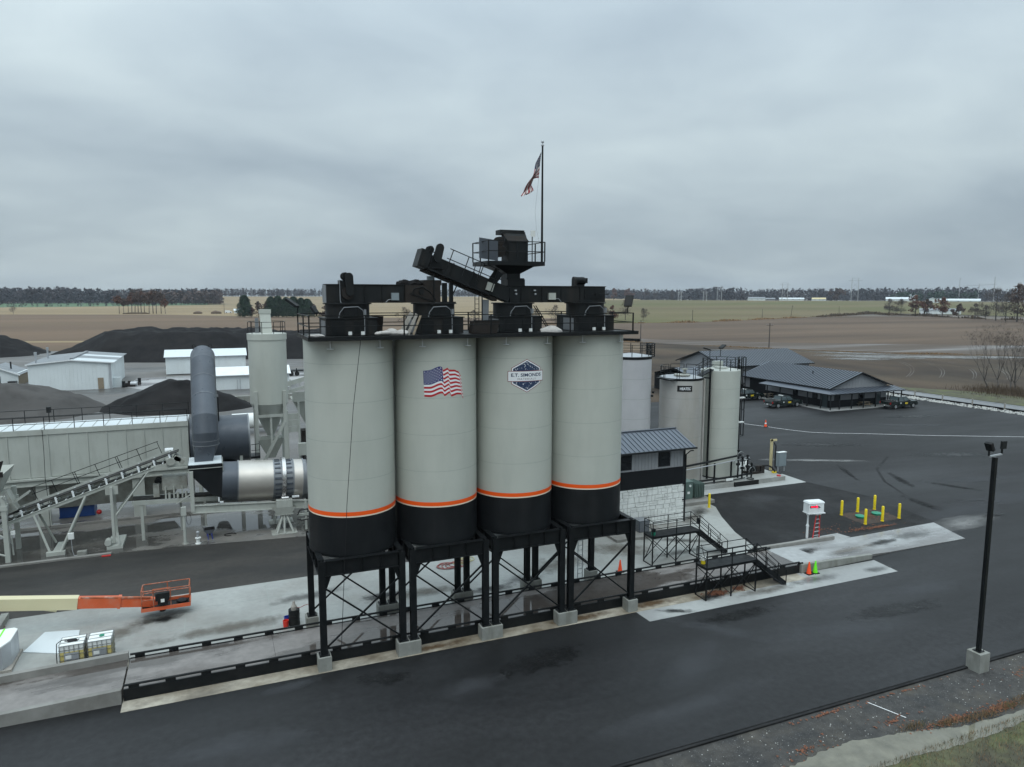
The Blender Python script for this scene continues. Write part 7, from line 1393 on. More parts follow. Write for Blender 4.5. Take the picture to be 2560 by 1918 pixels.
# ================================================================== BACK YARD: sheds, stockpiles
def ribs(T, name, x0, x1, y, z0, z1, step, m):
    x = x0; p = None
    while x < x1:
        if p is None: p = part(name, MB().bx(x-.03, x+.03, y-.03, y-.001, z0, z1), m, T); xa = x
        else: share(name, p, T, (x-xa, 0, 0))
        x += step
T = thing('white_shed', 'white metal workshop shed with a brown door, gable toward the camera', 'shed', (-31,128,0))
part('wall', MB().bx(-37.5,-24.2,117.5,139,0,4.95), 'white_siding', T); part('gable', MB().prism([(-37.5,4.95),(-24.2,4.95),(-30.7,5.55)], .05, 'y', 117.5), 'white_siding', T)
ribs(T, 'wall_rib', -37.2, -24.4, 117.5, .1, 4.9, .62, 'white_siding')
rf = part('roof', MB().add([(-37.8,117.2,5.02),(-30.7,117.2,5.68),(-30.7,139.3,5.68),(-37.8,139.3,5.02)], [(0,1,2,3)]).add([(-37.8,117.2,4.85),(-37.8,117.2,5.02),(-30.7,117.2,5.68),(-30.7,117.2,5.5),(-23.6,117.2,5.0),(-23.6,117.2,4.82)], [(0,3,2,1),(3,5,4,2)]), 'grey_roof', T)
part('roof_slope', MB().add([(-30.7,117.2,5.68),(-23.6,117.2,5.0),(-23.6,139.3,5.0),(-30.7,139.3,5.68)], [(0,1,2,3)]), 'white_roof', rf); part('roof_sheet', MB().add([(-30.6,123,5.70),(-23.6,123,5.03),(-23.6,128,5.03),(-30.6,128,5.70)], [(0,1,2,3)]).add([(-30.6,132,5.70),(-23.6,132,5.03),(-23.6,139,5.03),(-30.6,139,5.70)], [(0,1,2,3)]), 'grey_roof', rf)
part('eave_trim', MB().bar((-37.8,117.15,4.95),(-30.7,117.15,5.6),.06,.2).bar((-30.7,117.15,5.6),(-23.6,117.15,4.93),.06,.2), 'white_paint', rf); part('ridge_vent', MB().bx(-30.95,-30.45,118.5,137,5.69,5.95), 'grey_roof', rf)
part('door', MB().bx(-26.5,-25.55,117.44,117.499,.05,2.15), 'wood', T); part('door_track', MB().bx(-24.6,-24.2,117.35,117.499,.1,4.7), 'galvanised', T)
for y, h in ((119.5,2.2),(130,2.4)): part('flue', MB().cyl((-36.5,y,4.9),(-36.5,y,4.9+h*.75),.16,n=10).cyl((-36.5,y,4.9+h*.75),(-36.5,y,4.9+h),.24,n=10), 'galvanised', T)
part('side_shelter', MB().bx(-24.2,-22.9,119,120.5,0,1.9), 'white_siding', T)
T = thing('small_house', 'small white building with grey shingle roof at the left edge', 'building', (-44.5,132,0))
part('wall', MB().bx(-49,-41.4,128.6,137,0,2.5), 'white_siding', T); part('side_wall', MB().bx(-41.4,-41.3,128.7,136.8,0,2.3), 'wood', T); part('gable', MB().prism([(-49,2.5),(-41.4,2.5),(-45.2,3.9)], .05, 'y', 128.6), 'white_siding', T)
part('roof', MB().add([(-41.0,128.2,2.2),(-45.2,128.2,4.0),(-45.2,137.3,4.0),(-41.0,137.3,2.2),(-49.4,128.2,2.2),(-49.4,137.3,2.2)], [(0,3,2,1),(1,2,5,4)]), 'grey_roof', T); part('eave_trim', MB().bar((-41.0,128.15,2.12),(-45.2,128.15,3.92),.06,.2).bar((-45.2,128.15,3.92),(-49.4,128.15,2.12),.06,.2), 'white_paint', T); part('flue', MB().cyl((-43.2,132,3.0),(-43.2,132,4.5),.14,n=8), 'black_steel', T); part('door', MB().bx(-45.2,-44.3,128.5,128.599,0,2.0), 'charcoal_trim', T)
solo('waste_bin', MB().bx(-42.9,-41.6,127.3,128.3,0,.95).bx(-42.95,-41.55,127.25,128.35,.95,1.05), 'black_paint', 'dark waste bin in front of the small house', 'bin', (-42.2,127.8,0))
T = thing('white_shed', 'long low white storage shed behind the big duct', 'shed', (-8,141,0)); part('wall', MB().bx(-16.1,0.4,138.4,146,0.2,4.0), 'white_siding', T); part('roof', MB().add([(-16.4,138.0,4.0),(.7,138.0,4.0),(.7,142.2,5.35),(-16.4,142.2,5.35),(-16.4,146.4,4.0),(.7,146.4,4.0)], [(0,1,2,3),(3,2,5,4)]), 'white_roof', T); part('eave_trim', MB().bx(-16.4,.7,137.9,137.995,3.86,4.0), 'grey_siding', T); part('gable', MB().prism([(138.4,4.0),(146,4.0),(142.2,5.3)], .05, 'x', .38), 'white_siding', T); ribs(T, 'wall_rib', -15.8, .2, 138.4, .3, 3.95, 1.0, 'white_siding')
T = thing('white_shed', 'white shed with bright roof just left of the slim silo', 'shed', (0,111,0)); part('wall', MB().bx(-7.5,7,107.6,114,0,2.75), 'white_siding', T); part('roof', MB().add([(-7.8,107.2,2.75),(7.3,107.2,2.75),(7.3,110.8,4.0),(-7.8,110.8,4.0),(-7.8,114.4,2.75),(7.3,114.4,2.75)], [(0,1,2,3),(3,2,5,4)]), 'white_paint', T); part('eave_trim', MB().bx(-7.8,7.3,107.1,107.195,2.62,2.76), 'white_paint', T); part('pipe', MB().cyl((-2.4,107.3,0),(-2.4,107.3,1.9),.05,n=6).cyl((-1.9,107.3,0),(-1.9,107.3,2.0),.05,n=6), 'galvanised', T)
def pile(lab, cx, cy, rx, ry, h, m, seed, rot=0.0, top=0.0, nr=22, na=56, base=.0):
    "heap at its angle of repose, flat or pointed top, uneven foot"
    mb = MB(); c, s = math.cos(R(rot)), math.sin(R(rot)); mb.v.append((cx, cy, base+h*(1+.02)))
    for j in range(1, nr+1):
        t = j/nr
        for i in range(na):
            a = 2*math.pi*i/na; wob = 1 + .12*noise.noise(Vector((math.cos(a)*1.6+seed, math.sin(a)*1.6, seed*.7))) + .06*noise.noise(Vector((math.cos(a)*5+seed, math.sin(a)*5, 3.1)))
            x, y = rx*t*wob*math.cos(a), ry*t*wob*math.sin(a); hh_ = h*min(1, (1-t)/(1-top) if t > top else 1)
            if top == 0: hh_ = h*(1 - t)**1.0 * (1 - .12*math.exp(-(t*6)**2))
            hh_ += h*.16*noise.noise(Vector((x*.16+seed, y*.16, 0)))*min(1, (1-t)*4) + h*.07*noise.noise(Vector((x*.55, y*.55+seed, 0)))*min(1, (1-t)*5) + .10*noise.noise(Vector((x*1.9, y*1.9+seed, 0)))*min(1,(1-t)*6)
            mb.v.append((cx + c*x - s*y, cy + s*x + c*y, base + max(0, hh_) - (.1 if j == nr else 0)))
    for i in range(na): mb.f.append((0, 1+i, 1+(i+1) % na)); mb.sm.append(True); mb.mi.append(0)
    for j in range(nr-1):
        for i in range(na): mb.f.append((1+j*na+i, 1+(j+1)*na+i, 1+(j+1)*na+(i+1) % na, 1+j*na+(i+1) % na)); mb.sm.append(True); mb.mi.append(0)
    return solo('stockpile', mb, m, lab, 'stockpile', (cx, cy, 0), 'stockpiles in the yard')
pile('black stockpile cut off by the left edge, in front of the brown field', -73, 222, 21, 21, 8.2, 'asphalt_pile', 1.3)
pile('grey brown gravel stockpile at the left behind the baghouse', -35.5, 91, 13.5, 11.5, 4.5, 'gravel_pile', 4.1, 0, .22)
pile('black stockpile just behind the baghouse railing and the big duct', -11.8, 88, 11.5, 8.0, 4.2, 'asphalt_pile', 7.7, -8, .15)
pile('long black stockpile ridge behind the white sheds', -14, 198, 36, 25, 7.2, 'asphalt_pile', 2.2, -12, .55, 26, 72)
pile('low black stockpile ridge behind the slim silo and the first silo', 24, 187, 34, 19, 6.6, 'asphalt_pile', 5.9, -14, .5, 26, 72)
pile('small black heap beyond the long ridge', -6, 262, 14, 12, 5.0, 'asphalt_pile', 8.8, 0, .1)
solo('block_wall', MB().bx(-5.4,8,90.6,91.4,0,.9), 'pier_concrete', 'pale concrete block wall holding the near black stockpile', 'wall', (0,91,0))
for i, (x, y, h, m, l) in enumerate([(-21.6,120.6,1.0,'rusty_soot','rusty barrel standing near the workshop shed'),(-20.2,124.5,1.1,'sooty_steel','black barrel on the wet slab near the workshop shed'),(-22.4,118.6,1.2,'sooty_steel','dark gas bottle at the workshop corner')]): solo('steel_barrel', MB().lathe((x,y,0), [(.01,.01),(.3,.01),(.3,h*.5),(.32,h*.52),(.3,h*.54),(.3,h),(.01,h)], 16), m, l, 'barrel', (x,y,0))
solo('scrap_heap', MB().bx(-22.5,-20.5,119,120.2,0,.35).bx(-22.2,-21.6,119.2,119.9,.35,.7).bx(-21.2,-19.8,122,123,0,.3).bar((-21,125,.6),(-18.5,125,.6),.1), 'rusty_soot', 'scrap metal and tyres beside the workshop shed', 'scrap', (-21.4,121,0))
solo('grey_cylinder', MB().cyl((-21.3,119.8,.5),(-20.2,119.6,.5),.45,n=16), 'galvanised', 'grey tank lying beside the workshop scrap', 'tank', (-20.7,119.7,0))
T = thing('flat_trailer', 'dark flatbed trailer parked in the yard beside the slim silo', 'trailer', (11,127,0)); part('bed', MB().bx(7.5,15,126.5,128.8,1.0,1.25), 'sooty_steel', T); part('upright', MB().bx(7.6,7.8,126.6,126.8,1.25,1.9).bx(10.2,10.4,126.6,126.8,1.25,1.7), 'sooty_steel', T)
for x in (9.2,10.4): part('wheel', MB().cyl((x,126.6,.5),(x,127.0,.5),.5,n=16), 'rubber', T)

# ================================================================== TREES
def skeleton(mb, rng, p, d, L, r, depth, spread, up, tips, twist=.9, sides=5, n_split=(2,3)):
    "grow a limb; returns through tips the ends of the finest twigs"
    steps = 3 if depth > 1 else 2; pts = [p]; rs_ = [r]; q = Vector(p); dd = Vector(d)
    for k in range(steps):
        dd = (dd + Vector((rng.gauss(0,.10), rng.gauss(0,.10), up*.10))).normalized(); q = q + dd*(L/steps); pts.append(q.copy()); rs_.append(r*(1-.38*(k+1)/steps))
    mb.tube(pts, rs_, sides if depth > 1 else 3)
    if depth == 0: tips.append((q.copy(), dd.copy())); return
    for k in range(rng.randint(*n_split)):
        nd = (dd + Vector((rng.gauss(0,1), rng.gauss(0,1), rng.gauss(0,.5)))*spread + Vector((0,0,up*.25))).normalized(); st = pts[-1] if k == 0 or rng.random() < .5 else pts[-2]
        skeleton(mb, rng, st, nd, L*rng.uniform(.62,.82), rs_[-1]*.72, depth-1, spread, up, tips, twist, 4 if depth > 2 else 3, n_split)
def twigs(mb, rng, tips, n, L, w=.012, fan=.7):
    for p, d in tips:
        for k in range(n):
            e = (d + Vector((rng.gauss(0,1), rng.gauss(0,1), rng.gauss(0,.7)+.25))*fan).normalized()*L*rng.uniform(.5,1.1); s = e.cross(Vector((rng.random(),rng.random(),rng.random()+.1))).normalized()*w
            mb.add([p-s, p+s, p+e], [(0,1,2)])
def leaves(mb, rng, tips, n, s, spread):
    for p, d in tips:
        for k in range(n):
            c = p + Vector((rng.gauss(0,1), rng.gauss(0,1), rng.gauss(0,.8)))*spread; a = Vector((rng.gauss(0,1),rng.gauss(0,1),rng.gauss(0,1))).normalized()*s*rng.uniform(.6,1.3); b = a.cross(Vector((rng.gauss(0,1),rng.gauss(0,1),rng.gauss(0,1)))).normalized()*s*rng.uniform(.5,1.0)
            mb.add([c-a, c-b*.6, c+a, c+b*.6], [(0,1,2,3)])
def make_tree(name, lab, x, y, z, h, seed, bark='bark', leaf=None, depth=4, spread=.55, up=.6, nleaf=6, ls=.5, lsp=.8, trunk=.3, ntw=6, group=None, tw=None, cat='tree', rad=None):
    rng = random.Random(seed); T = thing(name, lab, cat, (x, y, z), group); mb = MB(); tips = []
    tr_ = rad or h*.018
    tp = [Vector((x,y,z-.3)), Vector((x+rng.gauss(0,.01)*h,y+rng.gauss(0,.01)*h,z+h*trunk*.5)), Vector((x+rng.gauss(0,.015)*h,y+rng.gauss(0,.015)*h,z+h*trunk))]
    mb.tube(tp, [tr_*1.25, tr_, tr_*.85], 7)
    L = h*(1-trunk)*.36
    for k in range(rng.randint(3,4)):
        a = 6.283*k/3.5 + rng.random(); d = Vector((math.cos(a)*.55, math.sin(a)*.55, 1)).normalized() if k else Vector((0,0,1)); skeleton(mb, rng, tp[-1] if k % 2 == 0 else tp[1].lerp(tp[2], .7), d, L, tr_*.62, depth-1, spread, up, tips)
    part('trunk', mb, bark, T); cr = MB()
    if tw is None or tw > 0: twigs(cr, rng, tips, int(ntw*1.5), h*.085, (tw or h*.0024))
    if leaf: leaves(cr, rng, tips, nleaf, ls, lsp)
    part('crown', cr, [leaf or 'twig'], T, kind='stuff'); return T
def far_tree(name, lab, x, y, z, h, seed, leaf=None, n=420, wf=.30, base=.22, group=None, bark='bark', round_=.75, size=1.0):
    "tree some hundred metres off: tapered trunk, limbs and a lobed open crown of twig or leaf shards"
    rng = random.Random(seed); T = thing(name, lab, 'tree', (x, y, z), group); mb = MB(); r0 = h*.016; tops = []
    mb.tube([(x,y,z-.4),(x+rng.gauss(0,.012)*h,y,z+h*.35),(x+rng.gauss(0,.02)*h,y,z+h*.78)], [r0*1.2, r0*.8, r0*.2], 6)
    for k in range(11):
        t = base + (.72-base)*rng.random(); a = rng.uniform(0,6.283); L = h*wf*rng.uniform(.6,1.1)*(1.15-t*.5); p = Vector((x,y,z+h*t)); e = p + Vector((math.cos(a)*L, math.sin(a)*L, L*rng.uniform(.5,1.2))); m_ = p.lerp(e,.5) + Vector((0,0,-L*.08)); mb.tube([p, m_, e], [r0*.42, r0*.28, r0*.08], 4); tops += [e, m_]
    part('trunk', mb, bark, T); cr = MB(); lobes = [(Vector((x+rng.gauss(0,.45)*h*wf, y+rng.gauss(0,.45)*h*wf, z+h*(base+.15+(.80-base-.15)*rng.random()))), h*rng.uniform(.11,.20)) for q in range(9)] + [(Vector((x+rng.gauss(0,.1)*h*wf, y, z+h*(.9-.08*q))), h*(.08+.03*q)) for q in range(2)]
    for q in range(n):
        c0, rr_ = rng.choice(lobes); d = Vector((rng.gauss(0,1), rng.gauss(0,1), rng.gauss(0,1)*round_)).normalized(); c = c0 + d*rr_*rng.random()**.45
        if leaf:
            s_ = max(h*.020, .00085*math.hypot(x+6,y+35))*size*rng.uniform(.6,1.4); a = Vector((rng.gauss(0,1),rng.gauss(0,1),rng.gauss(0,1))).normalized()*s_; b = a.cross(Vector((rng.gauss(0,1),rng.gauss(0,1),rng.gauss(0,1)))).normalized()*s_*.8; cr.add([c-a, c-b, c+a, c+b], [(0,1,2,3)])
        else:
            e = (d*.8 + Vector((0,0,.55)) + Vector((rng.gauss(0,.4),rng.gauss(0,.4),rng.gauss(0,.3)))).normalized()*h*rng.uniform(.05,.11); w_ = e.cross(Vector((rng.gauss(0,1),rng.gauss(0,1),rng.gauss(0,1)))).normalized()*max(h*.0034, .00016*math.hypot(x+6,y+35))*size; cr.add([c-w_, c+w_, c+e], [(0,1,2)])
    part('crown', cr, leaf or 'twig', T, kind='stuff'); return T
def conifer(name, lab, x, y, z, h, w_, seed, group=None):
    rng = random.Random(seed); T = thing(name, lab, 'tree', (x, y, z), group); part('trunk', MB().cyl((x,y,z-.2),(x,y,z+h*.95),h*.02,h*.004,n=6), 'bark', T); mb = MB()
    for k in range(2600):
        t = rng.random()**.8; zz_ = z + h*(.04+.96*t); prof_ = (1-t)**.42*(.65+.35*min(1,t*7)); r_ = w_*prof_*(.35+.7*math.sqrt(rng.random()))*(1+.25*noise.noise(Vector((t*9+seed, rng.random()*.2, 0)))); a = rng.uniform(0,6.283)
        r_ *= 1+.28*noise.noise(Vector((math.cos(a)*2+seed, math.sin(a)*2, t*6)))
        c = Vector((x+r_*math.cos(a), y+r_*math.sin(a), zz_)); o_ = Vector((math.cos(a), math.sin(a), rng.uniform(-.5,.35)))*rng.uniform(.35,.95)*h*.07; s = Vector((-math.sin(a), math.cos(a), rng.uniform(-.4,.4)))*rng.uniform(.3,.8)*h*.06
        mb.add([c-s, c+o_*1.2, c+s, c+Vector((0,0,h*.03))], [(0,1,2),(0,2,3)])
    part('crown', mb, 'evergreen', T, kind='stuff'); return T
grp = 'grove standing alone in the brown field'; gp = [(-85.9,719,17.7),(-82,718,14.8),(-78.2,716.5,15.2),(-75.2,715.4,20.2),(-72.9,718,19.8),(-69.8,713.6,21),(-67.5,718,21.5),(-64.4,711.7,19),(-60.5,710,19.8),(-57.4,714,22.3),(-54.4,708,22.3),(-50.5,711,20.7),(-46.6,705.4,14)]
ordn = ['leftmost','second from left','third from left','fourth from left','fifth from left','sixth from left','middle','seventh from right','fifth from right','fourth from right','third from right','second from right','rightmost']
for i, (x, y, h) in enumerate(gp): far_tree('grove_tree', ordn[i] + ' thin rust brown tree of the grove in the brown field', x, y, 0, h, 100+i, 'leaf_brown' if i % 3 else 'leaf_rust', 520, .17, .42, grp, size=.9)
solo('field_shrub', MB().add(*(lambda q: (q.v, q.f))(lump(-72,708,.4,2.2,1,(5,1,.5)))), 'shrub', 'dark brush at the foot of the grove', 'shrub', (-72,708,0))
eg = 'evergreen clump in the field beyond the stockpiles'; k = 0
for x, y, h, w_, l in [(17.2,568,17.1,6.6,'leftmost tall evergreen of the clump beyond the stockpiles'),(36.7,561,16.1,6.0,'evergreen next right of the brown trees in the clump'),(41.5,559,16.6,6.2,'second tall evergreen right of the brown trees'),(47.7,557,15.6,6.2,'evergreen in the middle right of the clump'),(52.9,555,16.1,6.2,'evergreen third from the right in the clump'),(58.6,553,15.1,6.2,'evergreen second from the right in the clump'),(63,552,14.4,6.6,'rightmost evergreen of the clump')]: conifer('evergreen_tree', l, x, y, 0, h, w_, 200+k, eg); k += 1
for x, y, h, l in [(22,566,8.5,'small rust tree at the foot of the left evergreen'),(27,563,13,'brown tree between the evergreens, left one'),(32.4,561,12,'brown tree between the evergreens, right one'),(68.2,550,10.5,'small brown tree right of the evergreen clump'),(76,548,9.5,'separate bare bush right of the evergreen clump')]: far_tree('brown_tree', l, x, y, 0, h, 220+k, 'leaf_brown' if h > 9 else 'leaf_rust', 520, .33, .08, eg); k += 1
# trees on and below the right hand hill
for x, y, z, h, lf, l in [(246,392,0,11.1,'leaf_rust','small rust tree below the hill, right of the silo walkway'),(241,394,0,10.2,None,'bare tree beside the rust tree below the hill'),(254.7,389.4,0,15.1,None,'tall bare tree below the hill behind the walkway floodlight'),(266,385,0,9,None,'small bare tree right of the tall bare tree below the hill')]: far_tree('field_tree', l, x, y, z, h, int(x), lf, 900, .30, .15, 'trees below the hill', 'bark_grey')
for i, (x, y, h) in enumerate([(118,357,11),(135,362,9),(152,352,12.5),(170,352,10),(186,358,12),(203,360,10),(96,372,11)]): far_tree('field_tree', ['bare tree seen between the hoppers, first from left','bare tree seen between the hoppers, second from left','bare tree seen between the hoppers, third from left','bare tree seen between the hoppers, fourth from left','bare tree seen between the hoppers, fifth from left','bare tree seen between the hoppers, sixth from left','bare tree behind the left conveyor gap'][i], x, y, 0, h, 400+i, None, 900, .34, .08, 'trees below the hill', 'bark_grey')
for i, (x, y, h, lf) in enumerate([(841,1397,27,'leaf_rust'),(878,1392,27,'leaf_rust'),(919,1386,27,None),(941,1383,25,None),(878,1225,22,None)]): far_tree('ridge_tree', ['rust tree on the skyline just right of the top conveyor','second rust tree on the skyline right of the top conveyor','bare tree on the skyline, third right of the top conveyor','bare tree on the skyline, fourth right of the top conveyor','thin bare tree on the skyline left of the first pylon'][i], x, y, 7, h, 300+i, lf, 520, .34, .12, 'trees on the skyline')
far_tree('round_tree', 'round dark brown tree alone on the skyline between the pylons', 1046.9, 953.5, 7, 25, 333, 'leaf_brown', 800, .36, .12)
hg = 'hedgerow trees along the brown field'; hn = ['leftmost','second','third','fourth','fifth','sixth','seventh','eighth','ninth','tenth','eleventh','twelfth, rightmost']
for i, (x, y, h, lf) in enumerate([(577.5,450,15,None),(568,430,15,None),(561,410,19,'leaf_rust'),(571,407,15,'leaf_brown'),(548,375,17,'leaf_rust'),(527,346,12,'leaf_brown'),(524,331,12,None),(517,318,11,None),(510,306,24,None),(503,294.5,20,None),(497,283,27,'leaf_brown'),(490,273,27,'leaf_brown')]): far_tree('hedgerow_tree', hn[i] + (' rusty' if lf else ' bare') + ' tree of the hedgerow along the far edge of the brown field', x, y, 0, h, 500+i, lf, 800 if lf else 1300, .32, .10, hg)
ng = 'bare trees beside the far lane'; nn_ = ['leftmost slender','tallest forked','third','short fourth','rightmost']
for i, (x, y, h) in enumerate([(128.7,54.5,11),(129.5,53.0,12.4),(129.9,50.6,11.5),(132.2,51.2,9.7),(134.4,49.6,11.6)]): make_tree('bare_tree', nn_[i] + ' bare tree in the clump beside the lane at right', x, y, 0, h, 600+i*7, 'bark_grey', None, 5, .36, 1.1, 0, .1, .1, .16, 4, ng, .006, rad=.13)
rg_ = random.Random(8); mb = MB()
for i in range(2600):
    x, y = 127.5 + rg_.gauss(0,3.2), 51 + rg_.gauss(0,3.4) - .6*(rg_.random()*6); h = rg_.uniform(.4,1.5); a = rg_.uniform(0,6.28)
    mb.add([(x-.03*math.cos(a),y-.03*math.sin(a),0),(x+.03*math.cos(a),y+.03*math.sin(a),0),(x+rg_.gauss(0,.3),y+rg_.gauss(0,.3),h)], [(0,1,2)])
struct('undergrowth', mb, 'shrub', 'brown undergrowth below the bare trees beside the lane', 'stuff')
# brush along field edges and grass strips
def brush(name, lab, line, n, wd, h, m, seed, z=0):
    r = random.Random(seed); mb = MB()
    for i in range(n):
        k = r.randrange(len(line)-1); t = r.random(); x = line[k][0]*(1-t)+line[k+1][0]*t + r.gauss(0,wd); y = line[k][1]*(1-t)+line[k+1][1]*t + r.gauss(0,wd); cl_ = max(.15, .6+1.5*noise.noise(Vector((x*.045, y*.045, seed)))); hh_ = h*r.uniform(.4,1.2)*cl_; a = r.uniform(0,6.28); w_ = hh_*.35
        mb.add([(x-w_*math.cos(a),y-w_*math.sin(a),z),(x+w_*math.cos(a),y+w_*math.sin(a),z),(x+r.gauss(0,.3)*hh_,y+r.gauss(0,.3)*hh_,z+hh_)], [(0,1,2)])
    return struct(name, mb, m, lab, 'stuff')
brush('dry_grass', 'dry grass strip crossing the wet field', [(130,225),(150,180),(164,155),(172,143),(184,125),(204,112),(260,60)], 3600, .9, .55, 'dry_grass', 1)
brush('field_margin_brush', 'brushy margin between the brown field and the hill', [(180,357),(218,360),(282,353),(371,386),(440,412)], 3000, 2.0, 1.2, 'dry_grass', 2)
brush('field_margin_brush', 'dark brush along the hedgerow at right', [(455,418),(489,433),(560,470),(600,488),(565,445),(562,400),(545,360),(531,300),(510,240)], 4200, 3.0, 2.6, 'shrub', 3)
# far woods
def woods(name, lab, line, n, hmin, hmax, depth_, m, seed, z=0, per=26):
    r = random.Random(seed); mb = MB(); cum = [0]
    for a, b in zip(line, line[1:]): cum.append(cum[-1] + math.hypot(b[0]-a[0], b[1]-a[1]))
    for i in range(n):
        s = r.random()*cum[-1]; k = max(j for j in range(len(line)-1) if cum[j] <= s); t = (s-cum[k])/(cum[k+1]-cum[k]); x = line[k][0]*(1-t)+line[k+1][0]*t; y = line[k][1]*(1-t)+line[k+1][1]*t; d = Vector((x+6, y+35)).normalized(); dd = r.random()*depth_; x += d.x*dd; y += d.y*dd
        zt = z if len(line[k]) < 3 else line[k][2]*(1-t)+line[k+1][2]*t; h = r.uniform(hmin, hmax)*(1+.25*noise.noise(Vector((x*.008, y*.008, seed)))); w_ = h*r.uniform(.22,.36)
        for q in range(per):
            u = r.random(); a = r.uniform(0,6.28); rr_ = w_*math.sqrt(r.random())*math.sin(math.pi*min(.98,(.12+.88*u)))**.6; cz = zt + h*(.12+.88*u); s_ = h*r.uniform(.07,.16)
            c = Vector((x+rr_*math.cos(a), y+rr_*math.sin(a), cz)); e = Vector((r.gauss(0,1), r.gauss(0,1), r.gauss(0,1))).normalized()*s_; f = e.cross(Vector((r.random()-.5, r.random()-.5, 1))).normalized()*s_*.9
            mb.add([c-e, c+f, c+e*.9-f*.4], [(0,1,2)])
        mb.add([(x-h*.012,y,zt-1),(x+h*.012,y,zt-1),(x+h*.006,y,zt+h*.6),(x-h*.006,y,zt+h*.6)], [(0,1,2,3)])
    return struct(name, mb, m, lab, 'stuff')
wl_ = [(a[0]*.92, a[1]*.92) for a in ROW_D[:8]]
woods('far_woods', 'bare brown woods along the left horizon', [(-760,1600),(-540,1590),(-340,1590),(-115,1600),(8,1560)], 1500, 20, 30, 160, 'far_wood', 11)
woods('far_woods', 'rust tinged end of the woods behind the field grove', [(-130,1310),(-60,1330),(10,1345)], 130, 19, 26, 60, 'leaf_brown', 12, 0, 34)
woods('tree_row', 'thin row of young trees along the green pasture', [(-420,1128),(-230,1140),(-90,1235)], 150, 7, 12, 6, 'far_wood', 15, 0, 14)
woods('far_woods', 'blue hazed woods on the middle horizon', [(-20,1830,13.4),(440,1840,13.4),(850,1850,13.4),(1200,1855,13.4)], 1500, 13, 20, 200, 'far_wood', 13, 0, 22)
woods('far_woods', 'dark wooded ridge behind the hill at right', [(820,1640,4),(1020,1500,4),(1250,1330,4),(1500,1080,4),(1650,860,4),(1700,600,4)], 1900, 20, 30, 260, 'far_wood', 14, 0, 26)
woods('far_woods', 'low evergreen belt on the skyline by the pylons', [(1120,900,7),(1200,800,7)], 60, 13, 17, 20, 'evergreen', 16, 0, 40)
# ---- poles, pylons, houses
def util_pole(lab, x, y, h, lean=0, z=0, arm=True):
    T = thing('utility_pole', lab, 'utility pole', (x, y, z), 'wooden utility poles in the fields'); part('pole', MB().cyl((x,y,z-.3),(x+lean,y,z+h),.19,.12,n=8), 'pole_wood', T)
    if arm:
        part('crossarm', MB().bar((x+lean-1.1,y+.4,z+h-.75),(x+lean+1.1,y-.4,z+h-.75),.12,.14), 'pole_wood', T)
        for k in (-1,-.4,.4,1): part('insulator', MB().cyl((x+lean+k,y-.36*k,z+h-.68),(x+lean+k,y-.36*k,z+h-.5),.06,n=6), 'galvanised', T)
    return T
util_pole('nearest wooden utility pole with crossarm behind the office roof', 167.6, 155.2, 8.4); util_pole('wooden utility pole right of the silo walkway in the brown field', 145.2, 199.7, 8.2); util_pole('bare utility pole at the foot of the hill, left one', 295, 369, 7.8); util_pole('thin utility pole at the foot of the hill, middle one', 385.2, 402.8, 7.3, 0, 0, False); util_pole('leaning utility pole at the foot of the hill, right one', 411.2, 400.3, 10, 1.4)
util_pole('small pole on the hill side near the hedgerow', 520, 455, 8, 0, 0, False); util_pole('single pole in the straw field left of the evergreens', 4, 690, 11, 0, 0, False)
def pylon(lab, x, y, z, h, ww=7.5):
    T = thing('transmission_pylon', lab, 'pylon', (x, y, z), 'transmission pylons on the hill'); d = Vector((y+35, -(x+6), 0)).normalized(); p = Vector((x,y,z))
    for s in (-1, 1): part('leg', MB().cyl(p + d*(s*ww/2) - Vector((0,0,1)), p + d*(s*ww/2*.94) + Vector((0,0,h)), .42, .30, n=8), 'pylon_steel', T)
    for a, b in ((.1,.55),(.55,.85)):
        for s in (-1, 1): part('brace', MB().bar(p + d*(s*ww/2) + Vector((0,0,h*a)), p - d*(s*ww/2) + Vector((0,0,h*b)), .22), 'pylon_steel', T)
    part('crossarm', MB().bar(p - d*ww*1.05 + Vector((0,0,h*.88)), p + d*ww*1.05 + Vector((0,0,h*.88)), .35), 'pylon_steel', T); part('crossarm', MB().bar(p - d*ww*.5 + Vector((0,0,h*.99)), p + d*ww*.5 + Vector((0,0,h*.99)), .3), 'pylon_steel', T)
    return T
pylon('largest pale pylon on the hill, right of the round tree', 849.3, 735.6, 9.5, 33.5, 9.0); pylon('second pale pylon on the hill above the office shed', 794.8, 815, 9.5, 27.5, 8.0); pylon('third pale pylon on the hill, left of the white sheds', 745, 905, 9.5, 21.5, 7.0); pylon('fourth small pylon on the hill', 677.6, 853.8, 9.5, 14.5, 5.0); pylon('smallest pylon far left on the hill', 661.5, 894.5, 9.5, 14, 5.0)
T = thing('pole_structure', 'tall three pole power structure standing above the hedgerow at right', 'pylon', (1361,906,5))
for x, y, h in ((1452.5,1011,50),(1361,906,36),(1272,817,46)): part('pole', MB().cyl((x,y,0),(x,y,5+h),.75,.5,n=10), 'pylon_steel', T)
part('crossarm', MB().bar((1440,997,37.5),(1265,809,37.5),.5), 'pylon_steel', T)
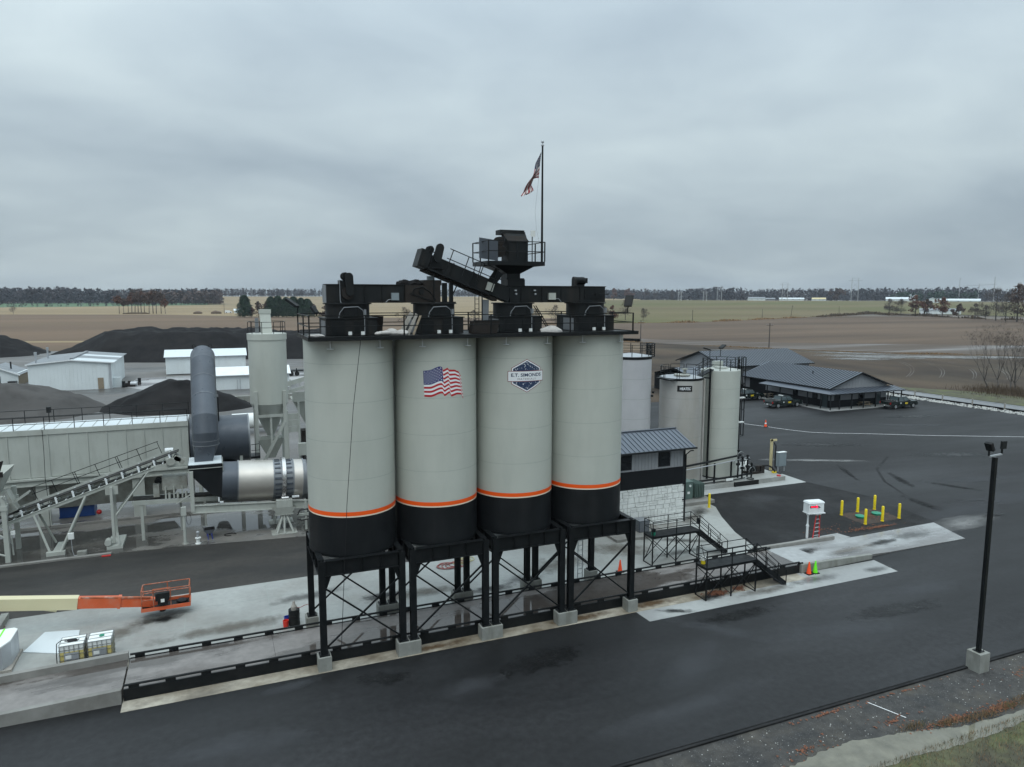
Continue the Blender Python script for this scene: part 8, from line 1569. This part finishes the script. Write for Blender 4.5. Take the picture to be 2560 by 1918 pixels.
def house(lab, x, y, z, w_, d_, h, roofm, wallm, rot=0):
    T = thing('house', lab, 'house', (x, y, z), 'far buildings on the hill'); part('wall', MB().bx(x-w_/2,x+w_/2,y-d_/2,y+d_/2,z-1,z+h), wallm, T); part('roof', MB().add([(x-w_/2-.5,y-d_/2-.5,z+h),(x+w_/2+.5,y-d_/2-.5,z+h),(x+w_/2+.5,y,z+h*1.75),(x-w_/2-.5,y,z+h*1.75),(x-w_/2-.5,y+d_/2+.5,z+h),(x+w_/2+.5,y+d_/2+.5,z+h)], [(0,1,2,3),(3,2,5,4)]), roofm, T); part('gable', MB().prism([(y-d_/2,z+h),(y+d_/2,z+h),(y,z+h*1.7)], w_*.98, 'x', x-w_*.49), wallm, T)
    for k in (-.3, .05, .3): part('window', MB().bx(x+w_*k-.6,x+w_*k+.6,y-d_/2-.06,y-d_/2-.01,z+h*.4,z+h*.8), 'glass_dark', T)
    T.rotation_euler = (0,0,R(rot)); return T
house('house with tan gable on the hill below the ridge', 819, 904, 9.5, 26, 14, 3.2, 'grey_roof', 'white_siding', -35); house('small house right of the tan gable on the hill', 843, 899, 9.5, 15, 9, 2.4, 'grey_roof', 'grey_siding', -35); house('white metal building on the hill behind the second pylon', 880, 890, 9.5, 38, 14, 2.6, 'white_roof', 'white_siding', -40); house('cream house on the hill left of the round tree', 1062, 1010, 7, 24, 14, 3.8, 'pale_post', 'white_siding', -40)
house('long white building on the skyline behind the hedgerow, left part', 1115, 876, 7, 46, 20, 4.6, 'white_roof', 'white_siding', -50); house('white gabled building behind the middle of the hedgerow', 905, 655, 7, 22, 14, 4.6, 'white_roof', 'white_siding', 40); house('long white roofed building behind the right part of the hedgerow', 1001, 691, 7, 60, 20, 3.6, 'white_roof', 'white_siding', -55); house('white silo shaped barn on the skyline behind the hedgerow', 1180, 905, 8, 16, 14, 6.5, 'white_roof', 'white_siding', -50); house('low white house seen through the hedgerow trees', 640, 446, 1, 34, 9, 2.6, 'grey_roof', 'white_siding', -50)
house('pale hut beside the evergreens in the straw field', 17, 705, 0, 8, 6, 2.4, 'white_roof', 'white_siding', 0)
T = thing('white_van', 'tiny white van parked left of the evergreens in the straw field', 'van', (8.1,706,0)); part('body', MB().prism([(4.8,.5),(11,.5),(11,1.6),(10,1.8),(9,2.8),(4.8,2.8)], 2.2, 'y', 705), 'white_paint', T)
for x in (6,9.8): part('wheel', MB().cyl((x,704.9,.5),(x,705.2,.5),.5,n=12), 'rubber', T)
solo('dirt_mound', lump(-3,690,.6,3.5,2,(1.3,1,.6)), 'soil_brown', 'left brown earth mound in the straw field', 'mound', (-3,690,0)); solo('dirt_mound', lump(-19,696,.6,3.2,5,(1.3,1,.55)), 'soil_brown', 'right brown earth mound in the straw field' if 0 else 'second brown earth mound near the grove in the straw field', 'mound', (-19,696,0))
far_tree('lone_tree', 'tiny lone tree at the far left field edge', -169, 722, 0, 8, 71, None, 300)
# ---- haze
HZ = MB(); HZ.bx(-2600, 3200, -400, 3600, -2.0, 95.0)
hm = bpy.data.materials.new('haze'); hm.use_nodes = True; ht = hm.node_tree; ht.nodes.clear(); ho = ht.nodes.new('ShaderNodeOutputMaterial'); hv = ht.nodes.new('ShaderNodeVolumePrincipled'); hv.inputs['Color'].default_value = (0.80,0.88,1.0,1); hv.inputs['Density'].default_value = 0.00008; hv.inputs['Anisotropy'].default_value = 0.2; ht.links.new(hv.outputs[0], ho.inputs['Volume']); M['haze'] = hm
struct('haze', HZ, 'haze', None, 'stuff')
